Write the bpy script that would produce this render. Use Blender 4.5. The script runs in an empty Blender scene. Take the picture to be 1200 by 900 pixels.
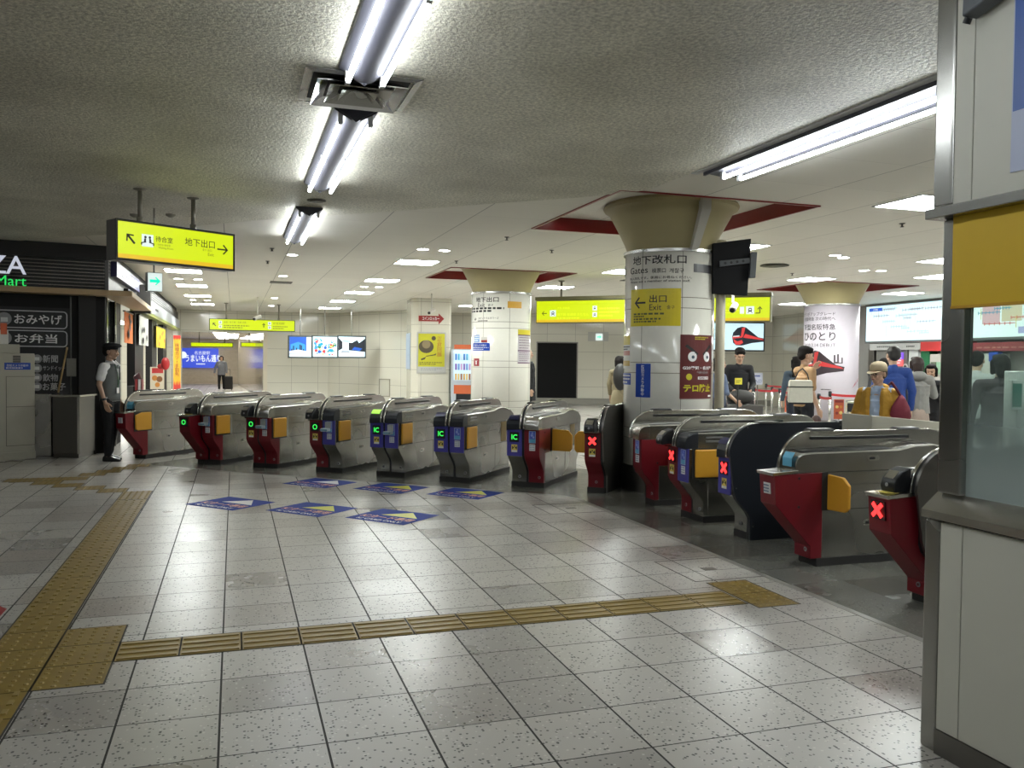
import bpy, bmesh, math, random
from mathutils import Vector, Matrix
from mathutils.geometry import delaunay_2d_cdt
random.seed(7)
C = bpy.context.scene
COL = C.collection
PI = math.pi

# ------------------------------------------------------------------ camera
FPX, YAW, PIT, ROL, CH = 989.2, 0.31814, 0.02656, 0.01128, 1.492
_f = Vector((math.sin(YAW)*math.cos(PIT), math.cos(YAW)*math.cos(PIT), -math.sin(PIT)))
_r0 = Vector((math.cos(YAW), -math.sin(YAW), 0)); _u0 = _r0.cross(_f)
_r = _r0*math.cos(ROL)+_u0*math.sin(ROL); _u = _u0*math.cos(ROL)-_r0*math.sin(ROL)
cam = bpy.data.objects.new('camera', bpy.data.cameras.new('camera')); COL.objects.link(cam)
cam.data.sensor_width = 36; cam.data.lens = FPX/1200*36; cam.data.clip_start = .05; cam.data.clip_end = 200
cam.matrix_world = Matrix(((_r.x, _u.x, -_f.x, 0), (_r.y, _u.y, -_f.y, 0), (_r.z, _u.z, -_f.z, CH), (0, 0, 0, 1)))
C.camera = cam
C.view_settings.view_transform = 'Standard'; C.view_settings.look = 'None'
C.view_settings.gamma = 1; C.view_settings.use_curve_mapping = False
C.view_settings.exposure = 1.12
K_TUBE, K_PANEL, K_SIGN, K_SCREEN = 14.5, 31.0, .42, .38
w = bpy.data.worlds.new('world'); C.world = w; w.use_nodes = True
w.node_tree.nodes['Background'].inputs[0].default_value = (.86, .92, .9, 1)
w.node_tree.nodes['Background'].inputs[1].default_value = .35

# measuring rays of the surveyed viewpoint
EYE = Vector((0, 0, CH))
def ray(x, y): return _f*FPX + _r*(x-600) - _u*(y-450)
def onz(x, y, z=0.0):
    d = ray(x, y); return EYE + d*((z-CH)/d.z)

# ------------------------------------------------------------------ materials
MATS = {}
def nodes(m): return m.node_tree.nodes, m.node_tree.links
def mat(name, col, rough=.5, metal=0., emit=None, k=1., spec=None, noise=0., bump=0., scale=20., trans=0., coat=0.):
    if name in MATS: return MATS[name]
    m = bpy.data.materials.new(name); m.use_nodes = True; N, L = nodes(m); b = N['Principled BSDF']
    b.inputs['Base Color'].default_value = (*col, 1); b.inputs['Roughness'].default_value = rough
    b.inputs['Metallic'].default_value = metal
    if spec is not None: b.inputs['Specular IOR Level'].default_value = spec
    if coat: b.inputs['Coat Weight'].default_value = coat
    if emit: b.inputs['Emission Color'].default_value = (*emit, 1); b.inputs['Emission Strength'].default_value = k
    if trans: b.inputs['Transmission Weight'].default_value = trans
    t = N.new('ShaderNodeTexCoord'); n = N.new('ShaderNodeTexNoise'); n.inputs['Scale'].default_value = scale; n.inputs['Detail'].default_value = 4
    L.new(t.outputs['Object'], n.inputs['Vector'])
    mx = N.new('ShaderNodeMix'); mx.data_type = 'RGBA'; mx.blend_type = 'MULTIPLY'; mx.inputs[0].default_value = noise or .06
    mx.inputs[6].default_value = (*col, 1); L.new(n.outputs['Fac'], mx.inputs[7]); L.new(mx.outputs[2], b.inputs['Base Color'])
    if bump:
        bp = N.new('ShaderNodeBump'); bp.inputs['Strength'].default_value = bump; bp.inputs['Distance'].default_value = .01
        L.new(n.outputs['Fac'], bp.inputs['Height']); L.new(bp.outputs[0], b.inputs['Normal'])
    MATS[name] = m; return m
def brushed(name, col, rough, axis=2, amt=.05):
    m = mat(name, col, rough, 1.0, scale=3); N, L = nodes(m); b = N['Principled BSDF']
    t = N.new('ShaderNodeTexCoord'); mp = N.new('ShaderNodeMapping'); n = N.new('ShaderNodeTexNoise')
    sc = [90, 90, 90]; sc[axis] = 2.5
    mp.inputs['Scale'].default_value = sc; n.inputs['Scale'].default_value = 1; n.inputs['Detail'].default_value = 3
    L.new(t.outputs['Object'], mp.inputs[0]); L.new(mp.outputs[0], n.inputs['Vector'])
    n2 = N.new('ShaderNodeTexNoise'); n2.inputs['Scale'].default_value = 1.6; n2.inputs['Detail'].default_value = 2
    L.new(t.outputs['Object'], n2.inputs['Vector'])
    r = N.new('ShaderNodeMapRange'); r.inputs['To Min'].default_value = rough-amt; r.inputs['To Max'].default_value = rough+amt
    L.new(n2.outputs['Fac'], r.inputs['Value']); L.new(r.outputs[0], b.inputs['Roughness'])
    b.inputs['Anisotropic'].default_value = .4
    return m
def rgb(h): 
    v = [int(h[i:i+2], 16)/255 for i in (0, 2, 4)]
    return tuple(c/12.92 if c <= .04045 else ((c+.055)/1.055)**2.4 for c in v)
STEEL = brushed('stainless', (.38, .375, .35), .26, amt=.08)
STEELH = brushed('stainless_rail', (.58, .57, .53), .22, 1)
DSTEEL = brushed('dark_steel', (.20, .19, .175), .38)
CHROME = mat('chrome', (.8, .8, .8), .12, 1)
BLACK = mat('black_plastic', (.012, .013, .015), .3)
BLACKM = mat('black_matt', (.02, .019, .018), .6)
NAVY = mat('navy_black_panel', (.018, .021, .027), .33)
RED = mat('gate_red', (.17, .0045, .012), .38)
BLUE = mat('gate_blue', (.06, .055, .32), .35)
YEL = mat('flap_yellow', (.72, .36, .03), .38, bump=.05, scale=60)
SEAM = mat('seam_dark', (.03, .028, .025), .7)
WHITE = mat('white_print', (.8, .8, .8), .4)
GREYP = mat('grey_print', (.30, .30, .31), .5)
INK = mat('ink', (.015, .015, .014), .5)
LBLUE = mat('sticker_light_blue', (.12, .42, .62), .4)
SBLUE = mat('sticker_blue', (.08, .13, .55), .4)
SYEL = mat('sticker_yellow', (.75, .6, .12), .4)
BEIGE = mat('beige_cabinet', (.42, .40, .32), .5, scale=6, noise=.15)
GRASS = mat('led_green', (.02, .3, .05), .5, emit=(.05, 1, .12), k=.55)
LRED = mat('led_red', (.6, .02, .02), .5, emit=(1, .03, .03), k=1.3)
TUBE = mat('fluorescent_tube', (1, 1, 1), .5, emit=(.90, .96, 1), k=K_TUBE)
PANEL = mat('light_panel', (1, 1, 1), .5, emit=(.95, 1, .97), k=K_PANEL)
DLIGHT = mat('downlight_glow', (1, 1, 1), .5, emit=(1, .96, .88), k=K_PANEL)
SIGNY = mat('sign_yellow_lit', (.06, .07, .0), .4, emit=(.74, .92, .0), k=K_SIGN)
SIGNO = mat('sign_amber_lit', (.1, .08, .02), .4, emit=(.85, .55, .0), k=K_SIGN)
SIGNW = mat('sign_white_lit', (.2, .2, .2), .4, emit=(.85, 1, .95), k=K_SIGN*.95)
GOLD = mat('column_cream_paint', (.40, .345, .175), .55, scale=3, noise=.12)
MAROON = mat('recess_red', (.21, .010, .012), .3)
LAMPG = mat('lamp_housing_grey', (.05, .05, .065), .45)
OAK = mat('canopy_wood', (.45, .32, .17), .5)
CREAM = mat('booth_cream', (.56, .55, .47), .45, scale=4)
SKIN = mat('skin', (.50, .31, .21), .5)
HAIRB = mat('hair_black', (.008, .006, .005), .75, spec=.2)
GLOSSW = mat('gloss_white_screen', (.5, .8, .9), .3, emit=(.72, .93, 1), k=K_SCREEN)

def coordmat(name, build):
    m = bpy.data.materials.new(name); m.use_nodes = True; N, L = nodes(m)
    build(N, L, N['Principled BSDF'], N.new('ShaderNodeTexCoord').outputs['Object']); MATS[name] = m; return m
def vm(N, L, op, a, b=None, out=0):
    n = N.new('ShaderNodeVectorMath'); n.operation = op
    for i, v in enumerate((a, b)):
        if v is None: continue
        if isinstance(v, (tuple, list)): n.inputs[i].default_value = v
        else: L.new(v, n.inputs[i])
    return n.outputs[out]
def mt(N, L, op, a, b=None, c=None):
    n = N.new('ShaderNodeMath'); n.operation = op
    for i, v in enumerate((a, b, c)):
        if v is None: continue
        if isinstance(v, (int, float)): n.inputs[i].default_value = v
        else: L.new(v, n.inputs[i])
    return n.outputs[0]
def mixc(N, L, f, a, b, blend='MIX'):
    n = N.new('ShaderNodeMix'); n.data_type = 'RGBA'; n.blend_type = blend
    for i, v in ((0, f), (6, a), (7, b)):
        if isinstance(v, (int, float)): n.inputs[i].default_value = v
        elif isinstance(v, tuple): n.inputs[i].default_value = (*v, 1)
        else: L.new(v, n.inputs[i])
    return n.outputs[2]
def gridline(N, L, vec, px, py, ox, oy, wx, wy):
    """mask of joints on a rectangular grid and the cell index"""
    s = N.new('ShaderNodeSeparateXYZ'); L.new(vec, s.inputs[0])
    a = mt(N, L, 'DIVIDE', mt(N, L, 'SUBTRACT', s.outputs[0], ox), px); b = mt(N, L, 'DIVIDE', mt(N, L, 'SUBTRACT', s.outputs[1], oy), py)
    def near(v, wd): 
        fr = mt(N, L, 'FRACT', mt(N, L, 'ADD', v, .5)); return mt(N, L, 'LESS_THAN', mt(N, L, 'ABSOLUTE', mt(N, L, 'SUBTRACT', fr, .5)), wd)
    la, lb = near(a, wx/px/2), near(b, wy/py/2)
    cb = N.new('ShaderNodeCombineXYZ'); L.new(mt(N, L, 'FLOOR', a), cb.inputs[0]); L.new(mt(N, L, 'FLOOR', b), cb.inputs[1])
    return la, lb, cb.outputs[0]
def terrazzo(name, base, tint, ox, oy, rot=0., rough=.25, spk=1.0, jx=.007):
    def f(N, L, b, co):
        if rot:
            mp = N.new('ShaderNodeMapping'); mp.inputs['Rotation'].default_value = (0, 0, rot); L.new(co, mp.inputs[0]); co = mp.outputs[0]
        la, lb, cell = gridline(N, L, co, .4, .4, ox, oy, jx, .007)
        wn = N.new('ShaderNodeTexWhiteNoise'); L.new(cell, wn.inputs['Vector'])
        r = N.new('ShaderNodeValToRGB'); L.new(wn.outputs['Value'], r.inputs[0])
        e = r.color_ramp.elements; e[0].color = (*[c*.60 for c in base], 1); e[1].color = (*[c*1.0 for c in base], 1)
        e[0].position = .0
        for p_, k_ in ((.13, (.66, .60, .56)), (.22, (.86, .85, .84)), (.6, (.98, .98, .96))):
            q = e.new(p_); q.color = (*[c*d for c, d in zip(base, k_)], 1)
        c = mixc(N, L, .25, r.outputs[0], mixc(N, L, wn.outputs['Value'], tint, base))
        v = N.new('ShaderNodeTexVoronoi'); v.inputs['Scale'].default_value = 72; L.new(co, v.inputs['Vector'])
        sx = N.new('ShaderNodeSeparateColor'); L.new(v.outputs['Color'], sx.inputs[0])
        near = mt(N, L, 'LESS_THAN', v.outputs['Distance'], .42)
        dk = mt(N, L, 'MULTIPLY', near, mt(N, L, 'LESS_THAN', sx.outputs[0], .17)); lt = mt(N, L, 'MULTIPLY', near, mt(N, L, 'GREATER_THAN', sx.outputs[0], .93))
        c = mixc(N, L, .12, c, (.5, .5, .5), 'MULTIPLY')
        c = mixc(N, L, mt(N, L, 'MULTIPLY', dk, .95*spk), c, (.02, .017, .015)); c = mixc(N, L, mt(N, L, 'MULTIPLY', lt, .6*spk), c, (.62, .60, .55))
        n3 = N.new('ShaderNodeTexNoise'); n3.inputs['Scale'].default_value = .9; n3.inputs['Detail'].default_value = 5; L.new(co, n3.inputs['Vector'])
        c = mixc(N, L, .5, c, mixc(N, L, n3.outputs['Fac'], (.74, .74, .73), (1, 1, 1)), 'MULTIPLY')
        j = mt(N, L, 'MAXIMUM', la, mt(N, L, 'MULTIPLY', lb, .95)); c = mixc(N, L, j, c, (.02, .018, .015))
        L.new(c, b.inputs['Base Color'])
        rr = mt(N, L, 'MULTIPLY_ADD', n3.outputs['Fac'], .16, rough-.05); rr = mt(N, L, 'ADD', rr, mt(N, L, 'MULTIPLY', wn.outputs['Value'], .06)); rr = mt(N, L, 'ADD', rr, mt(N, L, 'MULTIPLY', j, .5))
        L.new(rr, b.inputs['Roughness'])
        # slightly tilted tiles and joints
        bp = N.new('ShaderNodeBump'); bp.inputs['Strength'].default_value = .25; bp.inputs['Distance'].default_value = .004
        L.new(mt(N, L, 'SUBTRACT', 1.0, j), bp.inputs['Height']); L.new(bp.outputs[0], b.inputs['Normal'])
    return coordmat(name, f)
FLOOR = terrazzo('floor_terrazzo', (.47, .45, .415), (.44, .415, .385), -.4532, 4.1038, jx=.009)
FLOORD = terrazzo('floor_dark_granite', (.155, .155, .135), (.13, .13, .115), 0, 0, rot=math.radians(0), rough=.17, spk=.25, jx=.0035)
def ceil_panels(N, L, b, co):
    la, lb, cell = gridline(N, L, co, .935, .935, -.13, .22, .009, .004)
    wn = N.new('ShaderNodeTexWhiteNoise'); L.new(cell, wn.inputs['Vector'])
    c = mixc(N, L, mt(N, L, 'MULTIPLY', wn.outputs['Value'], .35), (.72, .69, .61), (.62, .59, .52))
    c = mixc(N, L, mt(N, L, 'MULTIPLY', la, .8), c, (.06, .055, .045)); c = mixc(N, L, mt(N, L, 'MULTIPLY', lb, .45), c, (.1, .09, .075))
    L.new(c, b.inputs['Base Color']); b.inputs['Roughness'].default_value = .55
CEILP = coordmat('ceiling_panels', ceil_panels)
def stucco(N, L, b, co):
    n = N.new('ShaderNodeTexNoise'); n.inputs['Scale'].default_value = 42; n.inputs['Detail'].default_value = 5; n.inputs['Roughness'].default_value = .65; L.new(co, n.inputs['Vector'])
    n2 = N.new('ShaderNodeTexNoise'); n2.inputs['Scale'].default_value = .8; n2.inputs['Detail'].default_value = 6; L.new(co, n2.inputs['Vector'])
    r = N.new('ShaderNodeValToRGB'); L.new(n2.outputs['Fac'], r.inputs[0]); e = r.color_ramp.elements
    e[0].position = .3; e[0].color = (.50, .475, .385, 1); e[1].position = .62; e[1].color = (.78, .75, .63, 1)
    g = N.new('ShaderNodeMapRange'); g.inputs['From Min'].default_value = .38; g.inputs['From Max'].default_value = .62; g.inputs['To Min'].default_value = .45; g.inputs['To Max'].default_value = 1.15; L.new(n.outputs['Fac'], g.inputs[0])
    c = mixc(N, L, .75, r.outputs[0], g.outputs[0], 'MULTIPLY')  # relief shading of the grain also painted into the colour
    L.new(c, b.inputs['Base Color']); b.inputs['Roughness'].default_value = .5
    bp = N.new('ShaderNodeBump'); bp.inputs['Strength'].default_value = 1; bp.inputs['Distance'].default_value = .014
    L.new(n.outputs['Fac'], bp.inputs['Height']); L.new(bp.outputs[0], b.inputs['Normal'])
STUCCO = coordmat('ceiling_stucco', stucco)
def tilewall(name, base, ph, pw, rough=.12, dark=.5, oz=0., axis='x'):
    def f(N, L, b, co):
        s = N.new('ShaderNodeSeparateXYZ'); L.new(co, s.inputs[0]); cb = N.new('ShaderNodeCombineXYZ')
        L.new(s.outputs[0 if axis == 'x' else 1], cb.inputs[0]); L.new(s.outputs[2], cb.inputs[1])
        la, lb, cell = gridline(N, L, cb.outputs[0], pw, ph, .1, oz, .012, .012)
        wn = N.new('ShaderNodeTexWhiteNoise'); L.new(cell, wn.inputs['Vector'])
        c = mixc(N, L, mt(N, L, 'MULTIPLY', wn.outputs['Value'], .5), base, tuple(x*.9 for x in base))
        c = mixc(N, L, mt(N, L, 'MULTIPLY', mt(N, L, 'MAXIMUM', la, lb), dark), c, (.06, .055, .045)); L.new(c, b.inputs['Base Color']); b.inputs['Roughness'].default_value = rough
    return coordmat(name, f)
WTILE = tilewall('wall_cream_tile', (.59, .565, .475), .62, .95)
WTILEY = tilewall('wall_cream_tile_side', (.59, .565, .475), .62, .95, axis='y')
CTILE = mat('column_glazed_tile', (.76, .745, .67), .10)
def mosaic(N, L, b, co):
    s = N.new('ShaderNodeSeparateXYZ'); L.new(co, s.inputs[0]); cb = N.new('ShaderNodeCombineXYZ'); L.new(mt(N, L, 'ADD', s.outputs[0], s.outputs[1]), cb.inputs[0]); L.new(s.outputs[2], cb.inputs[1])
    br = N.new('ShaderNodeTexBrick'); L.new(cb.outputs[0], br.inputs[0]); br.inputs['Scale'].default_value = 4; br.inputs['Color1'].default_value = (.58, .50, .38, 1); br.inputs['Color2'].default_value = (.50, .43, .32, 1); br.inputs['Mortar'].default_value = (.32, .28, .21, 1)
    L.new(br.outputs[0], b.inputs['Base Color'])
BRICK = coordmat('corridor_brick', mosaic)
def tactile(N, L, b, co):
    n = N.new('ShaderNodeTexNoise'); n.inputs['Scale'].default_value = 9; n.inputs['Detail'].default_value = 6; L.new(co, n.inputs['Vector'])
    c = mixc(N, L, n.outputs['Fac'], (.15, .095, .014), (.27, .18, .028)); L.new(c, b.inputs['Base Color']); b.inputs['Roughness'].default_value = .45
TACT = coordmat('tactile_ochre', tactile)

# ------------------------------------------------------------------ mesh helpers
class MB:
    def __init__(s): s.v = []; s.f = []
    def poly(s, pts, faces):
        o = len(s.v); s.v += [Vector(p) for p in pts]; s.f += [[i+o for i in f] for f in faces]; return s
    def box(s, x0, x1, y0, y1, z0, z1):
        return s.poly([(x0, y0, z0), (x1, y0, z0), (x1, y1, z0), (x0, y1, z0), (x0, y0, z1), (x1, y0, z1), (x1, y1, z1), (x0, y1, z1)],
                      [[0, 3, 2, 1], [4, 5, 6, 7], [0, 1, 5, 4], [1, 2, 6, 5], [2, 3, 7, 6], [3, 0, 4, 7]])
    def prism(s, pts, fn0, fn1):
        """closed outline pts (a,b), fn0/fn1 give the two end positions"""
        n = len(pts); s.poly([fn0(*p) for p in pts]+[fn1(*p) for p in pts],
              [list(range(n))[::-1], list(range(n, 2*n))]+[[i, (i+1) % n, n+(i+1) % n, n+i] for i in range(n)]); return s
    def px(s, pts, x0, x1): return s.prism(pts, lambda a, b: (x0, a, b), lambda a, b: (x1, a, b))
    def py(s, pts, y0, y1): return s.prism(pts, lambda a, b: (a, y0, b), lambda a, b: (a, y1, b))
    def pz(s, pts, z0, z1): return s.prism(pts, lambda a, b: (a, b, z0), lambda a, b: (a, b, z1))
    def loft(s, secs):
        n = len(secs[0]); o = len(s.v)
        for q in secs: s.v += [Vector(p) for p in q]
        s.f.append([o+i for i in range(n)][::-1]); s.f.append([o+(len(secs)-1)*n+i for i in range(n)])
        for k in range(len(secs)-1):
            for i in range(n): s.f.append([o+k*n+i, o+k*n+(i+1) % n, o+(k+1)*n+(i+1) % n, o+(k+1)*n+i])
        return s
    def lathe(s, prof, c=(0, 0, 0), n=24, sx=1, sy=1):
        c = Vector(c); secs = [[c+Vector((r*sx*math.cos(2*PI*i/n), r*sy*math.sin(2*PI*i/n), z)) for i in range(n)] for r, z in prof]; return s.loft(secs)
    def cyl(s, p0, p1, r, n=12, r1=None):
        p0, p1 = Vector(p0), Vector(p1); d = (p1-p0).normalized(); a = d.orthogonal().normalized(); b = d.cross(a)
        r1 = r if r1 is None else r1
        return s.loft([[p+(a*math.cos(2*PI*i/n)+b*math.sin(2*PI*i/n))*q for i in range(n)] for p, q in ((p0, r), (p1, r1))])
    def cone(s, p0, r0, p1, r1, n=12, sq=1.0, up=None):
        """tapered limb with rounded ends"""
        p0, p1 = Vector(p0), Vector(p1); d = (p1-p0); l = d.length; d = d/l if l > 1e-6 else Vector((0, 0, 1)); a = d.orthogonal().normalized(); b = d.cross(a)
        secs = []
        for t in (-.98, -.8, -.45): k = math.sqrt(1-t*t); secs.append((p0+d*r0*t, r0*k))
        secs.append((p0, r0)); secs.append((p1, r1))
        for t in (.45, .8, .98): k = math.sqrt(1-t*t); secs.append((p1+d*r1*t, r1*k))
        return s.loft([[p+(a*math.cos(2*PI*i/n)+b*math.sin(2*PI*i/n))*q for i in range(n)] for p, q in secs])
    def ell(s, c, r, n=16, m=10, rot=None):
        c = Vector(c); R = rot or Matrix.Identity(3)
        return s.loft([[c+R@Vector((r[0]*math.sin(t)*math.cos(2*PI*i/n), r[1]*math.sin(t)*math.sin(2*PI*i/n), r[2]*math.cos(t))) for i in range(n)]
                       for t in [PI-(.04+(PI-.08)*k/(m-1)) for k in range(m)]])
    def tube(s, pts, r, n=8):
        for a, b in zip(pts, pts[1:]): s.cone(a, r, b, r, n)
        return s
    def map(s, fn): s.v = [Vector(fn(*p)) for p in s.v]; return s
    def mesh(s, name, m, smooth=False):
        me = bpy.data.meshes.new(name); me.from_pydata([tuple(p) for p in s.v], [], s.f); me.update()
        bm = bmesh.new(); bm.from_mesh(me); bmesh.ops.recalc_face_normals(bm, faces=bm.faces); bm.to_mesh(me); bm.free()
        if m: me.materials.append(m)
        if smooth:
            for p in me.polygons: p.use_smooth = True
        return me
def mw(o): return Matrix.LocRotScale(o.location, o.rotation_euler, o.scale) if not o.parent else mw(o.parent)@o.matrix_parent_inverse@Matrix.LocRotScale(o.location, o.rotation_euler, o.scale)
def add(name, me, parent=None, local=False):
    o = bpy.data.objects.new(name, me); COL.objects.link(o)
    if parent:
        o.parent = parent
        if not local: o.matrix_parent_inverse = mw(parent).inverted()
    return o
def obj(name, mb, m, parent=None, local=False, smooth=False, bevel=0., seg=2, label=None):
    o = add(name, mb.mesh(name, m, smooth or bevel > 0), parent, local)
    if bevel:
        b = o.modifiers.new('bevel', 'BEVEL'); b.width = bevel; b.segments = seg; b.limit_method = 'ANGLE'; b.angle_limit = .6; b.harden_normals = True
    elif smooth: 
        try: o.data.shade_auto = True
        except Exception: pass
    if label: o['label'] = label
    return o
def sharp(o, ang=.6):
    for p in o.data.polygons: p.use_smooth = True
    bm = bmesh.new(); bm.from_mesh(o.data)
    for e in bm.edges:
        if len(e.link_faces) == 2 and e.calc_face_angle(0) > ang: e.smooth = False
    bm.to_mesh(o.data); bm.free(); return o
def tag(o, label, cat, group=None):
    o['label'] = label; o['category'] = cat
    if group: o['group'] = group
    return o
def thing(name, label, cat, loc=(0, 0, 0), rz=0., group=None):
    o = bpy.data.objects.new(name, None); COL.objects.link(o); o.location = loc; o.rotation_euler = (0, 0, rz); o.empty_display_size = .1
    return tag(o, label, cat, group)
def struct(name, mb, m, parent=None, smooth=False, bevel=0., label=None, cat=None):
    o = obj(name, mb, m, parent, smooth=smooth, bevel=bevel); 
    if not parent: o['kind'] = 'structure'
    if label: o['label'] = label
    if cat: o['category'] = cat
    return o
def copy_tree(o, parent=None):
    c = o.copy(); COL.objects.link(c); c.parent = parent
    for ch in list(o.children): copy_tree(ch, c)
    return c

# mapped surfaces: P(a, b, w) gives a point a along, b up, w out of the surface
class Pl:
    def __init__(s, o, u, n=None, up=(0, 0, 1)):
        s.o = Vector(o); s.u = Vector(u).normalized(); s.up = Vector(up); s.n = Vector(n).normalized() if n else s.u.cross(s.up).normalized()
    def P(s, a, b, w=0): return s.o+s.u*a+s.up*b+s.n*w
    def px(s, x, y):
        d = ray(x, y); p = EYE+d*((s.o-EYE).dot(s.n)/d.dot(s.n)); q = p-s.o; return q.dot(s.u), q.dot(s.up)
    def rect(s, x0, y0, x1, y1): 
        a0, b0 = s.px(x0, (y0+y1)/2)[0], s.px((x0+x1)/2, y1)[1]; return a0, b0, s.px(x1, (y0+y1)/2)[0], s.px((x0+x1)/2, y0)[1]
class Cy(Pl):
    def __init__(s, c, R): s.c = Vector(c); s.R = R; s.t0 = math.atan2(-s.c.y, -s.c.x)
    def P(s, a, b, w=0):
        t = s.t0+a/s.R; return Vector((s.c.x+(s.R+w)*math.cos(t), s.c.y+(s.R+w)*math.sin(t), b))
    def px(s, x, y):
        d = ray(x, y); p = Vector((d.x, d.y)); c = Vector((s.c.x, s.c.y)); A = p.dot(p); B = -2*p.dot(c); D = c.dot(c)-s.R**2
        disc = max(0, B*B-4*A*D); t = (-B-math.sqrt(disc))/(2*A); q = EYE+d*t
        a = math.atan2(q.y-s.c.y, q.x-s.c.x)-s.t0; a = (a+PI) % (2*PI)-PI; return a*s.R, q.z
def slab(mb, S, a0, b0, a1, b1, w0=0., w1=.004, n=None):
    n = n or (max(2, int(abs(a1-a0)/.04)) if isinstance(S, Cy) else 1); 
    return mb.loft([[S.P(a, b0, w0), S.P(a, b1, w0), S.P(a, b1, w1), S.P(a, b0, w1)] for a in [a0+(a1-a0)*i/n for i in range(n+1)]])
def _clip(pts, c, keep):
    out = []
    for (p, q) in zip(pts, pts[1:]+pts[:1]):
        ip, iq = (p[0] >= c) == keep, (q[0] >= c) == keep
        if ip: out.append(p)
        if ip != iq: f = (c-p[0])/(q[0]-p[0]); out.append((c, p[1]+(q[1]-p[1])*f))
    return out
def poly_on(mb, S, pts, w0, w1):
    if isinstance(S, Cy):
        lo, hi = min(p[0] for p in pts), max(p[0] for p in pts); n = int((hi-lo)/.05)+1
        for i in range(n):
            q = list(pts)
            if i > 0: q = _clip(q, lo+(hi-lo)*i/n, True)
            if i < n-1 and len(q) > 2: q = _clip(q, lo+(hi-lo)*(i+1)/n, False)
            if len(q) > 2: _poly_flat(mb, S, q, w0, w1)
        return mb
    return _poly_flat(mb, S, pts, w0, w1)
def _poly_flat(mb, S, pts, w0, w1): return mb.prism(pts, lambda a, b: S.P(a, b, w0), lambda a, b: S.P(a, b, w1))
_txt = {}
def text(s, S, a, b, h, m, parent, name='lettering', align='C', bold=0., w=.005, width=None, vert=False, dens=True, local=False, slant=0., rot=0.):
    """writing on a mapped surface: a,b is the centre (or left) of the line, h the capital height, width squeezes it to fit"""
    key = (s, bold, vert)
    if key not in _txt:
        cu = bpy.data.curves.new('t', 'FONT'); cu.body = '\n'.join(s) if vert else s; cu.size = 1; cu.offset = bold; cu.resolution_u = 3
        if vert: cu.space_line = .95
        o = bpy.data.objects.new('t', cu); COL.objects.link(o); bpy.context.view_layer.update()
        me = bpy.data.meshes.new_from_object(o.evaluated_get(bpy.context.evaluated_depsgraph_get())); bpy.data.objects.remove(o)
        V = [(v.co.x, v.co.y) for v in me.vertices]; F = [list(p.vertices) for p in me.polygons]; bpy.data.meshes.remove(me); _txt[key] = (V, F)
    V, F = _txt[key]
    if not V: return None
    x0, x1 = min(v[0] for v in V), max(v[0] for v in V); y0, y1 = min(v[1] for v in V), max(v[1] for v in V)
    k = h/(y1-y0); kx = width/(x1-x0) if width else k
    ax = {'C': (x0+x1)/2, 'L': x0, 'R': x1}[align]; cy = (y0+y1)/2; mb = MB(); cr, sr = math.cos(rot), math.sin(rot)
    def q(v):
        X, Y = (v[0]-ax)*kx+slant*(v[1]-cy)*k, (v[1]-cy)*k; return S.P(a+X*cr-Y*sr, b+X*sr+Y*cr, w)
    mb.v = [q(v) for v in V]; mb.f = [list(f) for f in F]
    me = bpy.data.meshes.new(name); me.from_pydata([tuple(p) for p in mb.v], [], mb.f); me.update(); me.materials.append(m)
    return add(name, me, parent, local)
def bars(S, a0, b0, a1, b1, n, m, parent, name='small_print', w=.005, fill=.45):
    """rows of print too small to read"""
    mb = MB(); rnd = random.Random(int(abs(a0*977+b0*31)*100)); h = (b1-b0)/n
    for i in range(n):
        a = a0; y = b1-(i+.5)*h
        while a < a1:
            L_ = min(a1-a, (a1-a0)*rnd.uniform(.04, .13))
            if L_ > 0: slab(mb, S, a, y-h*fill/2, a+L_*.8, y+h*fill/2, w-.001, w)
            a += L_+(a1-a0)*.01
            if i == n-1 and a > a0+(a1-a0)*.7: break
    return obj(name, mb, m, parent)
def circle(mb, S, a, b, r, w0, w1, n=20, k=1.): return poly_on(mb, S, [(a+r*k*math.cos(2*PI*i/n), b+r*math.sin(2*PI*i/n)) for i in range(n)], w0, w1)
def arrow(S, a, b, s, ang, w0=.003, w1=.005, th=.12):
    """arrow of size s pointing along ang"""
    mb = MB(); c, q = math.cos(ang), math.sin(ang)
    def R(x, y): return (a+(x*c-y*q)*s, b+(x*q+y*c)*s)
    for pts in ([(-.5, -th/2), (.42, -th/2), (.42, th/2), (-.5, th/2)], [(.5, 0), (.08, .42), (.0, .34), (.34, 0)], [(.5, 0), (.34, 0), (.0, -.34), (.08, -.42)]):
        poly_on(mb, S, [R(*p) for p in pts], w0, w1)
    return mb

# ------------------------------------------------------------------ structure
CZ = 3.2
def D30(p, depth=30.): k = (p-600)/989.2*depth; return Vector((_f.x*depth+_r.x*k, _f.y*depth+_r.y*k, 0))
struct('floor', MB().box(-12, 27, -8, 60, -.1, 0), FLOOR, label='speckled grey terrazzo floor tiles across the concourse')
DK = [(3.59, -6), (3.59, 8.5), (3.5, 8.75), (2.6, 9.52), (1.58, 10.38), (.35, 11.36), (-1.2, 12.75), (.4, 14.6), (2.6, 12.6), (5.2, 10.4), (6.3, 8.6), (6.3, -6)]
struct('floor_gate_band', MB().pz(DK, 0, .0015), FLOORD, label='dark granite floor band under the ticket gates')
edge = MB()
for a, b in zip(DK[:7], DK[1:7]):
    a, b = Vector((*a, 0)), Vector((*b, 0)); n = (b-a).cross(Vector((0, 0, 1))).normalized()*-.05
    edge.poly([a, b, b+n, a+n]+[p+Vector((0, 0, .002)) for p in (a, b, b+n, a+n)], [[0, 1, 2, 3], [4, 5, 6, 7], [0, 1, 5, 4], [1, 2, 6, 5], [2, 3, 7, 6], [3, 0, 4, 7]])
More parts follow.
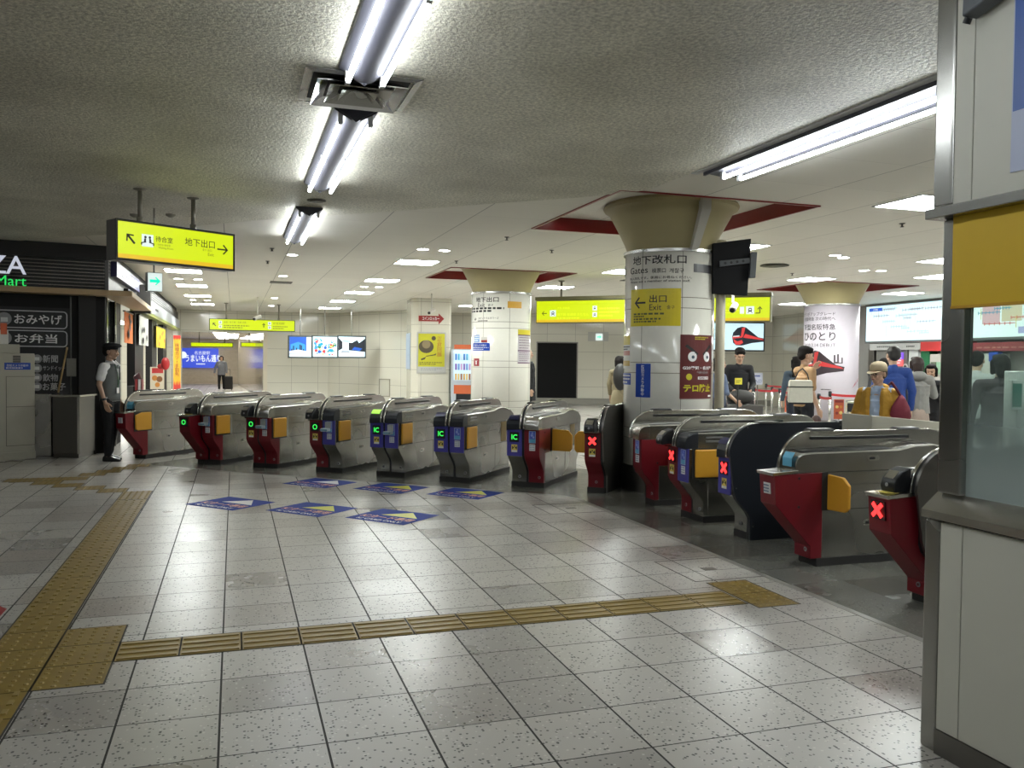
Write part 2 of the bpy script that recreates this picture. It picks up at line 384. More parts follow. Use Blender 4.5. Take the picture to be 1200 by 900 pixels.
struct('trim_1', edge, mat('edge_strip', (.25, .24, .21), .4), label='pale edging strip between terrazzo and dark granite')
C1, R1 = (4.92, 8.99), .525
C2, R2 = (4.95, 15.75), .58
C3, R3 = (12.5, 15.5), .575
OPEN = [(3.62, 5.94, 7.62, 10.2), (3.76, 6.2, 15.0, 17.1), (11.35, 13.75, 14.35, 16.6)]
def holed(xs, ys, z0, z1, holes):
    mb = MB(); xs = sorted(set(xs)); ys = sorted(set(ys))
    for x0, x1 in zip(xs, xs[1:]):
        run = None
        for y0, y1 in zip(ys, ys[1:]):
            cx, cy = (x0+x1)/2, (y0+y1)/2
            if any(h[0] < cx < h[1] and h[2] < cy < h[3] for h in holes): continue
            mb.box(x0, x1, y0, y1, z0, z1)
    return mb
xs = [-12, 27]+[v for h in OPEN for v in h[:2]]; ys = [-8, 33.2]+[v for h in OPEN for v in h[2:]]
struct('ceiling', holed(xs, ys, CZ, CZ+.05, OPEN), CEILP, label='smooth white panelled ceiling beyond the gates')
ST = [(-12, -8), (3.86, -8), (3.86, 7.5), (3.42, 8.05), (2.62, 8.75), (1.73, 9.6), (.25, 10.86), (-1.66, 12.9), (-3.33, 14.43), (-12, 21)]
struct('ceiling_stucco', MB().pz(ST, CZ-.012, CZ-.001), STUCCO, label='rough stuccoed beige ceiling in front of the gates')
struct('ceiling_corridor', MB().box(-3, 4, 32.2, 60, 2.62, 2.66), CEILP, label='low ceiling of the far corridor')
for i, h in enumerate(OPEN):
    x0, x1, y0, y1 = h; q = MB()
    e_ = .006; q.box(x0-.02, x0+e_, y0-.02, y1+.02, CZ-.015, CZ+.16); q.box(x1-e_, x1+.02, y0-.02, y1+.02, CZ-.015, CZ+.16)
    q.box(x0, x1, y0-.02, y0+e_, CZ-.015, CZ+.16); q.box(x0, x1, y1-e_, y1+.02, CZ-.015, CZ+.16)
    o = struct('trim_%d' % (i+2), q, MAROON, label='glossy dark red edge of the ceiling recess, %s' % ['round the nearest column', 'round the middle column', 'round the poster wrapped column'][i])
    struct('ceiling_recess', MB().box(x0, x1, y0, y1, CZ+.155, CZ+.2), CEILP, label='raised ceiling panel inside the red edged recess')
def wallseg(name, a, b, z0, z1, m, t=.15, label=None, parent=None):
    a, b = Vector((*a, 0)), Vector((*b, 0)); n = (b-a).cross(Vector((0, 0, 1))).normalized()*-t
    mb = MB().poly([(p.x, p.y, z) for z in (z0, z1) for p in (a, b, b+n, a+n)], [[0, 3, 2, 1], [4, 5, 6, 7], [0, 1, 5, 4], [1, 2, 6, 5], [2, 3, 7, 6], [3, 0, 4, 7]])
    return struct(name, mb, m, parent, label=label)
wallseg('wall_far', (-8, 32), (-1.9, 32), 0, CZ, WTILE, label='cream tiled far wall left of the corridor mouth')
wallseg('wall_far_lintel', (-1.9, 32), (1.15, 32), 2.42, CZ, WTILE, label='cream tiled lintel over the corridor mouth')
wallseg('wall_far_centre', (1.15, 32), (3.33, 32), 0, CZ, WTILE, label='cream tiled far wall under the hanging screens')
wallseg('wall_far_slanted', (3.33, 32), (5.9, 27.8), 0, CZ, WTILEY, label='cream tiled far wall slanting toward the square pillar')
pA, pB = D30(512), D30(905)
wallseg('wall_far_return', (5.9, 27.8), (pA.x, pA.y), 0, CZ, WTILEY)
wallseg('wall_far_right', (pA.x, pA.y), (pB.x, pB.y), 0, CZ, WTILE, label='pale tiled wall behind the gates with screens and black door')
wallseg('wall_right', (pB.x, pB.y), (17.5, 21.5), 0, CZ, WTILEY)
wallseg('baseboard_far', (D30(512, 29.9).x, D30(512, 29.9).y), (D30(905, 29.9).x, D30(905, 29.9).y), 0, .22, mat('base_grey', (.22, .21, .18), .4), t=.02, label='grey base strip of the pale tiled wall')
wallseg('wall_corridor_left', (-1.9, 32), (-3.0, 52), 0, 2.62, WTILEY, t=-.15)
wallseg('wall_corridor_right', (1.15, 32), (.35, 50), 0, 2.62, mat('corridor_wall', (.62, .56, .44), .12, scale=2), label='glossy beige right wall of the corridor')
wallseg('baseboard_corridor', (1.12, 32.2), (.32, 50), 0, .14, mat('base_brown', (.12, .11, .09), .5), t=.02)
wallseg('wall_corridor_end', (-3.2, 52), (4, 52), 0, 2.62, BRICK, label='brown mosaic end wall of the corridor')
wallseg('wall_left', (-11, -7), (-11, 32), 0, CZ, mat('wall_dim', (.30, .29, .25), .5))
wallseg('wall_back', (20, -7), (-11, -7), 0, CZ, MATS['wall_dim'])
wallseg('wall_side', (26, 12), (26, -7), 0, CZ, MATS['wall_dim'], t=.15)

# square tiled pillar with posters
sp = struct('column_square', MB().pz([(4.62, 22.95), (4.78, 22.72), (5.62, 22.64), (5.70, 22.75), (5.75, 23.9), (4.70, 23.95)], 0, CZ), WTILE, label='square cream tiled pillar beside the vending machine', cat='pillar')
SQ = Pl((4.78, 22.72, 0), (.84, -.08, 0))
def frame_on(S, r, t, m, parent, name='frame', w0=.002, w1=.02):
    a0, b0, a1, b1 = r; mb = MB()
    slab(mb, S, a0-t, b0-t, a1+t, b0, w0, w1); slab(mb, S, a0-t, b1, a1+t, b1+t, w0, w1); slab(mb, S, a0-t, b0, a0, b1, w0, w1); slab(mb, S, a1, b0, a1+t, b1, w0, w1)
    return obj(name, mb, m, parent)
def board(name, S, r, m, label, cat, w0=.002, w1=.012, group=None):
    """a flat board of its own on a mapped surface, an Empty at its foot"""
    a0, b0, a1, b1 = r; t = thing(name, label, cat, S.P((a0+a1)/2, b0, w0), 0, group)
    obj('panel', slab(MB(), S, *r, w0, w1), m, t); return t

def round_column(name, c, R, ztop, wallm, label, cap_h=.50):
    t = thing(name, label, 'column', (c[0], c[1], 0)); t['kind'] = 'structure'
    obj('shaft', MB().lathe([(R, 0), (R, ztop)], (*c, 0), 64), wallm, t, smooth=True)
    g = MB()
    for z in [.3, .62, .74, 1.38, 1.5, 2.12, 2.24]:
        if name.endswith('wrapped'): continue
        g.lathe([(R-.01, z-.004), (R+.0012, z-.004), (R+.0012, z+.004), (R-.01, z+.004)], (*c, 0), 64)
    if g.v: obj('tile_joint', g, mat('joint_grey', (.25, .23, .18), .6), t)
    S = Cy((*c, 0), R)
    if g.v:
        j = MB()
        for a in (-.62*R, .28*R, 1.18*R): slab(j, S, a-.003, .3, a+.003, ztop, 0, .0012, n=1)
        obj('vertical_joint', j, MATS['joint_grey'], t)
    sharp(obj('base_band', MB().lathe([(R+.012, 0), (R+.012, .29), (R, .30)], (*c, 0), 64), DSTEEL, t))
    sharp(obj('top_ring', MB().lathe([(R-.02, ztop), (R+.022, ztop), (R+.022, ztop+.035), (R-.02, ztop+.035)], (*c, 0), 64), STEEL, t))
    pr = [(R-.03, ztop+.03)]+[(R-.03+.25*u**1.15, ztop+.03+cap_h*u) for u in (.2, .4, .6, .8, .95)]+[(R+.255, ztop+.03+cap_h), (R+.27, ztop+.06+cap_h), (R+.25, ztop+.1+cap_h), (R+.1, CZ+.2)]
    sharp(obj('capital', MB().lathe(pr, (*c, 0), 64), GOLD, t))
    return t, S
col1, S1 = round_column('column_round', C1, R1, 2.76, CTILE, 'nearest round glazed column with angry eyes poster and yellow exit sign')
col2, S2 = round_column('column_round', C2, R2, 2.78, CTILE, 'middle round glazed column behind the gates with small blue notice')
WRAP = mat('poster_wrap_white', (.52, .48, .53), .4)
col3, S3 = round_column('column_wrapped', C3, R3, 2.78, WRAP, 'round column wrapped in a white train advertisement poster')
# duct and pipe on the nearest column
du = MB(); 
for a, b in (((.505, 2.8), (.60, 3.24)), ):
    P = lambda a, z, r: Vector((C1[0]+r*math.cos(S1.t0+a), C1[1]+r*math.sin(S1.t0+a), z))
    du.loft([[P(.42, 2.78, R1+.0), P(.56, 2.78, R1), P(.56, 2.78, R1+.07), P(.42, 2.78, R1+.07)], [P(.42, 3.2, R1+.22), P(.56, 3.2, R1+.22), P(.56, 3.18, R1+.30), P(.42, 3.18, R1+.30)], [P(.42, 3.34, R1+.22), P(.56, 3.34, R1+.22), P(.56, 3.34, R1+.30), P(.42, 3.34, R1+.30)]])
obj('cable_duct', du, mat('duct_grey', (.42, .41, .36), .4), col1)
pa, _ = S1.px(834, 400)
tag(obj('cable_pipe', MB().cyl(S1.P(S1.R*1.30, 0, .085), S1.P(S1.R*1.30, 2.92, .085), .055, 20), mat('pipe_cream', (.50, .46, .34), .4), smooth=True), 'upright cream cable pipe beside the nearest column', 'pipe')

# ------------------------------------------------------------------ booth in the right foreground
bo = bpy.data.objects.new('booth', None); COL.objects.link(bo); bo.location = (2.6, 1.4, 0)
tag(bo, 'cream and steel station office booth at the right edge', 'booth')
BX = 2.57; Y0, Y1 = -1.2, 2.62
obj('corner_post_lower', MB().box(BX, BX+.3, 2.545, Y1, 0, .9), STEEL, bo, bevel=.012)
obj('kick_plate', MB().box(BX-.002, BX+.3, Y0, 2.545, 0, .095), DSTEEL, bo)
lp = MB(); yy = 2.543
for wd in (.105, .9, .9, .9): lp.box(BX+.004, BX+.05, yy-wd+.004, yy, .097, .895); yy -= wd
obj('lower_panel', lp, CREAM, bo, bevel=.002)
obj('panel_core', MB().box(BX+.02, BX+.06, Y0, 2.55, .05, .9), SEAM, bo)
obj('sill', MB().py([(BX-.012, .905), (BX-.012, .935), (BX+.07, 1.0), (BX+.12, 1.0), (BX+.12, .905)], Y0, Y1+.005), STEELH, bo)
obj('window_post', MB().box(BX+.045, BX+.09, 2.50, Y1-.01, 1.0, 2.06), STEEL, bo, bevel=.01)
obj('window_post', MB().box(BX+.095, BX+.125, 2.53, 2.60, 1.0, 2.06), DSTEEL, bo)
# glass pane frosted toward the bottom
def frost(N, L, b, co):
    s = N.new('ShaderNodeSeparateXYZ'); L.new(co, s.inputs[0])
    f = N.new('ShaderNodeMapRange'); f.interpolation_type = 'SMOOTHSTEP'; f.inputs['From Min'].default_value = 1.02; f.inputs['From Max'].default_value = 1.50
    f.inputs['To Min'].default_value = .93; f.inputs['To Max'].default_value = .10; L.new(s.outputs[2], f.inputs[0])
    tr = N.new('ShaderNodeBsdfTransparent'); tr.inputs[0].default_value = (.80, .90, .86, 1)
    b.inputs['Base Color'].default_value = (.34, .40, .38, 1); b.inputs['Roughness'].default_value = .25
    mx = N.new('ShaderNodeMixShader'); L.new(f.outputs[0], mx.inputs[0]); L.new(tr.outputs[0], mx.inputs[1]); L.new(b.outputs[0], mx.inputs[2])
    gl = N.new('ShaderNodeBsdfGlossy'); gl.inputs['Roughness'].default_value = .03; m2 = N.new('ShaderNodeMixShader'); m2.inputs[0].default_value = .05
    L.new(mx.outputs[0], m2.inputs[1]); L.new(gl.outputs[0], m2.inputs[2]); L.new(m2.outputs[0], N['Material Output'].inputs[0])
obj('glass_pane', MB().box(BX+.075, BX+.083, Y0, 2.50, .99, 1.72), coordmat('frosted_glass', frost), bo)
obj('yellow_blind', MB().box(BX+.03, BX+.05, Y0, 2.545, 1.72, 2.06), mat('blind_yellow', (.62, .40, .01), .5), bo)
obj('yellow_blind_hem', MB().box(BX+.026, BX+.052, Y0, 2.545, 1.712, 1.722), mat('blind_hem', (.5, .27, .01), .5), bo)
obj('ledge', MB().box(BX-.02, BX+.14, Y0, Y1+.015, 2.06, 2.10), STEEL, bo, bevel=.004)
obj('corner_post_upper', MB().box(BX, BX+.3, 2.525, Y1, 2.10, CZ-.012), STEEL, bo, bevel=.012)
up = MB(); yy = 2.523
for wd in (.085, .9, .9, .9): up.box(BX+.004, BX+.3, yy-wd+.004, yy, 2.102, CZ-.014); yy -= wd
obj('upper_panel', up, CREAM, bo, bevel=.002)
BP = Pl((BX, 2.62, 0), (0, -1, 0))
ps = thing('wall_poster', 'blue and white poster on the upper booth panel at the frame edge', 'poster', BP.P(.35, 2.18, 0))
obj('poster_sheet', slab(MB(), BP, .345, 2.17, .95, 2.98, -.002, 0), mat('poster_pale', (.42, .46, .6), .4), ps)
obj('poster_picture', slab(MB(), BP, .350, 2.38, .945, 2.975, 0, .001), mat('poster_blue', (.03, .10, .36), .4), ps)
mc = thing('surveillance_camera', 'dark grey box camera on the upper booth panel', 'camera', (BX-.04, 2.5, 2.72))
obj('camera_body', MB().loft([[(BX-.075, y, z0), (BX-.002, y, z0), (BX-.002, y, 2.98), (BX-.065, y, 2.98)] for y, z0 in ((2.43, 2.755), (2.27, 2.79), (2.235, 2.83))]), mat('cam_grey', (.11, .12, .13), .4), mc, bevel=.008)
obj('camera_lens', MB().cyl((BX-.045, 2.425, 2.756), (BX-.045, 2.435, 2.738), .014, 12), BLACK, mc)


# ------------------------------------------------------------------ ceiling lights
def twin_lamp(x, y0, y1, label, z=CZ-.014, wide=.10):
    t = thing('fluorescent_light', label, 'ceiling light', (x, (y0+y1)/2, z), 0, 'twin tube ceiling lights')
    obj('housing', MB().py([(x-wide-.05, z), (x+wide+.05, z), (x+wide+.045, z-.02), (x+.035, z-.085), (x-.035, z-.085), (x-wide-.045, z-.02)], y0-.03, y1+.03), LAMPG, t, bevel=.003)
    for s in (-1, 1):
        ym = (y0+y1)/2
        obj('tube', MB().cyl((x+s*wide, y0+.03, z-.095), (x+s*wide, ym-.02, z-.095), .0155, 12).cyl((x+s*wide, ym+.02, z-.095), (x+s*wide, y1-.03, z-.095), .0155, 12), TUBE, t, smooth=True)
        for y in (y0, ym, y1): obj('lamp_holder', MB().box(x+s*wide-.015, x+s*wide+.015, y-.022, y+.022, z-.112, z-.03), mat('holder_white', (.5, .5, .5), .4), t, bevel=.004)
    for y in (y0-.035, y1+.035): obj('end_cap', MB().py([(x-wide-.05, z), (x+wide+.05, z), (x, z-.10)], y-.006, y+.006), LAMPG, t)
twin_lamp(.715, 2.45, 4.95, 'large twin tube ceiling light nearest the top frame edge, beside the square air diffuser')
twin_lamp(.775, 5.80, 8.28, 'twin tube ceiling light just beyond the square air diffuser')
twin_lamp(.79, 9.72, 12.1, 'farthest and smallest twin tube ceiling light, at the end of the stucco ceiling')
for y in (-.6, -3.9, -6.9): twin_lamp(.7, y, y+2.4, 'twin tube ceiling light behind the viewer')
for y in (-5.5, 1.0, 7.0): twin_lamp(-5.8, y, y+2.4, 'added twin tube light out of view at left, brightening the stucco ceiling')  # unseen extra lamps added to brighten the stucco ceiling
tl = thing('linear_light_trough', 'long grey light trough with twin tubes along the right edge of the stucco ceiling', 'ceiling light', (4.15, 4.2, CZ-.012))
obj('housing', MB().py([(3.93, CZ-.001), (4.33, CZ-.001), (4.33, CZ-.03), (4.15, CZ-.05), (3.97, CZ-.03), (3.95, CZ-.05), (3.93, CZ-.05)], 1.4, 6.6), LAMPG, tl)
obj('white_edge_strip', MB().box(3.865, 3.93, 1.4, 6.7, CZ-.02, CZ-.002), mat('strip_white', (.6, .6, .6), .5), tl)
for x in (4.045, 4.215):
    for y0, y1 in ((4.05, 6.45), (1.5, 4.0)): obj('tube', MB().cyl((x, y0, CZ-.085), (x, y1, CZ-.085), .0155, 12), TUBE, tl, smooth=True)
    for y in (6.47, 4.02, 1.48): obj('lamp_holder', MB().box(x-.015, x+.015, y-.02, y+.02, CZ-.1, CZ-.03), MATS['holder_white'], tl)
def panel_light(x, y, label, s=.33):
    t = thing('panel_light', label, 'ceiling light', (x, y, CZ), 0, 'square ceiling panel lights')
    fr = MB().box(-s-.02, s+.02, -s-.02, -s, -.012, 0).box(-s-.02, s+.02, s, s+.02, -.012, 0).box(-s-.02, -s, -s, s, -.012, 0).box(s, s+.02, -s, s, -.012, 0).map(lambda a, b, c: (a+x, b+y, c+CZ))
    obj('frame', fr, MATS['holder_white'], t)
    obj('diffuser', MB().box(x-s, x+s, y-s, y+s, CZ-.008, CZ-.002), PANEL, t)
PLS = [(-.95, y, 'left row over the shop front') for y in (17.8, 21.3, 24.7, 28.4)]+[(3.0, y, 'middle row leading to the square pillar') for y in (14.5, 18.1, 21.6, 25.0, 28.5)]+\
      [(6.95, y, 'row just right of the nearest column') for y in (10.7, 14.4, 18.0, 21.6, 25.2)]+[(6.83, 7.08, 'large one beside the booth post')]+\
      [(10.9, y, 'row over the barrier belts') for y in (10.75, 14.15, 18, 22)]+[(12.75, 12.75, 'row in front of the route map'), (14.9, 10.7, 'row in front of the route map'), (14.9, 16, 'row in front of the route map'), (14.9, 20, 'row in front of the route map')]+\
      [(6.9, 3.4, 'row beyond the booth'), (10.9, 7.1, 'row beyond the booth'), (14.9, 6.5, 'row beyond the booth'), (10.9, 2.5, 'row beyond the booth')]
import collections
_c = collections.Counter(r for _, _, r in PLS); _i = collections.Counter()
ORD = ['nearest', 'second nearest', 'third nearest', 'fourth nearest', 'fifth nearest']
for x, y, row in PLS:
    if _c[row] == 1: panel_light(x, y, 'square ceiling panel light, '+row)
    else: panel_light(x, y, 'square ceiling panel light, %s in the %s' % (ORD[_i[row]], row)); _i[row] += 1
DL = [(2.74, 12.76, 'left of the near pair by the middle column'), (3.08, 12.77, 'right of the near pair by the middle column'), (2.87, 19.8, 'left of the far pair by the square pillar'), (3.21, 19.76, 'right of the far pair by the square pillar'),
      (.9, 14.3, 'nearest in line after the last twin tube light'), (.95, 18.0, 'second in line after the last twin tube light'), (1.07, 24.6, 'third in line after the last twin tube light'), (1.13, 28.2, 'last in line after the twin tube lights'),
      (-.75, 19.6, 'right one between the near left panel lights'), (-1.15, 19.6, 'left one between the near left panel lights'), (-.75, 26.5, 'right one between the far left panel lights'), (-1.15, 26.5, 'left one between the far left panel lights'),
      (8.85, 10.92, 'left of the near pair right of the black monitor'), (9.15, 11.1, 'right of the near pair right of the black monitor'), (10.72, 12.45, 'left of the far pair above the wrapped column'), (11.03, 12.38, 'right of the far pair above the wrapped column'),
      (8.6, 20.5, 'above the long yellow sign'), (3.9, 9.9, 'tiny one inside the nearest ceiling recess')]
for x, y, l in DL:
    z = CZ+.155 if 'tiny' in l else CZ; r = .03 if 'tiny' in l else .085
    t = thing('downlight', 'small round ceiling downlight, '+l, 'ceiling light', (x, y, z), 0, 'round ceiling downlights')
    obj('rim', MB().lathe([(r+.02, z), (r+.02, z-.008), (r, z-.008), (r, z)], (x, y, 0), 20), MATS['holder_white'], t)
    obj('glow', MB().lathe([(r, z-.001), (r, z-.007)], (x, y, 0), 20), DLIGHT, t)
# square air diffuser
t = thing('air_diffuser', 'square metal air diffuser between the two nearest tube lights', 'air vent', (.73, 5.36, CZ-.012))
def ring(s, z0, s2, z1, th=.006):
    mb = MB()
    for k in range(4):
        c, q = math.cos(k*PI/2), math.sin(k*PI/2); R = lambda x, y, z: (x*c-y*q+.73, x*q+y*c+5.36, z)
        mb.poly([R(-s, -s, z0), R(s, -s, z0), R(s2, -s2, z1), R(-s2, -s2, z1), R(-s, -s, z0-th), R(s, -s, z0-th), R(s2, -s2, z1-th), R(-s2, -s2, z1-th)], [[0, 1, 2, 3], [4, 7, 6, 5], [0, 4, 5, 1], [1, 5, 6, 2], [2, 6, 7, 3], [3, 7, 4, 0]])
    return mb
zc = CZ-.012
obj('outer_frame', ring(.345, zc-.012, .30, zc-.022), STEEL, t)
obj('throat', MB().box(.73-.29, .73+.29, 5.36-.29, 5.36+.29, zc-.004, zc-.002), BLACKM, t)
for s in (.27, .19, .11): obj('louvre_cone', ring(s, zc-.05, s-.075, zc-.006), CHROME if s > .2 else STEEL, t)
def soot_ring(x, y, r, label):
    t = tag(obj('ceiling_vent', MB().lathe([(r, CZ-.02), (r, CZ-.008)], (x, y, 0), 20).lathe([(r*.7, CZ-.03), (r*.7, CZ-.02)], (x, y, 0), 20), mat('vent_sooty', (.08, .075, .06), .6)), label, 'air vent', 'dark ceiling vents')
soot_ring(.83, 9.25, .10, 'small round dark vent between the second and third tube lights')
soot_ring(8.8, 12.4, .24, 'sooty dark vent on the ceiling right of the black monitor')
t = tag(obj('ceiling_vent', MB().box(.75, 1.22, 19.3, 19.75, CZ-.012, CZ), MATS['vent_sooty']), 'square sooty vent on the far ceiling left of centre', 'air vent', 'dark ceiling vents')
t = tag(obj('ceiling_vent', MB().box(7.6, 9.0, 15.6, 16.0, CZ-.012, CZ), MATS['vent_sooty']), 'long sooty vent above the long yellow sign', 'air vent', 'dark ceiling vents')
for i, (x, y) in enumerate([(.55, 13.6), (.55, 15.4), (3.55, 11.08), (3.6, 14.04), (7.6, 8.2), (4.6, 12.1), (9.9, 13.4)]):
    tag(obj('sprinkler_head', MB().lathe([(.035, CZ), (.035, CZ-.006), (.01, CZ-.012), (.01, CZ-.035), (.022, CZ-.04), (.022, CZ-.045)], (x, y, 0), 12), mat('sprinkler_dark', (.06, .055, .05), .5)),
        'tiny dark sprinkler head on the ceiling, '+['near the last twin tube light', 'beyond the last twin tube light', 'left of the nearest red recess', 'left of the middle red recess', 'beside the big panel light', 'between the two red recesses', 'left of the wrapped column'][i], 'sprinkler', 'ceiling sprinkler heads')

# ------------------------------------------------------------------ ticket gates (local frame: x across, y along the passage, z up)
def arcpts(c, r, a0, a1, n): return [(c[0]+r*math.cos(math.radians(a0+(a1-a0)*i/n)), c[1]+r*math.sin(math.radians(a0+(a1-a0)*i/n))) for i in range(n+1)]
L_ = 1.42
FIN = [(-.20, .70), (-.212, .71)]+arcpts((.06, .72), .275, 178, 92, 9)+[(.10, .995), (1.20, .995)]+arcpts((1.22, .80), .19, 88, 5, 6)+[(L_, .70)]
NOSE_S = [(.05, .06), (.0, .06), (.0, .19), (-.03, .24), (-.13, .35), (-.155, .40), (-.16, .70)]
NOSE_L = [(.05, .06), (-.05, .06), (-.05, .15), (-.355, .47), (-.37, .69)]
def gate_half(t, s, kind, long=False, disp=None, flap='in', tray=False, reader=False, side='plain', sticker=True, num=None, paper=False):
    """one half of a gate cabinet on side s of the central fin"""
    X = lambda a: s*a
    def px(mb, pts, a, b): return mb.px(pts, min(s*a, s*b), max(s*a, s*b))
    def bx(mb, a, b, y0, y1, z0, z1): return mb.box(min(s*a, s*b), max(s*a, s*b), y0, y1, z0, z1)
    O = .2; red = kind == 'red'; nb = .25 if flap == 'out' else (.06 if red else .05)
    nose = (NOSE_L if long else NOSE_S)+[(nb, .70), (nb, .42), (.05, .42)]
    obj('nose_panel', px(MB(), nose, .012, O), RED if red else STEEL, t, True, bevel=.006, label='red front panel' if red else None)
    body = [(.052, .06), (1.27, .06), (1.27, .20), (1.40, .36), (L_, .45), (L_, .698), (nb+.002, .698), (nb+.002, .418), (.052, .418)]
    obj('lower_body', px(MB(), body, .014, O-.002), STEEL, t, True, bevel=.004)
    # upper body with rounded front and sloping top
    secs = []
    ring_ = [(-.19, .702, .703), (-.19, .76, .76), (-.18, .80, .80), (-.16, .825, .826), (-.125, .842, .844), (-.06, .848, .852), (.2, .85, .858), (.75, .856, .864), (.90, .885, .892), (1.08, .89, .895), (1.33, .84, .845), (1.42, .79, .80), (1.435, .74, .75)]
    cut = 5 if not red else 0
    def sec(y, zo, zi): return [(X(.03), y, .70), (X(O), y, .70), (X(O), y, zo-.012), (X(O-.010), y, zo), (X(.03), y, zi)]
    if cut: obj('front_cover', MB().loft([sec(*r) for r in ring_[:cut+1]]), NAVY, t, True, label='glossy black front cover').data and None
    sharp(obj('upper_body', MB().loft([sec(*r) for r in ring_[cut:]]), STEEL, t, True), .35)
    # top sheet recess, slot in the fin, sensor caps
    obj('slot', bx(MB(), .030, .047, .06, .98, .925, .950), BLACK, t, True, bevel=.004)
    obj('top_recess', MB().loft([[(X(.055), y, zi+.0), (X(O-.03), y, zo+.002), (X(O-.03), y, zo+.006), (X(.055), y, zi+.006)] for y, zo, zi in ((-.10, .846, .848), (.2, .851, .857), (.7, .856, .862))]), BLACK, t, True)
    obj('top_display', MB().loft([[(X(.06), y, zi+.006), (X(O-.03), y, zo+.008), (X(O-.03), y, zo+.014), (X(.06), y, zi+.012)] for y, zo, zi in ((.92, .880, .886), (1.06, .886, .890))]), CHROME if s > 0 else BLACK, t, True)
    # panel seams on the side
    sm = MB()
    for y0, y1, z0, z1 in ((nb, L_-.01, .699, .7025), (nb, L_-.02, .416, .420), (.79, .793, .06, .418), (nb+.1, L_-.01, .60, .6025)): bx(sm, O-.003, O+.0008, y0, y1, z0, z1)
    obj('panel_seam', sm, SEAM, t, True)
    def latch(y, z):
        l = obj('latch', px(MB(), arcpts((y-.035, z), .022, 90, 270, 6)+arcpts((y+.035, z), .022, -90, 90, 6), O-.001, O+.004), STEELH, t, True)
        obj('latch_slot', bx(MB(), O+.003, O+.0052, y-.035, y+.012, z-.010, z+.008), BLACK, l, True)
    latch(.47, .31); latch(.50, .795)
    if not red:
        for z in (.80, .765): obj('vent_slot', bx(MB(), O-.004, O+.006, .02, .20, z-.009, z+.009), mat('vent_grey', (.16, .155, .145), .4), t, True, bevel=.006)
    # plinth
    obj('plinth', bx(MB(), .0, O+.008, .0, 1.29, 0, .062), BLACKM, t, True)
    yf = -.37 if long else -.16; zc_ = .60
    F = Pl((0, 0, 0), (1, 0, 0), (0, -1, 0))
    def face(a0, a1, z0, z1, m, name, w=.002, parent=t):   # flat plate on the front face
        lo, hi = min(s*a0, s*a1), max(s*a0, s*a1); y = yf-(.006 if long else .004)+(.0)
        f = (lambda z: yf+(.70-z)*.06 if long else yf)
        w += .0 if red or name == 'blue_front_plate' else .004
        return obj(name, MB().poly([(lo, f(z0)-w-.004, z0), (hi, f(z0)-w-.004, z0), (hi, f(z1)-w-.004, z1), (lo, f(z1)-w-.004, z1), (lo, f(z0)+.004, z0), (hi, f(z0)+.004, z0), (hi, f(z1)+.004, z1), (lo, f(z1)+.004, z1)],
                   [[0, 1, 2, 3], [4, 7, 6, 5], [0, 4, 5, 1], [1, 5, 6, 2], [2, 6, 7, 3], [3, 7, 4, 0]]), m, parent, True)
    if not red:
        face(.014, O+.001, .385, .70, BLUE, 'blue_front_plate', .003)
    FY = yf-.0055-(0 if red else .004)
    DY = FY-.004
    FS = Pl((0, FY, 0), (1, 0, 0), (0, -1, 0))
    cx = s*.105
    if disp:
        d = face(.05, .165, .55, .665, BLACK, 'display', .005)
        D = Pl((0, DY, 0), (1, 0, 0), (0, -1, 0)); zz = .608
        if disp == 'IC': text('IC', D, cx, zz, .062, GRASS, d, 'display_sign', bold=.02, w=.003, local=True)
        elif disp == 'O':
            mb = MB(); n = 24
            mb.loft([[(cx+r*math.cos(2*PI*i/n), DY-ww, zz+r*math.sin(2*PI*i/n)) for r, ww in ((.034, .001), (.024, .001), (.024, .004), (.034, .004))] for i in range(n+1)])
            obj('display_sign', mb, GRASS, d, True)
        else:
            mb = MB()
            for a in (PI/4, -PI/4):
                c, q = math.cos(a), math.sin(a)
                poly_on(mb, D, [(cx+x*c-y*q, zz+x*q+y*c) for x, y in ((-.056, -.013), (.056, -.013), (.056, .013), (-.056, .013))], .001, .004)
            obj('display_sign', mb, LRED, d, True)
        k = face(.07, .145, .43 if not long else .5, .52 if not long else .505, SYEL, 'arrow_sticker', .001) if not long else None
        if k:
            D2 = Pl((0, FY, 0), (1, 0, 0), (0, -1, 0)); mb = MB()
            for q in (-1, 1): poly_on(mb, D2, [(cx+q*.030, .502), (cx+q*.030, .462), (cx+q*.004, .482)], -.003, .0005)
            poly_on(mb, D2, [(cx-.012, .505), (cx+.012, .505), (cx, .487)], -.003, .0005).v
            obj('sticker_print', mb, INK, k, True)
            obj('sticker_caption', poly_on(MB(), D2, [(cx-.035, .432), (cx+.035, .432), (cx+.035, .452), (cx-.035, .452)], -.003, .0005), WHITE, k, True)
    elif sticker:
        z1 = .685
        if not long:
            k = face(.075, .155, .545, z1, SBLUE, 'card_sticker', .001)
            D2 = Pl((0, FY, 0), (1, 0, 0), (0, -1, 0)); cx = s*.115
            obj('sticker_band', poly_on(MB(), D2, [(cx-.036, .55), (cx+.036, .55), (cx+.036, .59), (cx-.036, .59)], -.003, .0006), LBLUE, k, True)
            circle(mb := MB(), D2, cx-.005, .635, .016, -.003, .0006); circle(mb, D2, cx+.015, .612, .012, -.003, .0006); circle(mb, D2, cx, .663, .01, -.003, .0006); obj('sticker_art', mb, mat('sticker_lilac', (.30, .38, .75), .4), k, True)
            fr = MB()
            for a0, a1, b0, b1 in ((-.041, .041, .681, .686), (-.041, .041, .544, .548), (-.041, -.037, .544, .686), (.037, .041, .544, .686)): poly_on(fr, D2, [(cx+a0, b0), (cx+a1, b0), (cx+a1, b1), (cx+a0, b1)], -.003, .0007)
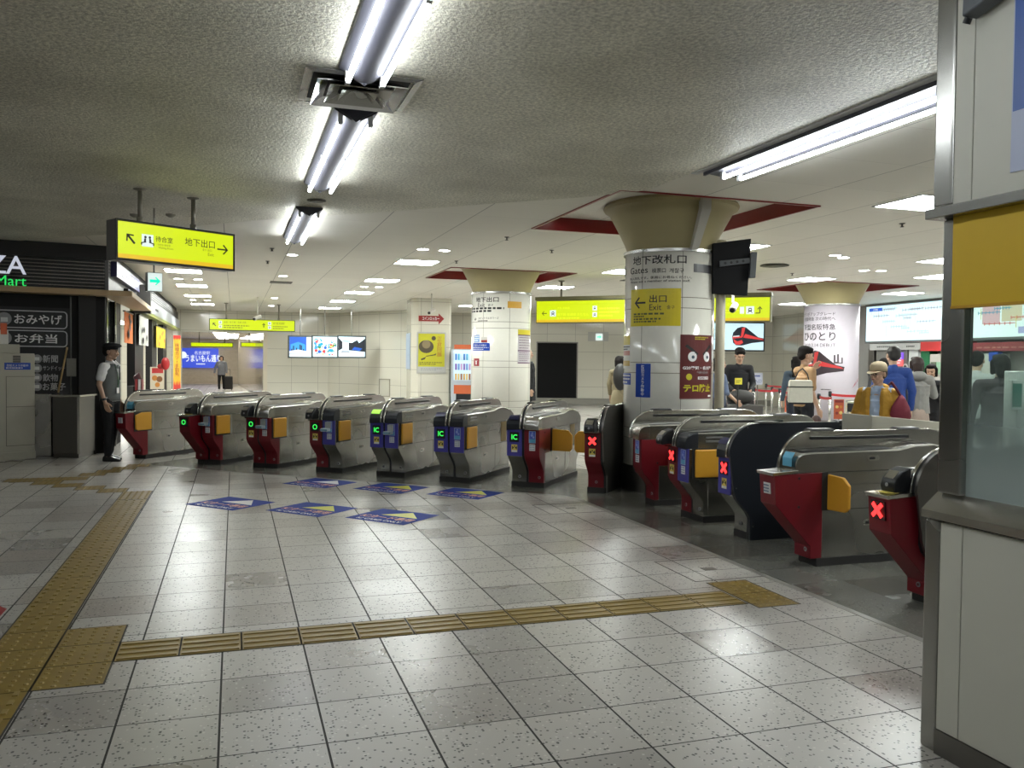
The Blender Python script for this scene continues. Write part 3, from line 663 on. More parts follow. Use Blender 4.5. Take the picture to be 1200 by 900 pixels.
            obj('sticker_border', fr, mat('sticker_pale', (.5, .6, .75), .4), k, True)
            zz = .495; k = face(.08, .15, .455, .53, WHITE, 'icon_sticker', .001)
        else:
            D2 = Pl((0, FY, 0), (1, 0, 0), (0, -1, 0)); cx = s*.105; zz = .585; k = face(.065, .145, .545, .625, WHITE, 'icon_sticker', .001)
        mb = MB()
        for i in range(3):
            for j in range(3): poly_on(mb, D2, [(cx+(i-1)*.022-.007, zz+(j-1)*.022-.006), (cx+(i-1)*.022+.007, zz+(j-1)*.022-.006), (cx+(i-1)*.022+.007, zz+(j-1)*.022+.006), (cx+(i-1)*.022-.007, zz+(j-1)*.022+.006)], -.003, .001)
        obj('icon', mb, mat('icon_slate', (.22, .28, .36), .5), k, True)
    if long:
        obj('tray', px(MB(), [(-.39, .685), (-.17, .698), (-.17, .722), (-.39, .708)], .006, O+.006), STEELH, t, True, bevel=.004)
        if s > 0 and not disp:
            obj('top_sticker', MB().loft([[(X(.06), y, z), (X(.17), y, z), (X(.17), y, z+.002), (X(.06), y, z+.002)] for y, z in ((-.197, .74), (-.196, .80), (-.17, .842))]).map(lambda a, b, c: (a, b-.008, c+.003)), LBLUE, t, True)
        else:
            obj('tray_sticker', bx(MB(), .05, .15, -.36, -.27, .7155, .7195), SYEL, t, True)
    else:
        if s > 0 and red and not disp: obj('rounded_cap', MB().loft([sec(y, zo+.003, zi+.003) for y, zo, zi in ring_[:6]]).map(lambda a, b, c: (a*1.01, b-.003, c)), STEELH, t, True, bevel=.004)
    if reader:
        yb = -.20; r = obj('ticket_reader', px(MB(), [(yb, .715), (yb-.105, .715), (yb-.115, .75), (yb-.10, .80), (yb-.05, .845), (yb+.02, .87), (yb+.03, .715)], .045, .165), BLACK, t, True, bevel=.012, seg=3, label='black ticket reader')
        obj('reader_slot', MB().loft([[(X(.065), y, z), (X(.145), y, z), (X(.145), y, z+.004), (X(.065), y, z+.004)] for y, z in ((yb-.10, .801), (yb-.055, .843))]), CHROME, r, True)
        circle(mb := MB(), Pl((0, yb-.112, 0), (1, 0, 0), (0, -1, 0)), cx, .762, .012, 0, .004); obj('reader_mark', mb, GREYP, r, True)
    elif not red and disp:
        g = MB().loft([[(X(.05), y, z), (X(.17), y, z), (X(.17), y, z+.003), (X(.05), y, z+.003)] for y, z in ((-.190, .812), (-.17, .838), (-.135, .858))]).map(lambda a, b, c: (a, b-.006, c+.004))
        obj('card_reader', g, mat('reader_lit', (.25, .6, .1), .3, emit=(.45, 1, .1), k=.5) if disp == 'IC' and num == 'g' else mat('reader_blue', (.03, .03, .10), .3), t, True)
    if tray:
        q = obj('card_holder', bx(MB(), .04, .135, yf-.10, yf-.006, .56, .60), mat('holder_pale', (.42, .50, .54), .35), t, True, bevel=.006)
        obj('holder_back', bx(MB(), .055, .14, yf-.02, yf-.006, .595, .68), mat('holder_clear', (.45, .46, .46), .2), q, True, bevel=.003)
        obj('holder_band', bx(MB(), .038, .137, yf-.103, yf-.09, .572, .588), mat('holder_teal', (.12, .28, .38), .4), q, True)
    # flap and its pocket
    fy0, fy1 = (-.11, .17) if not long else (-.20, .10)
    if flap == 'in':
        bx(p := MB(), O-.001, O+.006, fy0-.012, fy1+.05, .415, .705); obj('flap_pocket', p, BLACKM, t, True)
        obj('pocket_trim', bx(MB(), O-.001, O+.009, fy1+.02, fy1+.06, .42, .70), STEELH, t, True)
        pts = [(fy0+.01, .43), (fy1, .43), (fy1, .692), (fy0+.01, .692)] if not long else [(fy0+.05, .43), (fy1, .43), (fy1, .69), (fy0+.11, .69), (fy0, .655), (fy0, .45)]
        obj('flap', px(MB(), pts, O+.004, O+.03), YEL, t, True, bevel=.018, seg=3, label='yellow flap door')
    elif flap in ('out', 'outlong'):
        bx(p := MB(), O-.001, O+.004, nb-.02, nb+.03, .42, .70); obj('flap_pocket', p, BLACKM, t, True)
        W = .26 if flap == 'out' else .185; y_ = nb+.02
        mb = MB(); pts = [(O+.005, .42), (O+W-.03, .42), (O+W, .45), (O+W, .62), (O+W-.05, .675), (O+.005, .685)]
        if flap == 'outlong': mb.prism(pts, lambda a, b: (X(a), y_+(a-O)*.25, b), lambda a, b: (X(a), y_+(a-O)*.25+.026, b))
        else: mb.prism(pts, lambda a, b: (X(a), y_, b), lambda a, b: (X(a), y_+.026, b))
        obj('flap', mb, YEL, t, True, bevel=.010, seg=3, label='yellow flap door, swung open')
        for z in (.45, .66): obj('hinge_knob', MB().cyl((X(O-.004), nb-.22, z), (X(O+.004), nb-.22, z), .010, 10), BLACK, t, True)
    # rear pocket
    obj('rear_pocket', bx(MB(), O-.001, O+.003, .98, 1.16, .43, .69), mat('pocket_reflection', (.20, .14, .04), .35, .6), t, True)  # gold reflection in the pocket put into the panel colour
    # badge near the floor
    yb = (-.05 if long else 0)-.007
    B = Pl((0, yb, 0), (1, 0, 0), (0, -1, 0)); cx = s*.15 if s > 0 else s*.10
    o = obj('badge', circle(MB(), B, cx, .125, .016, -.004, .001), GREYP, t, True)
    obj('badge_print', circle(MB(), B, cx, .125, .009, -.003, .002), INK if not red else RED, o, True)
    if num and num != 'g': text(num, B, cx, .125, .016, INK, o, 'badge_number', bold=.02, w=.003, local=True)
def gate(name, corner, th, label, left=None, right=None, panel=None, grp='ticket gates left of the nearest column'):
    """corner: root point of the fin on the floor"""
    t = thing('ticket_gate', label, 'ticket gate', (*corner, 0), th, grp)
    for s in (-1, 1):
        if (s < 0 and left) or (s > 0 and right):
            obj('fin_plate', MB().px(FIN, min(s*.012, s*.034), max(s*.012, s*.034)), STEELH, t, True, bevel=.007, seg=3)
    low = [(0, .06), (.0, .19), (-.03, .24), (-.13, .35), (-.15, .40), (-.15, .70)]
    core = low+[(y+.012 if y < .3 else y-.012, min(z, .985)) for y, z in FIN]+[(L_-.02, .45), (1.26, .2), (1.26, .06)]
    obj('fin_core', MB().px(core, -.012, .012), BLACK, t, True)
    if left: gate_half(t, -1, **left)
    if right: gate_half(t, 1, **right)
    if panel:
        s, m, lb = panel; P_ = [(0, 0.0), (.0, .19), (-.03, .24), (-.13, .35), (-.16, .42), (-.205, .71)]+arcpts((.06, .72), .275, 178, 92, 9)+[(.12, 1.0), (1.28, 1.0), (1.42, .95), (1.44, .45), (1.30, .2), (1.29, 0)]
        obj('side_panel', MB().px(P_, min(s*.012, s*.035), max(s*.012, s*.035)), m, t, True, bevel=.004, label=lb)
        sc = MB()
        for y, z in ((-.04, .96), (-.14, .45), (.9, .97), (.03, .12), (1.1, .1)): sc.cyl((s*.034, y, z), (s*.037, y, z), .006, 8)
        obj('panel_screw', sc, DSTEEL, t, True)
    for y in (.17, .98): obj('sensor_cap', MB().loft([[(-.05, y-.11, .994), (.05, y-.11, .994), (.05, y+.11, .994), (-.05, y+.11, .994)], [(-.04, y-.09, 1.008), (.04, y-.09, 1.008), (.04, y+.09, 1.008), (-.04, y+.09, 1.008)]]), BLACK, t, True)
    return t
AX = Vector((.752, -.659)); LX = Vector((.7615, -.648)); TA = -math.radians(40.4)
def ga(c): v = Vector(c)-LX*.2; return (v.x, v.y)
gate('g1', ga((-1.24, 13.45)), TA, 'leftmost ticket gate beside the uniformed clerk, long red nose and chamfered yellow flap', right=dict(kind='red', long=True))
gate('g2', ga((-.18, 12.51)), TA, 'second ticket gate from the left, long red nose with green ring and short red half', left=dict(kind='red', long=True, disp='O', reader=True, flap=None), right=dict(kind='red', tray=True))
gate('g3', ga((.56, 11.86)), TA, 'third ticket gate from the left, both halves red, green ring display', left=dict(kind='red', disp='O', reader=True, flap=None), right=dict(kind='red', tray=True))
gate('g4', ga((1.35, 11.22)), TA, 'fourth ticket gate from the left, red half with green ring and blue half', left=dict(kind='red', disp='O', reader=True, flap=None), right=dict(kind='blue', tray=True))
gate('g5', ga((2.06, 10.61)), TA, 'blue and silver ticket gate with lit green card reader and pale card holder', left=dict(kind='blue', disp='IC', num='g', flap=None), right=dict(kind='blue', tray=True))
gate('g6', ga((2.73, 9.92)), TA, 'blue and silver ticket gate with two plain blue fronts, no card holder', left=dict(kind='blue', disp='IC', flap=None), right=dict(kind='blue'))
gate('g7', ga((3.47, 9.31)), TA, 'ticket gate with blue left half and red right half, yellow flap swung open', left=dict(kind='blue', disp='IC', flap=None), right=dict(kind='red', flap='out'))
gate('g8', (4.02, 8.78), TA, 'narrow half ticket gate left of the nearest column, red cross display', left=dict(kind='red', disp='X', reader=True, flap='out'), panel=(1, DSTEEL, 'dark steel side panel'))
GB = 'ticket gates right of the nearest column'
gate('g9', (4.17, 8.07), -PI/2, 'half ticket gate with red front standing before the nearest column', right=dict(kind='red', flap='out'), grp=GB)
gate('g10', (4.17, 7.11), -PI/2, 'ticket gate with red cross and black reader, blue striped right half', left=dict(kind='red', disp='X', reader=True, flap='out'), right=dict(kind='blue'), grp=GB)
gate('g11', (4.14, 6.14), -PI/2, 'half ticket gate clad in a large black side panel, red cross display', left=dict(kind='blue', disp='X', flap='out'), panel=(1, NAVY, 'large black side panel'), grp=GB)
gate('g12', (4.09, 5.39), -PI/2, 'large near ticket gate with long red nose and open yellow flap', right=dict(kind='red', long=True, flap='outlong', num='9'), grp=GB)
gate('g13', (4.13, 4.09), -PI/2, 'nearest ticket gate, half hidden by the booth, red cross on a long red nose', left=dict(kind='red', long=True, disp='X', reader=True, flap='outlong', num='10'), panel=(1, DSTEEL, 'dark steel side panel'), grp=GB)
bw = tag(obj('counter_hood', MB().py([(4.95, 1.0), (4.95, 1.085), (5.75, 1.015), (5.75, .9), (5.2, .0), (4.97, .0)], 5.62, 5.98), BEIGE, bevel=.006), 'beige sloping metal cabinet between the black clad gate and the big near gate', 'cabinet')

# ------------------------------------------------------------------ floor markings
def tact_block(mb, x, y, kind, s=.3, rx=0, z=.0016):
    """one 30 cm block: bars along x, dashes, or studs"""
    if kind == 'bar':
        for k in range(4): mb.box(x+.012, x+s-.012, y+.035+k*.075-.014, y+.035+k*.075+.014, z, z+.005)
    elif kind == 'dash':
        for i in range(4):
            for j in range(3): mb.box(x+.02+i*.075, x+.02+i*.075+.022, y+.02+j*.1+(i % 2)*.03, y+.02+j*.1+(i % 2)*.03+.05, z, z+.005)
    else:
        for i in range(5):
            for j in range(5):
                cx, cy = x+.03+i*.06, y+.03+j*.06; mb.loft([[(cx+r*math.cos(k*PI/3), cy+r*math.sin(k*PI/3), zz) for k in range(6)] for r, zz in ((.014, z), (.009, z+.005))])
def tact_strip(name, blocks, label, dark=True):
    t = thing('tactile_paving', label, 'tactile paving', (blocks[0][0], blocks[0][1], 0)); a, b = MB(), MB()
    for x, y, k in blocks: a.box(x+.004, x+.296, y+.004, y+.296, .0002, .0018); tact_block(b, x, y, k)
    obj('paving_block', a, TACT, t); obj('raised_pattern', b, mat('tactile_pale', (.30, .215, .07), .45, noise=.2), t)  # raised pattern drawn lighter than the blocks
    g = MB(); 
    for x, y, k in blocks: g.box(x-.005, x+.305, y-.005, y+.305, .0001, .0012)
    obj('block_joint', g, SEAM, t); return t
y0 = 4.495
tact_strip('cross', [(-.56+.3*i, y0, 'bar') for i in range(12)], 'yellow ribbed guide strip running across the floor toward the gates')
tact_strip('end', [(3.06+.3*i, 4.40+.3*j, 'stud') for i in range(1) for j in range(2)]+[(3.06, 4.39, 'stud')][:0], 'short yellow studded block at the right end of the guide strip')
tact_strip('long', [(-1.165, 5.1+.3*j, 'dash') for j in range(15)], 'long yellow strip running away at the left, toward the clerk')
tact_strip('junction', [(-1.165, 4.2+.3*j, 'stud') for j in range(3)]+[(-.862, 4.2+.3*j, 'stud') for j in range(3)], 'yellow studded junction patch at the lower left')
tact_strip('near', [(-1.165, 4.2-.3*(j+1), 'dash') for j in range(9)], 'yellow strip at the lower left corner, nearest the viewer')
tact_strip('turn', [(-1.165, 9.62, 'stud')]+[(-1.165-.27*k, 9.9+.27*k, 'stud') for k in range(6)]+[(-2.6, 11.3, 'stud'), (-2.3, 11.3, 'stud'), (-2.0, 11.3, 'stud')], 'yellow diagonal studded strip toward the left wall')
tact_strip('gate', [(-1.85+.15*k, 11.65+.28*k, 'stud') for k in range(4)], 'short yellow studded strip ending before the clerk')
def decal(c, tri, label):
    r_, u_ = Vector((.68, -.733, 0)).normalized(), Vector((.733, .68, 0)).normalized()
    t = thing('floor_sticker', label, 'floor sticker', (c[0], c[1], 0), 0, 'blue card only stickers before the gates')
    S = Pl((c[0], c[1], .0022), r_, (0, 0, 1), up=u_)
    obj('backing', poly_on(MB(), S, [(-.34, -.29), (.34, -.29), (.34, .29), (-.34, .29)], -.001, 0), mat('sticker_navy', (.018, .045, .27), .65, spec=.15), t)
    obj('arrow', poly_on(MB(), S, [(-.15, .02), (.27, .02), (.06, .25)], 0, .0006), tri, t)
    text('ICカード専用', S, 0, -.085, .13, mat('sticker_orange', (.75, .33, .22), .4), t, bold=.02, w=.0007, width=.58)
    text('IC CARD ONLY', S, 0, -.215, .055, WHITE, t, bold=.02, w=.0007, width=.50)
TY = mat('triangle_yellow', (.62, .62, .05), .4)
for c, m_, l in [((-.03, 9.12), WHITE, 'blue floor sticker with a white triangle, leftmost of the near row'), ((.74, 8.56), TY, 'blue floor sticker with a yellow triangle, middle of the near row'), ((1.44, 7.97), TY, 'blue floor sticker with a yellow triangle, rightmost and nearest of the near row'),
             ((.99, 10.37), WHITE, 'blue floor sticker with a white triangle, leftmost of the far row'), ((1.75, 9.76), TY, 'blue floor sticker with a yellow triangle, middle of the far row'), ((2.48, 9.16), TY, 'blue floor sticker with a yellow triangle, rightmost of the far row')]: decal(c, m_, l)
def hatch(x0, y0, x1, y1, label):
    t = thing('floor_hatch', label, 'floor hatch', ((x0+x1)/2, (y0+y1)/2, 0), 0, 'metal edged floor hatches'); e = .008; g = MB()
    for q in ((x0, x1, y0, y0+e), (x0, x1, y1-e, y1), (x0, x0+e, y0, y1), (x1-e, x1, y0, y1)): g.box(*q, 0, .0022)
    obj('edge', g, DSTEEL, t)
    obj('handle', MB().box((x0+x1)/2-.05, (x0+x1)/2+.05, (y0+y1)/2-.035, (y0+y1)/2+.035, 0, .0024), DSTEEL, t)
hatch(3.0, 5.05, 3.57, 5.65, 'square floor hatch beside the dark granite before the near gate')
hatch(2.95, 7.7, 3.6, 8.25, 'square floor hatch before the nearest column')
rc = tag(obj('floor_mat', MB().pz([(-1.9, 5.0), (-1.36, 5.0), (-1.27, 5.35), (-1.27, 5.62), (-1.36, 5.74), (-1.9, 5.74)], .0002, .002), mat('mat_red', (.3, .02, .02), .5)), 'red rounded floor sticker at the left frame edge', 'floor sticker')

# ------------------------------------------------------------------ lit hanging signs
def boxsign(name, S, r, depth, label, stripe=True, frame=BLACK, poles=(), side=None, frt=.02, face=None):
    a0, b0, a1, b1 = r
    t = thing(name, label, 'sign', S.P((a0+a1)/2, b0, -depth/2))
    mb = MB(); slab(mb, S, a0-frt, b0-frt, a1+frt, b1+frt, -depth, -.006); obj('housing', mb, side or frame, t, bevel=.004)
    obj('lit_face', slab(MB(), S, a0, b0+(b1-b0)*.0, a1, b1, -.006, 0), face or SIGNY, t, label='lit yellow face')
    if stripe: obj('amber_stripe', slab(MB(), S, a0, b0, a1, b0+(b1-b0)*.12, 0, .001), SIGNO, t)
    for k, a in enumerate(poles):
        p = S.P(a, b1, -depth/2); zt_ = 2.62 if p.y > 33 else CZ; q = Vector((p.x, p.y, zt_)); o = obj('hanging_pole', MB().cyl(p, q, .022, 14).cyl(p, p+Vector((0, 0, .08)), .032, 14), mat('pole_steel', (.25, .23, .18), .4, .5), t, smooth=True)
        obj('pole_flange', MB().lathe([(.07, zt_-.002), (.06, zt_-.02), (.025, zt_-.03)], (p.x, p.y, 0), 16), MATS['pole_steel'], o)
    return t
# big sign at left: runs along azimuth 57
p1, p2 = onz(174, 222, CZ), onz(232, 232, CZ)
u = Vector((.845, .535, 0)).normalized()
SA = Pl((p1.x, p1.y, 0), u); SA.o -= SA.n*-.10
ra = SA.rect(138, 256, 274, 317); a0, _ = SA.px(138, 280); a1, _ = SA.px(273, 296); b1 = (SA.px(140, 258)[1]+SA.px(272, 277)[1])/2; b0 = (SA.px(140, 301)[1]+SA.px(272, 316)[1])/2
sa = boxsign('hanging_sign', SA, (a0, b0, a1, b1), .20, 'large yellow lit sign for waiting room and exit, hanging at left', poles=((a0+a1)/2-.36, (a0+a1)/2+.22), side=DSTEEL)
frame_on(SA, (a0, b0, a1, b1), .022, BLACKM, sa, 'face_frame', -.01, .004)
W_, H_ = a1-a0, b1-b0; MIDX = lambda f: a0+W_*f; MIDY = lambda f: b0+H_*f
obj('arrow', arrow(SA, MIDX(.10), MIDY(.55), H_*.34, 2.3, th=.17), INK, sa)
obj('pictogram', slab(MB(), SA, MIDX(.19), MIDY(.38), MIDX(.285), MIDY(.72), 0, .002), SIGNW, sa)
pg = MB(); 
for q in (-1, 1):
    cx = MIDX(.2375)+q*.035; circle(pg, SA, cx-q*.012, MIDY(.64), .013, .002, .004, 12)
    for pts in ([(cx-q*.02, MIDY(.6)), (cx+q*.0, MIDY(.6)), (cx+q*.004, MIDY(.5)), (cx-q*.016, MIDY(.5))], [(cx-q*.02, MIDY(.52)), (cx+q*.03, MIDY(.49)), (cx+q*.03, MIDY(.46)), (cx-q*.02, MIDY(.49))], [(cx+q*.022, MIDY(.49)), (cx+q*.034, MIDY(.49)), (cx+q*.034, MIDY(.42)), (cx+q*.022, MIDY(.42))]): poly_on(pg, SA, pts, .002, .004)
obj('pictogram_figures', pg, INK, sa)
text('待合室', SA, MIDX(.375), MIDY(.63), H_*.165, INK, sa, bold=.006, w=.003)
text('대합실 候车室', SA, MIDX(.375), MIDY(.475), H_*.06, mat('ink_dim', (.10, .11, .02), .5), sa, w=.003)
text('Waiting Room', SA, MIDX(.39), MIDY(.385), H_*.07, MATS['ink_dim'], sa, w=.003)
text('地下出口', SA, MIDX(.69), MIDY(.66), H_*.23, INK, sa, bold=.006, w=.003)
text('출구 出口', SA, MIDX(.755), MIDY(.48), H_*.07, MATS['ink_dim'], sa, w=.003)
text('Exit', SA, MIDX(.79), MIDY(.36), H_*.09, MATS['ink_dim'], sa, w=.003)
obj('arrow', arrow(SA, MIDX(.90), MIDY(.55), H_*.36, 0, th=.12), INK, sa)
# small camera domes above the sign
for px_, l in ((158, 'left'), (200, 'right')):
    q = onz(px_, 250, CZ); tag(obj('smoke_detector', MB().lathe([(.06, CZ), (.055, CZ-.03), (.02, CZ-.05)], (q.x, q.y, 0), 16), mat('detector', (.3, .28, .22), .5), smooth=True), 'small %s round detector on the ceiling behind the large left sign' % l, 'detector')
# long sign in front of the far wall, parallel with the gates
SL = Pl((7.9, 15.6, 0), (.752, -.659, 0))
def S_at(u, depth, px):  # plane through the point seen at column px at the given depth
    p = D30(px, depth); return Pl((p.x, p.y, 0), u)
SL = S_at((.752, -.659, 0), 17.3, 700)
a0 = SL.px(629, 365)[0]; a1 = SL.px(902, 360)[0]; b1 = (SL.px(660, 353)[1]+SL.px(890, 348)[1])/2; b0 = (SL.px(660, 378)[1]+SL.px(890, 375)[1])/2
sl = boxsign('long_sign', SL, (a0, b0, a1, b1), .25, 'very long yellow lit sign with train symbols behind the nearest column', poles=(a0+.5, a1-.8), side=mat('sign_olive', (.12, .11, .05), .5))
obj('top_cover', slab(MB(), SL, a0-.03, b1+.02, a1+.03, b1+.09, -.3, .02), MATS['sign_olive'], sl)
W_, H_ = a1-a0, b1-b0
for f in (.17, .72): obj('row_divider', slab(MB(), SL, a0, b1-.02-H_*.12, a1, b1-.018-H_*.12, 0, .001), mat('sign_line', (.2, .3, 0), .5), sl); break
def trainsym(S, a, b, s, parent):
    o = obj('pictogram', slab(MB(), S, a-s/2, b-s/2, a+s/2, b+s/2, .001, .003), SIGNW, parent)
    mb = MB(); poly_on(mb, S, [(a-s*.2, b-s*.2), (a+s*.2, b-s*.2), (a+s*.24, b+s*.1), (a+s*.17, b+s*.28), (a-s*.17, b+s*.28), (a-s*.24, b+s*.1)], .003, .004)
    for q in (-1, 1): poly_on(mb, S, [(a+q*s*.12, b-s*.2), (a+q*s*.2, b-s*.2), (a+q*s*.32, b-s*.38), (a+q*s*.24, b-s*.38)], .003, .004)
    obj('train_symbol', mb, INK, o); slab(wb := MB(), S, a-s*.14, b+s*.0, a+s*.14, b+s*.16, .004, .005); obj('symbol_window', wb, SIGNW, o)
xa = lambda p: SL.px(p, 365)[0]
obj('arrow', arrow(SL, xa(638), b0+H_*.42, H_*.26, PI, th=.14), INK, sl); trainsym(SL, xa(648), b0+H_*.42, H_*.3, sl)
DIMY = mat('sign_faint_print', (.3, .35, .02), .5, emit=(.35, .42, .0), k=.8)
text('JR線 新幹線', SL, xa(653), b0+H_*.66, H_*.13, DIMY, sl, align='L', w=.002)
text('地下鉄 桜通線 きたなん', SL, xa(653), b0+H_*.36, H_*.13, DIMY, sl, align='L', w=.002, width=xa(690)-xa(653)); bars(SL, xa(653), b0+H_*.14, xa(688), b0+H_*.24, 1, DIMY, sl, w=.002)
for f in (.64, .34): trainsym(SL, xa(697), b0+H_*f, H_*.22, sl)
bars(SL, xa(702), b0+H_*.2, xa(726), b0+H_*.7, 3, DIMY, sl, w=.002)
text('名鉄線', SL, xa(858), b0+H_*.70, H_*.15, DIMY, sl, w=.002); bars(SL, xa(846), b0+H_*.3, xa(866), b0+H_*.5, 2, DIMY, sl, w=.002)
obj('pictogram', slab(MB(), SL, xa(867), b0+H_*.3, xa(872), b0+H_*.6, .001, .003), SIGNW, sl); trainsym(SL, xa(879), b0+H_*.45, H_*.34, sl)
ub = MB(); c0, e0, k0 = xa(890), b0+H_*.45, H_*.3
for pts in ([(-.55, -.5), (.05, -.5), (.05, -.36), (-.55, -.36)], [(-.02, -.5), (.12, -.4), (.12, .3), (-.02, .3)], [(.05, .55), (-.3, .15), (-.2, .08), (.05, .36), (.3, .08), (.4, .15)]): poly_on(ub, SL, [(c0+x*k0, e0+y*k0) for x, y in pts], .001, .003)
obj('turn_arrow', ub, INK, sl)
# sign by the far corridor mouth
SF = Pl((0, 27.4, 0), (1, 0, 0)); q = lambda x, y: SF.px(x, y)
a0, a1 = q(246, 381)[0], q(345, 381)[0]; b0, b1 = q(295, 387)[1], q(295, 375)[1]
sf = boxsign('hanging_sign', SF, (a0, b0, a1, b1), .2, 'yellow lit sign hanging before the corridor mouth', stripe=False, poles=(a0+.47, a1-.47), side=BLACK)
W_, H_ = a1-a0, b1-b0
obj('arrow', arrow(SF, a0+W_*.05, b0+H_*.5, H_*.42, 2.3, th=.2), INK, sf); obj('arrow', arrow(SF, a0+W_*.63, b0+H_*.5, H_*.42, PI/2, th=.2), INK, sf)
for fx in (.12, .70):
    for fy in (.7, .3): trainsym(SF, a0+W_*fx, b0+H_*fy, H_*.3, sf)
INKG = MATS['ink_dim']
text('JR線・地下鉄・名鉄 方面', SF, a0+W_*.16, b0+H_*.72, H_*.22, INKG, sf, align='L', w=.002, width=W_*.26); bars(SF, a0+W_*.16, b0+H_*.12, a0+W_*.46, b0+H_*.5, 2, INKG, sf, w=.002)
text('地下鉄 桜通線', SF, a0+W_*.74, b0+H_*.72, H_*.22, INKG, sf, align='L', w=.002, width=W_*.14); bars(SF, a0+W_*.74, b0+H_*.12, a0+W_*.92, b0+H_*.5, 2, INKG, sf, w=.002)
# exit direction sign, green arrow
SE = S_at((.93, .37, 0), 9.6, 182); a0, a1 = SE.px(173.5, 330)[0], SE.px(190, 330)[0]; b0, b1 = SE.px(182, 341)[1], SE.px(182, 320)[1]
se = boxsign('exit_light', SE, (a0, b0, a1, b1), .08, 'small white lit exit sign with a green arrow below the large left sign', stripe=False, side=mat('exit_housing', (.25, .25, .24), .4), frt=.006, face=SIGNW)
obj('hanging_pole', MB().cyl(SE.P((a0+a1)/2, b1, -.04), SE.P((a0+a1)/2, CZ, -.04), .01, 8), STEEL, se)
obj('arrow', arrow(SE, (a0+a1)/2, (b0+b1)/2+.01, (a1-a0)*.75, 0, th=.28, w0=0, w1=.002), mat('exit_green', (.0, .25, .15), .4, emit=(0, .65, .38), k=.7), se)
# small exit lights far away
for (x, y0_, y1_, x1, dep, l, dx) in ((563, 0, 0, 0, 0, '', 0),):
    pass
FW = Pl((D30(600).x, D30(600).y, 0), (_r0.x, _r0.y, 0))      # long pale wall plane
r = FW.rect(698, 391, 706, 399); sx = board('exit_light', FW, r, SIGNW, 'tiny lit exit sign on a grey plate on the pale wall', 'sign', .03, .06)
o = obj('arrow', arrow(FW, (r[0]+r[2])/2, (r[1]+r[3])/2, (r[2]-r[0])*.6, 0, w0=.061, w1=.064, th=.25), MATS['exit_green'], sx); obj('back_plate', slab(MB(), FW, *FW.rect(689, 389, 713, 400), .0, .03), mat('plate_grey', (.42, .41, .37), .4), sx)

# ------------------------------------------------------------------ far walls: screens, door, posters
r = FW.rect(629.5, 402, 675.5, 469.5); r = (r[0], .22, r[2], r[3])
d = board('black_board', FW, r, mat('door_black', (.006, .006, .006), .7, spec=.15), 'tall black panel on the pale wall between the two columns', 'panel', .0, .05); frame_on(FW, r, .04, DSTEEL, d, w1=.06)
tb = thing('television', '', 'screen')
bpy.data.objects.remove(tb)
def screen(S, r, label, draw, dep=.08, group=None, face=None):
    a0, b0, a1, b1 = r; t = thing('wall_screen', label, 'screen', S.P((a0+a1)/2, b0, dep/2), 0, group)
    obj('bezel', slab(MB(), S, a0-.05, b0-.05, a1+.05, b1+.05, 0, dep-.01), mat('bezel_grey', (.06, .07, .07), .3), t, bevel=.006)
    obj('lit_screen', slab(MB(), S, a0, b0, a1, b1, dep-.01, dep), face or GLOSSW, t); draw(t, S, a0, b0, a1-a0, b1-b0, dep); return t
def em(name, c, k=.45): return mat(name, tuple(x*.3 for x in c), .4, emit=c, k=k)
E_BLU, E_SKY, E_WHT, E_BLK, E_RED, E_GRN, E_TEAL = em('lit_blue', (.02, .12, .62)), em('lit_sky', (.05, .35, .85)), em('lit_white', (.85, .92, .95)), em('lit_dark', (.015, .02, .03)), em('lit_red', (.75, .06, .06)), em('lit_green', (.05, .25, .06)), em('lit_teal', (.0, .35, .55))
E_PINK = em('lit_pink', (.9, .55, .6)); E_YEL = em('lit_yellow', (.85, .75, .2)); E_GREY = em('lit_grey', (.35, .4, .45)); E_FNT = em('lit_faint', (.5, .68, .75))
def PG(S, pts, a, b, w, h, w0, m, t, name='picture'): return obj(name, poly_on(MB(), S, [(a+x*w, b+y*h) for x, y in pts], w0, w0+.002), m, t)
TRAIN = dict(body=[(.0, .46), (.03, .68), (.16, .92), (.30, 1.0), (.42, .96), (.80, .45), (1.0, .38), (.98, .22), (.60, .14), (.30, .0), (.12, .02), (.03, .15)],
  glass=[(.07, .66), (.18, .86), (.30, .93), (.27, .55), (.06, .50)], r1=[(.0, .46), (.27, .50), (.30, .93), (.40, .96), (.34, .50), (.30, .42), (.02, .36)], r2=[(.40, .62), (.92, .37), (.98, .30), (.34, .42)], r3=[(.03, .36), (.16, .22), (.30, .30), (.34, .15), (.24, .05), (.10, .06)], wh=[(.03, .50), (.22, .54), (.22, .48), (.03, .45)])
def train(S, a, b, w, h, w0, t, lit=True, name='train_picture'):
    M = (E_BLK, E_RED, E_WHT) if lit else (mat('print_black', (.03, .02, .025), .4), mat('print_red', (.45, .03, .03), .4), WHITE)
    o = PG(S, TRAIN['body'], a, b, w, h, w0, M[0], t, name)
    for k in ('r1', 'r2', 'r3'): PG(S, TRAIN[k], a, b, w, h, w0+.002, M[1], o, 'train_stripe')
    PG(S, TRAIN['wh'], a, b, w, h, w0+.004, M[2], o, 'train_lamp')
    return o
def scr_train(t, S, a, b, w, h, d):
    text('名阪特急', S, a+w*.05, b+h*.78, h*.13, E_FNT, t, align='L', w=d+.002); text('ひのとり', S, a+w*.0, b+h*.55, h*.14, E_FNT, t, align='L', w=d+.002); bars(S, a+w*.03, b+h*.36, a+w*.25, b+h*.44, 1, E_FNT, t, w=d+.002)
    train(S, a+w*.46, b+h*.16, w*.56, h*.72, d, t); PG(S, [(0, 0), (.5, .5), (1, .3), (.6, 1), (.5, .6)], a+w*.26, b+h*.3, w*.08, h*.1, d, E_YEL, t)
r = FW.rect(826, 379, 894, 410); screen(FW, r, 'bright screen showing a red express train, right of the nearest column', scr_train)
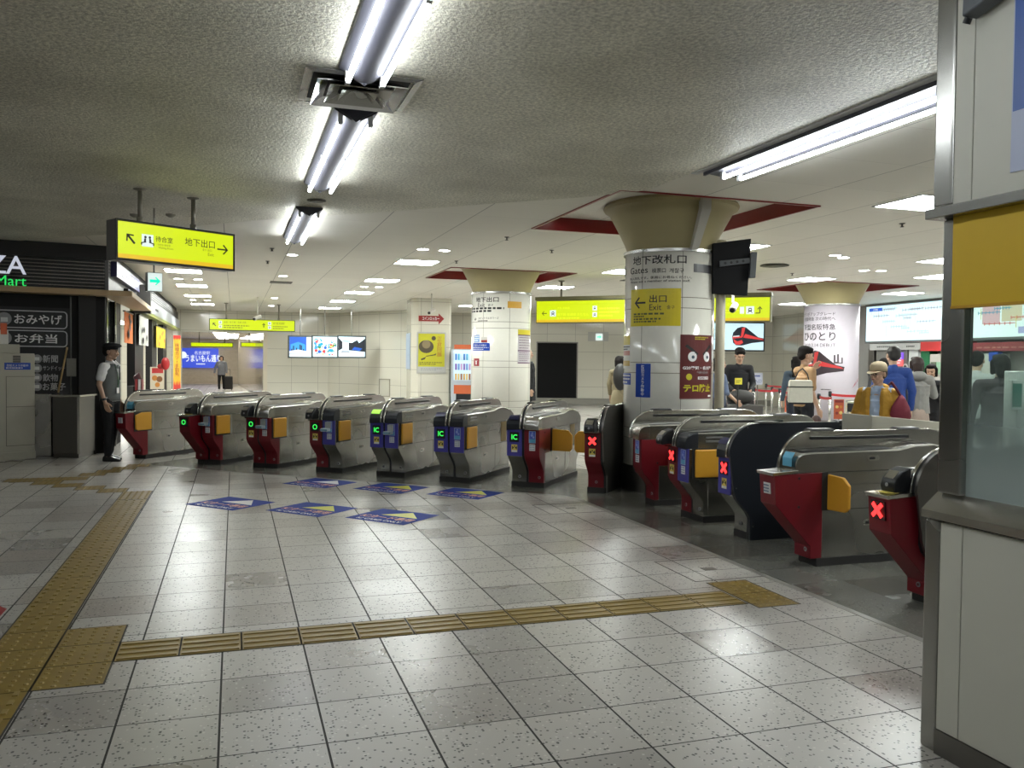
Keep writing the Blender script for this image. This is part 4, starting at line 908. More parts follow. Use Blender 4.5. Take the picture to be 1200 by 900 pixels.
def scr_sea(t, S, a, b, w, h, d):
    PG(S, [(0, .42), (1, .42), (1, 1), (0, 1)], a, b, w, h, d, E_SKY, t); PG(S, [(0, .72), (.3, .8), (.6, .74), (1, .82), (1, .9), (.5, .86), (0, .84)], a, b, w, h, d+.002, E_WHT, t, 'cloud_picture')
    PG(S, [(0, .42), (1, .42), (1, .6), (0, .58)], a, b, w, h, d+.002, E_TEAL, t); PG(S, [(0, .42), (.5, .46), (1, .42), (1, .5), (.6, .56), (.2, .5), (0, .52)], a, b, w, h, d+.004, E_GRN, t, 'island_picture'); bars(S, a+w*.06, b+h*.1, a+w*.5, b+h*.3, 3, E_FNT, t, w=d+.002)
screen(FW, FW.rect(929, 381, 968, 409), 'bright screen with a blue sea view beside the poster wrapped column', scr_sea)
r = FW.rect(909, 390, 928, 405); board('wall_notice', FW, r, mat('paper_yellow', (.50, .52, .18), .5), 'plain yellow paper notice on the pale wall between two screens', 'notice', 0, .006)
# three hanging screens on the far wall
ST3 = Pl((0, 29.3, 0), (1, 0, 0))
def s_tower(t, S, a, b, w, h, d):
    PG(S, [(0, .12), (.78, .12), (.78, 1), (0, 1)], a, b, w, h, d, E_BLU, t); PG(S, [(.05, .3), (.72, .3), (.72, .62), (.4, .75), (.05, .62)], a, b, w, h, d+.001, E_SKY, t)
    for x, hh in ((.08, .4), (.16, .55), (.3, .45), (.46, .62), (.52, .58), (.62, .4)): PG(S, [(x, .2), (x+.05, .2), (x+.05, hh), (x, hh)], a, b, w, h, d+.003, E_BLK, t, 'tower_picture')
    PG(S, [(0, .14), (.78, .14), (.78, .28), (.4, .36), (0, .28)], a, b, w, h, d+.004, E_WHT, t); bars(S, a+w*.84, b+h*.2, a+w*.96, b+h*.9, 10, E_GREY, t, w=d+.002)
def s_mix(t, S, a, b, w, h, d):
    rnd = random.Random(4)
    mbs = {m_.name: (MB(), m_) for m_ in (E_SKY, E_TEAL, E_WHT, E_BLU, E_GRN, E_YEL, E_RED)}
    for k in range(70):
        m_ = rnd.choice([E_SKY, E_SKY, E_TEAL, E_WHT, E_WHT, E_BLU, E_GRN, E_YEL, E_RED]); circle(mbs[m_.name][0], S, a+w*rnd.uniform(.06, .94), b+h*rnd.uniform(.1, .92), h*rnd.uniform(.03, .09), d, d+.002+k*.0002, 9)
    for mb, m_ in mbs.values():
        if mb.v: obj('picture', mb, m_, t)
def s_trees(t, S, a, b, w, h, d):
    PG(S, [(0, .3), (.14, .4), (.14, .75), (0, .95)], a, b, w, h, d, E_BLK, t, 'tree_picture'); PG(S, [(.38, .32), (1, .25), (1, .92), (.78, .7), (.7, .85), (.5, .7), (.38, .72)], a, b, w, h, d, E_BLK, t, 'tree_picture')
    PG(S, [(.14, .3), (.38, .3), (.44, .2), (.05, .2)], a, b, w, h, d+.002, E_GREY, t); PG(S, [(.5, .35), (.8, .3), (.9, .42), (.6, .5)], a, b, w, h, d+.003, E_BLU, t)
    PG(S, [(.14, .76), (.44, .76), (.44, .8), (.14, .8)], a, b, w, h, d+.003, E_BLK, t, 'gate_picture')
for (x0, x1), fn, l in (((339, 364.5), s_tower, 'with a tower against blue sky, leftmost of three'), ((366.5, 394.5), s_mix, 'with a busy blue picture, middle of three'), ((396.5, 427), s_trees, 'with a path between dark trees, rightmost of three')):
    t = screen(ST3, ST3.rect(x0, 395, x1, 418), 'hanging screen %s over the far wall' % l, fn, dep=.1, group='three hanging screens')
    a_, _ = ST3.px((x0+x1)/2, 400); obj('hanging_rod', MB().cyl(ST3.P(a_, 2.3, .03), ST3.P(a_, CZ, .03), .015, 8), STEEL, t)
# corridor advert and its mirror image
SCA = Pl((0, 51.9, 0), (1, 0, 0)); WP = mat('advert_blue', (.02, .04, .35), .4, emit=(.03, .06, .42), k=.6)
r = SCA.rect(209, 408, 256, 431); cb = board('advert_image', SCA, r, WP, 'blue lit advert on the end wall of the corridor', 'advert', 0, .05)
text('うまいもん通り', SCA, SCA.px(238, 420)[0], SCA.px(237, 420)[1], .42, E_WHT, cb, bold=.02, w=.06, width=1.9); text('名古屋駅', SCA, SCA.px(237, 413)[0], SCA.px(237, 413.5)[1], .2, E_WHT, cb, w=.06); circle(mb := MB(), SCA, SCA.px(214.5, 416)[0], SCA.px(225, 416)[1], .2, .05, .06); obj('advert_logo', mb, E_WHT, cb); bars(SCA, SCA.px(230, 427)[0], SCA.px(235, 428)[1], SCA.px(244, 427)[0], SCA.px(235, 425)[1], 1, E_WHT, cb, w=.06)
SCR = Pl((1.15, 32, 0), (-.8, 18, 0), n=(-18, -.8, 0)); SCR.n.normalize()
cb = board('advert_image', SCR, (1.0, 1.65, 6.5, 2.35), mat('advert_reflection', (.22, .20, .42), .3), 'painted violet reflection of the blue advert on the right corridor wall', 'advert', 0, .03)  # reflection of the blue advert painted as a violet panel
text('うまいもん通り', SCR, 3.6, 2.05, .35, WHITE, cb, bold=.02, w=.035, width=-4.2)
for (x0, x1, l, yy_) in ((224, 272.5, 'left', 36.), (283, 310, 'right', 36.)):
    Sx = Pl((0, yy_, 0), (1, 0, 0)); rr_ = Sx.rect(x0, 402, x1, 406); boxsign('corridor_sign', Sx, rr_, .15, 'small yellow lit sign hanging inside the corridor, %s one' % l, stripe=False, side=BLACK, poles=(rr_[0]+.3, rr_[2]-.3))
for k in range(9):
    x, y = (-.6, -.1)[k % 2], 36.5+k*1.7
    t = tag(obj('corridor_light', MB().box(x-.28, x+.28, y-.08, y+.08, 2.6, 2.615), mat('corridor_glow', (1, 1, 1), .5, emit=(1, .97, .9), k=34)), 'bright ceiling strip light in the far corridor', 'ceiling light', 'corridor strip lights')
# poster and sign on the square pillar
r = SQ.rect(490, 391, 521, 436); ps = board('framed_poster', SQ, r, mat('poster_lime', (.48, .46, .02), .4), 'yellow exhibition poster in a silver frame on the square pillar', 'poster'); frame_on(SQ, r, .04, mat('frame_silver', (.45, .45, .42), .35, .6), ps)
a0, b0, a1, b1 = r; w_, h_ = a1-a0, b1-b0
obj('poster_caption', slab(MB(), SQ, a0, b0, a1, b0+h_*.14, .012, .014), mat('poster_grey', (.45, .45, .43), .4), ps)
mb = MB(); circle(mb, SQ, a0+w_*.30, b0+h_*.66, h_*.17, .012, .014, k=1.15*w_/w_); obj('drum_picture', mb, mat('print_brown', (.07, .055, .03), .5), ps); circle(mb := MB(), SQ, a0+w_*.30, b0+h_*.72, h_*.11, .014, .016); obj('drum_top', mb, mat('print_tan', (.22, .17, .09), .5), ps)
PG(SQ, [(.1, .34), (.3, .40), (.66, .44), (.68, .49), (.6, .46), (.3, .42), (.25, .33), (.12, .3)], a0, b0, w_, h_, .012, MATS['print_brown'], ps, 'branch_picture'); circle(mb := MB(), SQ, a0+w_*.58, b0+h_*.88, h_*.06, .012, .014, 8); obj('crest_picture', mb, MATS['print_brown'], ps)
text('正倉院展', SQ, a0+w_*.80, b0+h_*.66, h_*.52, mat('print_rust', (.35, .09, .03), .5), ps, vert=True, w=.015); bars(SQ, a0+w_*.05, b0+h_*.18, a0+w_*.9, b0+h_*.27, 2, MATS['print_brown'], ps, w=.015); bars(SQ, a0+w_*.1, b0+h_*.03, a0+w_*.9, b0+h_*.11, 2, GREYP, ps, w=.016)
cl = thing('locker_sign', 'red arrow sign for coin lockers on the square pillar', 'sign', SQ.P(.4, 2.3, 0))
q0, q1 = SQ.px(490.5, 373), SQ.px(520.5, 373); bm_, bt_ = SQ.px(500, 376.5)[1], SQ.px(500, 370)[1]; tb_, tt_ = SQ.px(500, 380)[1], SQ.px(500, 367)[1]; xs_ = SQ.px(514, 373)[0]
obj('arrow_plate', poly_on(MB(), SQ, [(q0[0], bm_), (xs_, bm_), (xs_, tb_), (q1[0], (bm_+bt_)/2), (xs_, tt_), (xs_, bt_), (q0[0], bt_)], .002, .012), mat('locker_red', (.30, .02, .02), .4), cl)
text('コインロッカー', SQ, (q0[0]+xs_)/2+.06, (bm_+bt_)/2, (bt_-bm_)*.62, WHITE, cl, bold=.02, w=.014, width=(xs_-q0[0])*.85)
LS = Pl((4.62, 22.95, 0), (.16, -.23, 0)); 
lf = board('framed_poster', Pl((4.66, 23.9, 0), (-.04, -.95, 0)), (.12, 1.25, .85, 2.25), mat('poster_bluegrey', (.30, .36, .45), .4), 'narrow blue grey framed poster on the left side of the square pillar', 'poster')
ccam = lambda x, y, dep, l, px0: None
def dome_cam(p, z, label):
    t = thing('ceiling_camera', label, 'camera', (p[0], p[1], z)); obj('drop_rod', MB().cyl((p[0], p[1], z+.1), (p[0], p[1], CZ), .02, 10), mat('rod_white', (.5, .48, .42), .4), t)
    obj('camera_body', MB().cyl((p[0]+.07, p[1]+.04, z+.07), (p[0]-.09, p[1]-.13, z-.02), .05, 14), MATS['rod_white'], t, bevel=.01); obj('camera_lens', MB().cyl((p[0]-.09, p[1]-.13, z-.02), (p[0]-.105, p[1]-.145, z-.028), .035, 14), BLACK, t); return t
q = onz(506, 344, CZ); dome_cam(q, 2.72, 'white drop camera in front of the coin locker arrow')
q = onz(302, 348, CZ); dome_cam(q, 2.6, 'white drop camera in front of the far yellow sign')
P_ = D30(857, 12.5); dome_cam(P_, 2.30, 'small drop camera in front of the long yellow sign, right of the column')
# vending machine
VP = S_at((.95, -.31, 0), 23.0, 540); a0, a1 = VP.px(528.5, 440)[0], VP.px(528.5, 440)[0]+1.0; vt = VP.px(540, 409)[1]
vm_ = thing('vending_machine', 'white drinks vending machine between the square pillar and middle column', 'vending machine', VP.P((a0+a1)/2, 0, -.35))
obj('cabinet', slab(MB(), VP, a0, .0, a1, vt, -.7, 0), mat('vend_white', (.45, .50, .56), .35), vm_, bevel=.01)
obj('display_window', slab(MB(), VP, a0+.07, vt-.85, a0+.78, vt-.03, 0, .008), mat('vend_window', (.3, .4, .45), .2, emit=(.6, .8, .9), k=.45), vm_)
rnd = random.Random(2)
for row, cols in enumerate([[(.05, .2, .6), (.1, .45, .7), (.6, .7, .8)], [(.2, .1, .4), (.15, .3, .6), (.5, .3, .5)], [(.6, .35, .08), (.7, .5, .15), (.3, .12, .05)]]):
    for ci, cc in enumerate(cols):
        mb = MB()
        for k in range(ci, 9, 3): x = a0+.11+k*.075; z = vt-.30-row*.27; mb.cyl(VP.P(x+.025, z, .03), VP.P(x+.025, z+.17, .03), .026, 8)
        obj('drink_bottle', mb, mat('bottle_%d_%d' % (row, ci), cc, .3), vm_)
obj('topper', slab(MB(), VP, a0+.08, vt, a1-.1, vt+.12, -.1, .0), mat('vend_orange', (.55, .12, .04), .4), vm_)
obj('advert_panel', slab(MB(), VP, a0+.08, vt-1.22, a0+.62, vt-.98, 0, .006), MATS['vend_orange'], vm_); obj('coin_slot', slab(MB(), VP, a0+.82, vt-.6, a0+.9, vt-.3, 0, .01), BLACK, vm_)
obj('dispensing_slot', slab(MB(), VP, a0+.14, .42, a0+.72, .60, 0, .012), BLACK, vm_); obj('green_label', slab(MB(), VP, a0+.14, .30, a0+.5, .36, 0, .008), mat('label_green', (.05, .4, .08), .4), vm_)
# small framed hatch outlines on the far walls
SD = Pl((3.33, 32, 0), (2.57, -4.2, 0)); r = SD.rect(445, 445, 456.5, 469); r = (r[0], .25, r[2], r[3])
hd = thing('service_hatch', 'small thin framed service hatch low on the slanting far wall', 'hatch', SD.P(r[0], .25, 0)); frame_on(SD, r, .03, MATS['joint_grey'], hd); obj('hatch_door', slab(MB(), SD, *r, 0, .004), mat('hatch_cream', (.5, .48, .4), .2), hd)

# ------------------------------------------------------------------ posters and notices on the round columns
def cyrect(S, x0, y0, x1, y1): a0, b1 = S.px(x0, y0); a1, b0 = S.px(x1, y1); return a0, b0, a1, b1
def curved(S, px4, m, label, cat='notice', name='notice', w=.003):
    r = cyrect(S, *px4); t = thing(name, label, cat, S.P((r[0]+r[2])/2, r[1], w)); obj('sheet', slab(MB(), S, *r, 0, w), m, t); return t, r
def ctext(S, s_, x, y, hpx, m, t, **k):
    a, b = S.px(x, y); h = S.px(x, y-hpx/2)[1]-S.px(x, y+hpx/2)[1]; 
    if 'wpx' in k: wp = k.pop('wpx'); k['width'] = S.px(x+wp/2, y)[0]-S.px(x-wp/2, y)[0]
    return text(s_, S, a, b, h, m, t, **k)
t = thing('column_lettering', 'large black lettering for the underground gates at the top of the nearest column', 'lettering', S1.P(0, 2.4, .003)); 
bar_ = slab(MB(), S1, *cyrect(S1, 813, 309, 833, 321), 0, .003); obj('dark_strip', bar_, mat('tape_grey', (.06, .06, .065), .35), t)
obj('dark_strip', slab(MB(), S1, *cyrect(S1, 731, 312, 733, 324), 0, .003), MATS['tape_grey'], t)
ctext(S1, '地下改札口', 770, 304, 10.5, INK, t, bold=.01, wpx=60); ctext(S1, 'Gates', 748, 317, 7.5, INK, t, wpx=19); ctext(S1, '検票口', 772, 317, 5.5, INK, t, wpx=16); ctext(S1, '개찰구', 793, 317, 5.5, INK, t, wpx=17)
ctext(S1, '無人改札です。係員にお尋ねください。', 770, 325, 3.2, INK, t, wpx=68); ctext(S1, 'Please ask a member of station staff.', 770, 329, 2.6, INK, t, wpx=66)
t, r = curved(S1, (740, 340, 797.5, 382), mat('notice_yellow', (.66, .54, .01), .35), 'yellow exit notice with a black left arrow on the nearest column', 'sign')
a_, b_ = S1.px(750, 355); obj('arrow', arrow(S1, a_, b_, .16, PI, .003, .005, th=.13), INK, t)
ctext(S1, '出口', 771, 350, 9, INK, t, bold=.01, wpx=20); ctext(S1, 'Exit', 768, 360, 7, INK, t, wpx=14); ctext(S1, '출구', 786, 360, 4.5, INK, t, wpx=9)
for y, wd in ((368, 47), (371, 16), (374, 48), (377, 40)):
    rr = cyrect(S1, 743, y-.8, 743+wd, y+.8); bars(S1, *rr, 1, MATS['ink_dim'], t, w=.0045, fill=.8)
t, r = curved(S1, (797.5, 392, 832.5, 467), mat('poster_maroon', (.115, .018, .018), .35), 'maroon poster with angry cartoon eyes and yellow lettering on the nearest column', 'poster', 'wall_poster')
a0, b0, a1, b1 = r; w_, h_ = a1-a0, b1-b0; E_ = lambda fx, fy: (a0+w_*fx, b0+h_*fy)
for fx, rx in ((.30, 1), (.75, .95)):
    c_ = E_(fx, .66); circle(mb := MB(), S1, *c_, h_*.078, .003, .006, 24); e = obj('eye', mb, WHITE, t); circle(mb := MB(), S1, c_[0]+.006, c_[1]-.005, h_*.026, .006, .008, 16); obj('pupil', mb, mat('pupil_slate', (.05, .08, .11), .4), e)
for pts in ([(.10, .82), (.16, .85), (.46, .71), (.44, .68)], [(.92, .82), (.86, .85), (.60, .71), (.62, .68)]): obj('eyebrow', poly_on(MB(), S1, [E_(*p) for p in pts], .003, .006), BLACKM, t)
text('G20愛知・名古屋', S1, *E_(.5, .485), h_*.058, WHITE, t, bold=.03, w=.006, width=w_*.88); text('外務大臣会合', S1, *E_(.62, .415), h_*.035, GREYP, t, bold=.02, w=.006, width=w_*.4)
obj('white_pill', slab(MB(), S1, *E_(.46, .305), *E_(.82, .35), .003, .005), WHITE, t); text('警戒警備中', S1, *E_(.64, .3275), h_*.03, MATS['poster_maroon'], t, bold=.02, w=.0065, width=w_*.3)
circle(mb := MB(), S1, *E_(.22, .345), h_*.05, .003, .006); obj('yellow_badge', mb, mat('poster_gold', (.55, .5, .02), .4), t)
text('テロ防止', S1, *E_(.5, .17), h_*.125, MATS['poster_gold'], t, bold=.035, w=.006, width=w_*.84); bars(S1, *E_(.36, .92), *E_(.8, .975), 2, MATS['poster_gold'], t, w=.006, fill=.6)
obj('poster_foot', slab(MB(), S1, *E_(.0, .0), *E_(1, .012), .003, .005), mat('poster_edge', (.2, .1, .1), .4), t); obj('maker_mark', slab(MB(), S1, *E_(.82, .03), *E_(.97, .06), .003, .006), WHITE, t)
NB = mat('notice_blue', (.008, .055, .38), .35)
t, r = curved(S1, (745.5, 426, 762, 466), NB, 'tall blue security camera notice with white vertical writing on the nearest column')
text('防犯カメラ作動中', S1, (r[0]+r[2])/2, (r[1]+r[3])/2, (r[3]-r[1])*.92, WHITE, t, vert=True, bold=.01, w=.0045)
t, r = curved(S1, (729.5, 394, 738.5, 432), mat('paper_white', (.62, .61, .56), .5), 'narrow strip of small coloured stickers on the left of the nearest column'); a0, b0, a1, b1 = r; h_ = b1-b0
for f0, f1, m_ in ((.72, 1, mat('stk_yellow', (.6, .48, .05), .4)), (.40, .54, mat('stk_rose', (.5, .2, .16), .4)), (.08, .24, mat('stk_amber', (.5, .32, .05), .4))): obj('small_picture', slab(MB(), S1, a0+.01, b0+h_*f0, a1-.01, b0+h_*f1, .003, .005), m_, t)
bars(S1, a0+.01, b0+h_*.55, a1-.01, b0+h_*.7, 2, INK, t, w=.005)
t, r = curved(S1, (729.5, 437, 739, 451), NB, 'small blue notice on the left edge of the nearest column'); bars(S1, r[0]+.01, r[1]+.01, r[2]-.01, r[3]-.01, 3, WHITE, t, w=.005)
# middle column
t = thing('column_lettering', 'black exit lettering at the top of the middle column', 'lettering', S2.P(0, 2.3, .003))
ctext(S2, '地下出口', 569.5, 351, 6, INK, t, bold=.01, wpx=25); ctext(S2, 'Exit', 564, 357.5, 4.5, INK, t, wpx=8); ctext(S2, '출구', 575, 357.5, 3, INK, t, wpx=6)
bars(S2, *cyrect(S2, 553, 361, 591, 366), 2, INK, t, w=.004, fill=.7); ctext(S2, '←', 557.5, 374, 3.5, INK, t, bold=.04); ctext(S2, 'JRセントラルタワーズ', 571.5, 373, 3.2, INK, t, wpx=23); bars(S2, *cyrect(S2, 560, 375, 578, 377), 1, INK, t, w=.004)
obj('orange_strip', slab(MB(), S2, *cyrect(S2, 595, 353, 611, 361.5), 0, .003), mat('tape_orange', (.6, .33, .03), .4), t); obj('orange_strip', slab(MB(), S2, *cyrect(S2, 550, 356, 551, 362), 0, .003), MATS['tape_orange'], t)
t, r = curved(S2, (554.5, 402, 574, 411), NB, 'small wide blue notice on the middle column'); text('防犯カメラ作動中', S2, (r[0]+r[2])/2, r[1]+(r[3]-r[1])*.68, (r[3]-r[1])*.3, WHITE, t, w=.005, width=(r[2]-r[0])*.7); bars(S2, r[0]+.02, r[1]+.01, r[2]-.02, (r[1]+r[3])/2, 2, WHITE, t, w=.005)
t, r = curved(S2, (556, 392.5, 562, 401), mat('stk_paleblue', (.22, .36, .6), .4), 'small pale blue sticker above the blue notice on the middle column'); bars(S2, r[0]+.01, r[1]+.01, r[2]-.01, r[3]-.01, 3, WHITE, t, w=.005)
t, r = curved(S2, (564, 395, 571, 401), MATS['paper_white'], 'small white and red sticker on the middle column'); obj('red_band', slab(MB(), S2, r[0], r[1], r[2], r[1]+(r[3]-r[1])*.4, .003, .005), MATS['locker_red'], t)
t, r = curved(S2, (555.5, 420, 561.5, 429), mat('stk_red', (.32, .02, .03), .4), 'small red fire equipment sticker on the middle column'); mb = MB(); poly_on(mb, S2, [(r[0]+(r[2]-r[0])*x, r[1]+(r[3]-r[1])*y) for x, y in ((.3, .8), (.4, .5), (.4, .2), (.6, .2), (.6, .5), (.7, .8), (.5, .6))], .003, .005); obj('symbol', mb, WHITE, t)
t, r = curved(S2, (607, 386, 620.5, 426), mat('poster_white', (.55, .52, .54), .4), 'white and purple poster with a yellow head on the right of the middle column', 'poster', 'wall_poster'); a0, b0, a1, b1 = r; h_ = b1-b0
obj('yellow_head', slab(MB(), S2, a0, b0+h_*.85, a1, b1, .003, .005), mat('poster_yellow', (.6, .5, .02), .4), t)
for f in (.0, .36, .82): obj('purple_band', slab(MB(), S2, a0, b0+h_*f, a1, b0+h_*(f+.03), .003, .0055), mat('poster_purple', (.11, .03, .10), .4), t)
for f0, f1 in ((.06, .34), (.42, .8)): bars(S2, a0+.03, b0+h_*f0, a1-.03, b0+h_*f1, 5, MATS['poster_purple'], t, w=.006, fill=.25)
# train advert wrapped round the far right column
t = thing('train_advert', 'printed train advert with black Japanese lettering on the wrapped column', 'advert', S3.P(0, 1.0, .003)); PD = mat('print_charcoal', (.06, .05, .055), .5)
for s_, x1, y, h, b_ in (('つぎつぎアップグレード', 979, 367.5, 4.2, 0), ('名阪特急 次の時代へ', 979, 373.2, 4.4, 0), ('新型名阪特急', 979, 383, 7, .005), ('ひのとり', 979, 394, 10, .012), ('2020.3.14 DEBUT', 979, 404.5, 4, .0)):
    a_, b2 = S3.px(x1, y); h2 = S3.px(x1, y-h/2)[1]-S3.px(x1, y+h/2)[1]; text(s_, S3, a_, b2, h2, PD, t, align='R', w=.004, bold=b_)
a0, b0 = S3.px(948, 441); a1, b1 = S3.px(990, 411); a0 -= .12; train(S3, a0, b0, a1-a0, b1-b0, .003, t, lit=False)
GB_ = mat('print_gold', (.38, .22, .06), .4)
a_, b_ = S3.px(1008, 417); obj('bird_emblem', poly_on(MB(), S3, [(a_+x*.1, b_+y*.1) for x, y in ((-1, .3), (-.3, -.2), (.2, .9), (.5, 1), (.45, .1), (.9, .2), (.4, -.3), (.5, -.7), (-.4, -.6))], .003, .004), GB_, t)
text('ひのとり', S3, a_, b_-.13, .03, GB_, t, w=.004)
obj('city_outline', poly_on(MB(), S3, [(S3.px(x, y)) for x, y in ((977, 424), (977, 416), (979, 416), (979, 424), (981, 424), (981, 415), (983, 415), (983, 425), (986, 425), (986, 419), (987.5, 419), (987.5, 426), (977, 426))], .003, .004), PD, t)
for q in range(3): a_, b_ = S3.px(1001+q*3, 452-q*4); obj('feather_stroke', poly_on(MB(), S3, [(a_-.07, b_-.05), (a_+.05, b_+.09), (a_+.045, b_+.03)], .003, .004), mat('print_rose', (.42, .12, .16), .4), t)
bars(S3, *cyrect(S3, 962, 455, 978, 458), 1, PD, t, w=.004)

# black monitor bracketed to the pipe of the nearest column
SM = S_at((.95, -.31, 0), 9.7, 860); q = lambda x, y: SM.px(x, y)
t = thing('hanging_monitor', 'black monitor on a bracket right of the nearest column, seen from behind', 'monitor', SM.P(q(858, 345)[0], q(858, 345)[1]))
pts = [q(835.5, 344), q(876, 346.5), q(880.5, 279.5), q(835.5, 285)]
obj('monitor_back', poly_on(MB(), SM, pts, -.06, 0), mat('monitor_black', (.008, .008, .009), .6, spec=.15), t, bevel=.008)
obj('bracket_rail', poly_on(MB(), SM, [q(843, 313), q(883, 308), q(883, 302), q(843, 306)], 0, .03), mat('bracket_grey', (.07, .075, .08), .45), t, bevel=.003)
for x in (849, 856, 863, 870): circle(mb := MB(), SM, *q(x, 309.6-(x-843)*.12), .016, .029, .033, 12); obj('bracket_hole', mb, BLACK, t)
obj('bracket_plate', poly_on(MB(), SM, [q(877, 326), q(884, 326), q(886, 296), q(879, 296)], .0, .05), MATS['bracket_grey'], t, bevel=.004)
obj('bracket_arm', MB().cyl(SM.P(*q(846, 330), -.05), S1.P(S1.R*1.30, 2.35, .1), .03, 8), MATS['bracket_grey'], t)

# ------------------------------------------------------------------ shop at left
K0 = Vector((-1.9, 14.4, 0)); UF = Vector((.982, .191, 0)).normalized()
SH = Pl(K0, UF); SS = Pl(K0, (0, 1, 0))
shop = thing('kiosk_shop', 'dark station shop with lit lettering and long side front at left', 'shop', (-3.2, 16, 0))
SHB = mat('shop_black', (.010, .009, .009), .45, spec=.25); SHS = brushed('shop_steel', (.20, .20, .195), .42, 1)
obj('front_wall', slab(MB(), SH, -6, 0, 0, 2.42, -.12, 0), SHB, shop)
obj('fascia', slab(MB(), SH, -6, 2.48, .0, 2.98, -.12, .02), mat('fascia_black', (.03, .028, .027), .25, .6), shop)
lv = MB()
for k in range(9): slab(lv, SH, -6, 2.51+k*.052, .0, 2.525+k*.052, .02, .035)
obj('fascia_louvre', lv, mat('louvre_bronze', (.16, .145, .13), .25, .9), shop)
obj('fascia_top', slab(MB(), SH, -6, 2.98, .03, CZ, -.3, .06), BLACKM, shop)
obj('canopy', MB().pz([tuple(SH.P(a, 0, w)[:2]) for a, w in ((-6, .38), (.35, .38))]+[(K0.x+.32, K0.y+4.0), (K0.x, K0.y+4.0)]+[tuple(SH.P(a, 0, 0)[:2]) for a in (0, -6)], 2.42, 2.50), OAK, shop)
a_, b_ = SH.px(31, 312); text('KINTETSU PLAZA', SH, a_, b_, .27, mat('letters_white', (.7, .7, .75), .3, emit=(.8, .85, 1), k=.24), shop, align='R', bold=.008, w=.09, name='shop_lettering')
a_, b_ = SH.px(31, 332); text('FamilyMart', SH, a_, b_, .19, mat('letters_green', (.02, .5, .1), .3, emit=(.02, .75, .12), k=.40), shop, align='R', bold=0, w=.07, name='shop_lettering')
# menu board
MBR = mat('menu_black', (.009, .0085, .010), .4); PW = mat('menu_print', (.52, .52, .54), .4)
a0, b0 = SH.px(84, 462); _, b1 = SH.px(40, 360); mbd = thing('menu_board', 'black shop board with white Japanese goods names beside the beige machine', 'sign', SH.P(a0-.8, b0, .01))
obj('board', slab(MB(), SH, -4.2, b0, a0, b1, .0, .02), MBR, mbd)
def outline(S, r, rad, th, w0, w1):
    a0, b0, a1, b1 = r; mb = MB()
    o_ = arcpts((a1-rad, b1-rad), rad, 90, 0, 6)+arcpts((a1-rad, b0+rad), rad, 0, -90, 6); i_ = arcpts((a1-rad, b1-rad), rad-th, 90, 0, 6)+arcpts((a1-rad, b0+rad), rad-th, 0, -90, 6)
    o_ = [(a0, b1)]+o_+[(a0, b0)]; i_ = [(a0, b1-th)]+i_+[(a0, b0+th)]
    return mb.loft([[S.P(*p, w0), S.P(*p, w1), S.P(*q, w1), S.P(*q, w0)] for p, q in zip(o_, i_)])
for (y0_, y1_, word, wx, wwx) in ((385, 364, 'おみやげ', 45, 56), (406.5, 387, 'お弁当', 42.5, 50)):
    r = (-4.2, SH.px(40, y0_)[1], SH.px(79, 375)[0], SH.px(40, y1_)[1]); obj('goods_panel', slab(MB(), SH, r[0], r[1], r[2]-.01, r[3], .02, .026), BLACK, mbd); obj('panel_outline', outline(SH, r, .06, .016, .02, .032), PW, mbd)
    a_, b_ = SH.px(wx, (y0_+y1_)/2); text(word, SH, a_, b_, (r[3]-r[1])*.55, WHITE, mbd, bold=.015, w=.034, width=SH.px(wx+wwx/2, 375)[0]-SH.px(wx-wwx/2, 375)[0]); circle(mb := MB(), SH, SH.px(5, 375)[0], (r[1]+r[3])/2, .095, .026, .03); o = obj('goods_icon', mb, GREYP, mbd)
    obj('icon_shape', slab(MB(), SH, SH.px(5, 375)[0]-.045, (r[1]+r[3])/2-.045, SH.px(5, 375)[0]+.045, (r[1]+r[3])/2+.02, .03, .033), WHITE, o)
for y, word, x0_, x1_ in ((420.5, '新聞', 50, 68), (431.5, 'サンドイッチ', 50.5, 76), (442.5, '飲物', 50, 68), (453, 'お菓子', 50, 77)):
    a_, b_ = SH.px((x0_+x1_)/2, y); text(word, SH, a_, b_, .115 if 'サ' not in word else .07, PW, mbd, w=.024, bold=.01, width=SH.px(x1_, y)[0]-SH.px(x0_, y)[0]); a_, b_ = SH.px(43.5, y); circle(mb := MB(), SH, a_, b_, .065, .02, .024); o = obj('goods_icon', mb, GREYP, mbd)
    obj('icon_shape', slab(MB(), SH, a_-.03, b_-.025, a_+.03, b_+.025, .024, .027), WHITE, o)
a_, b_ = SH.px(83, 430); tag(obj('junction_box', slab(MB(), SH, a_-.06, SH.px(83, 441)[1], a_+.07, SH.px(83, 420)[1], .0, .08), mat('box_grey', (.2, .195, .17), .5), bevel=.004), 'small grey junction box on the shop wall right of the menu board', 'box')
obj('conduit', MB().cyl(SH.P(a_, .9, .03), SH.P(a_, 2.4, .03), .012, 8), mat('conduit', (.12, .12, .11), .4, .5), shop)
obj('front_pilaster', slab(MB(), SH, SH.px(92, 400)[0], 0, SH.px(112, 400)[0], 2.42, 0, .10), BLACKM, shop)
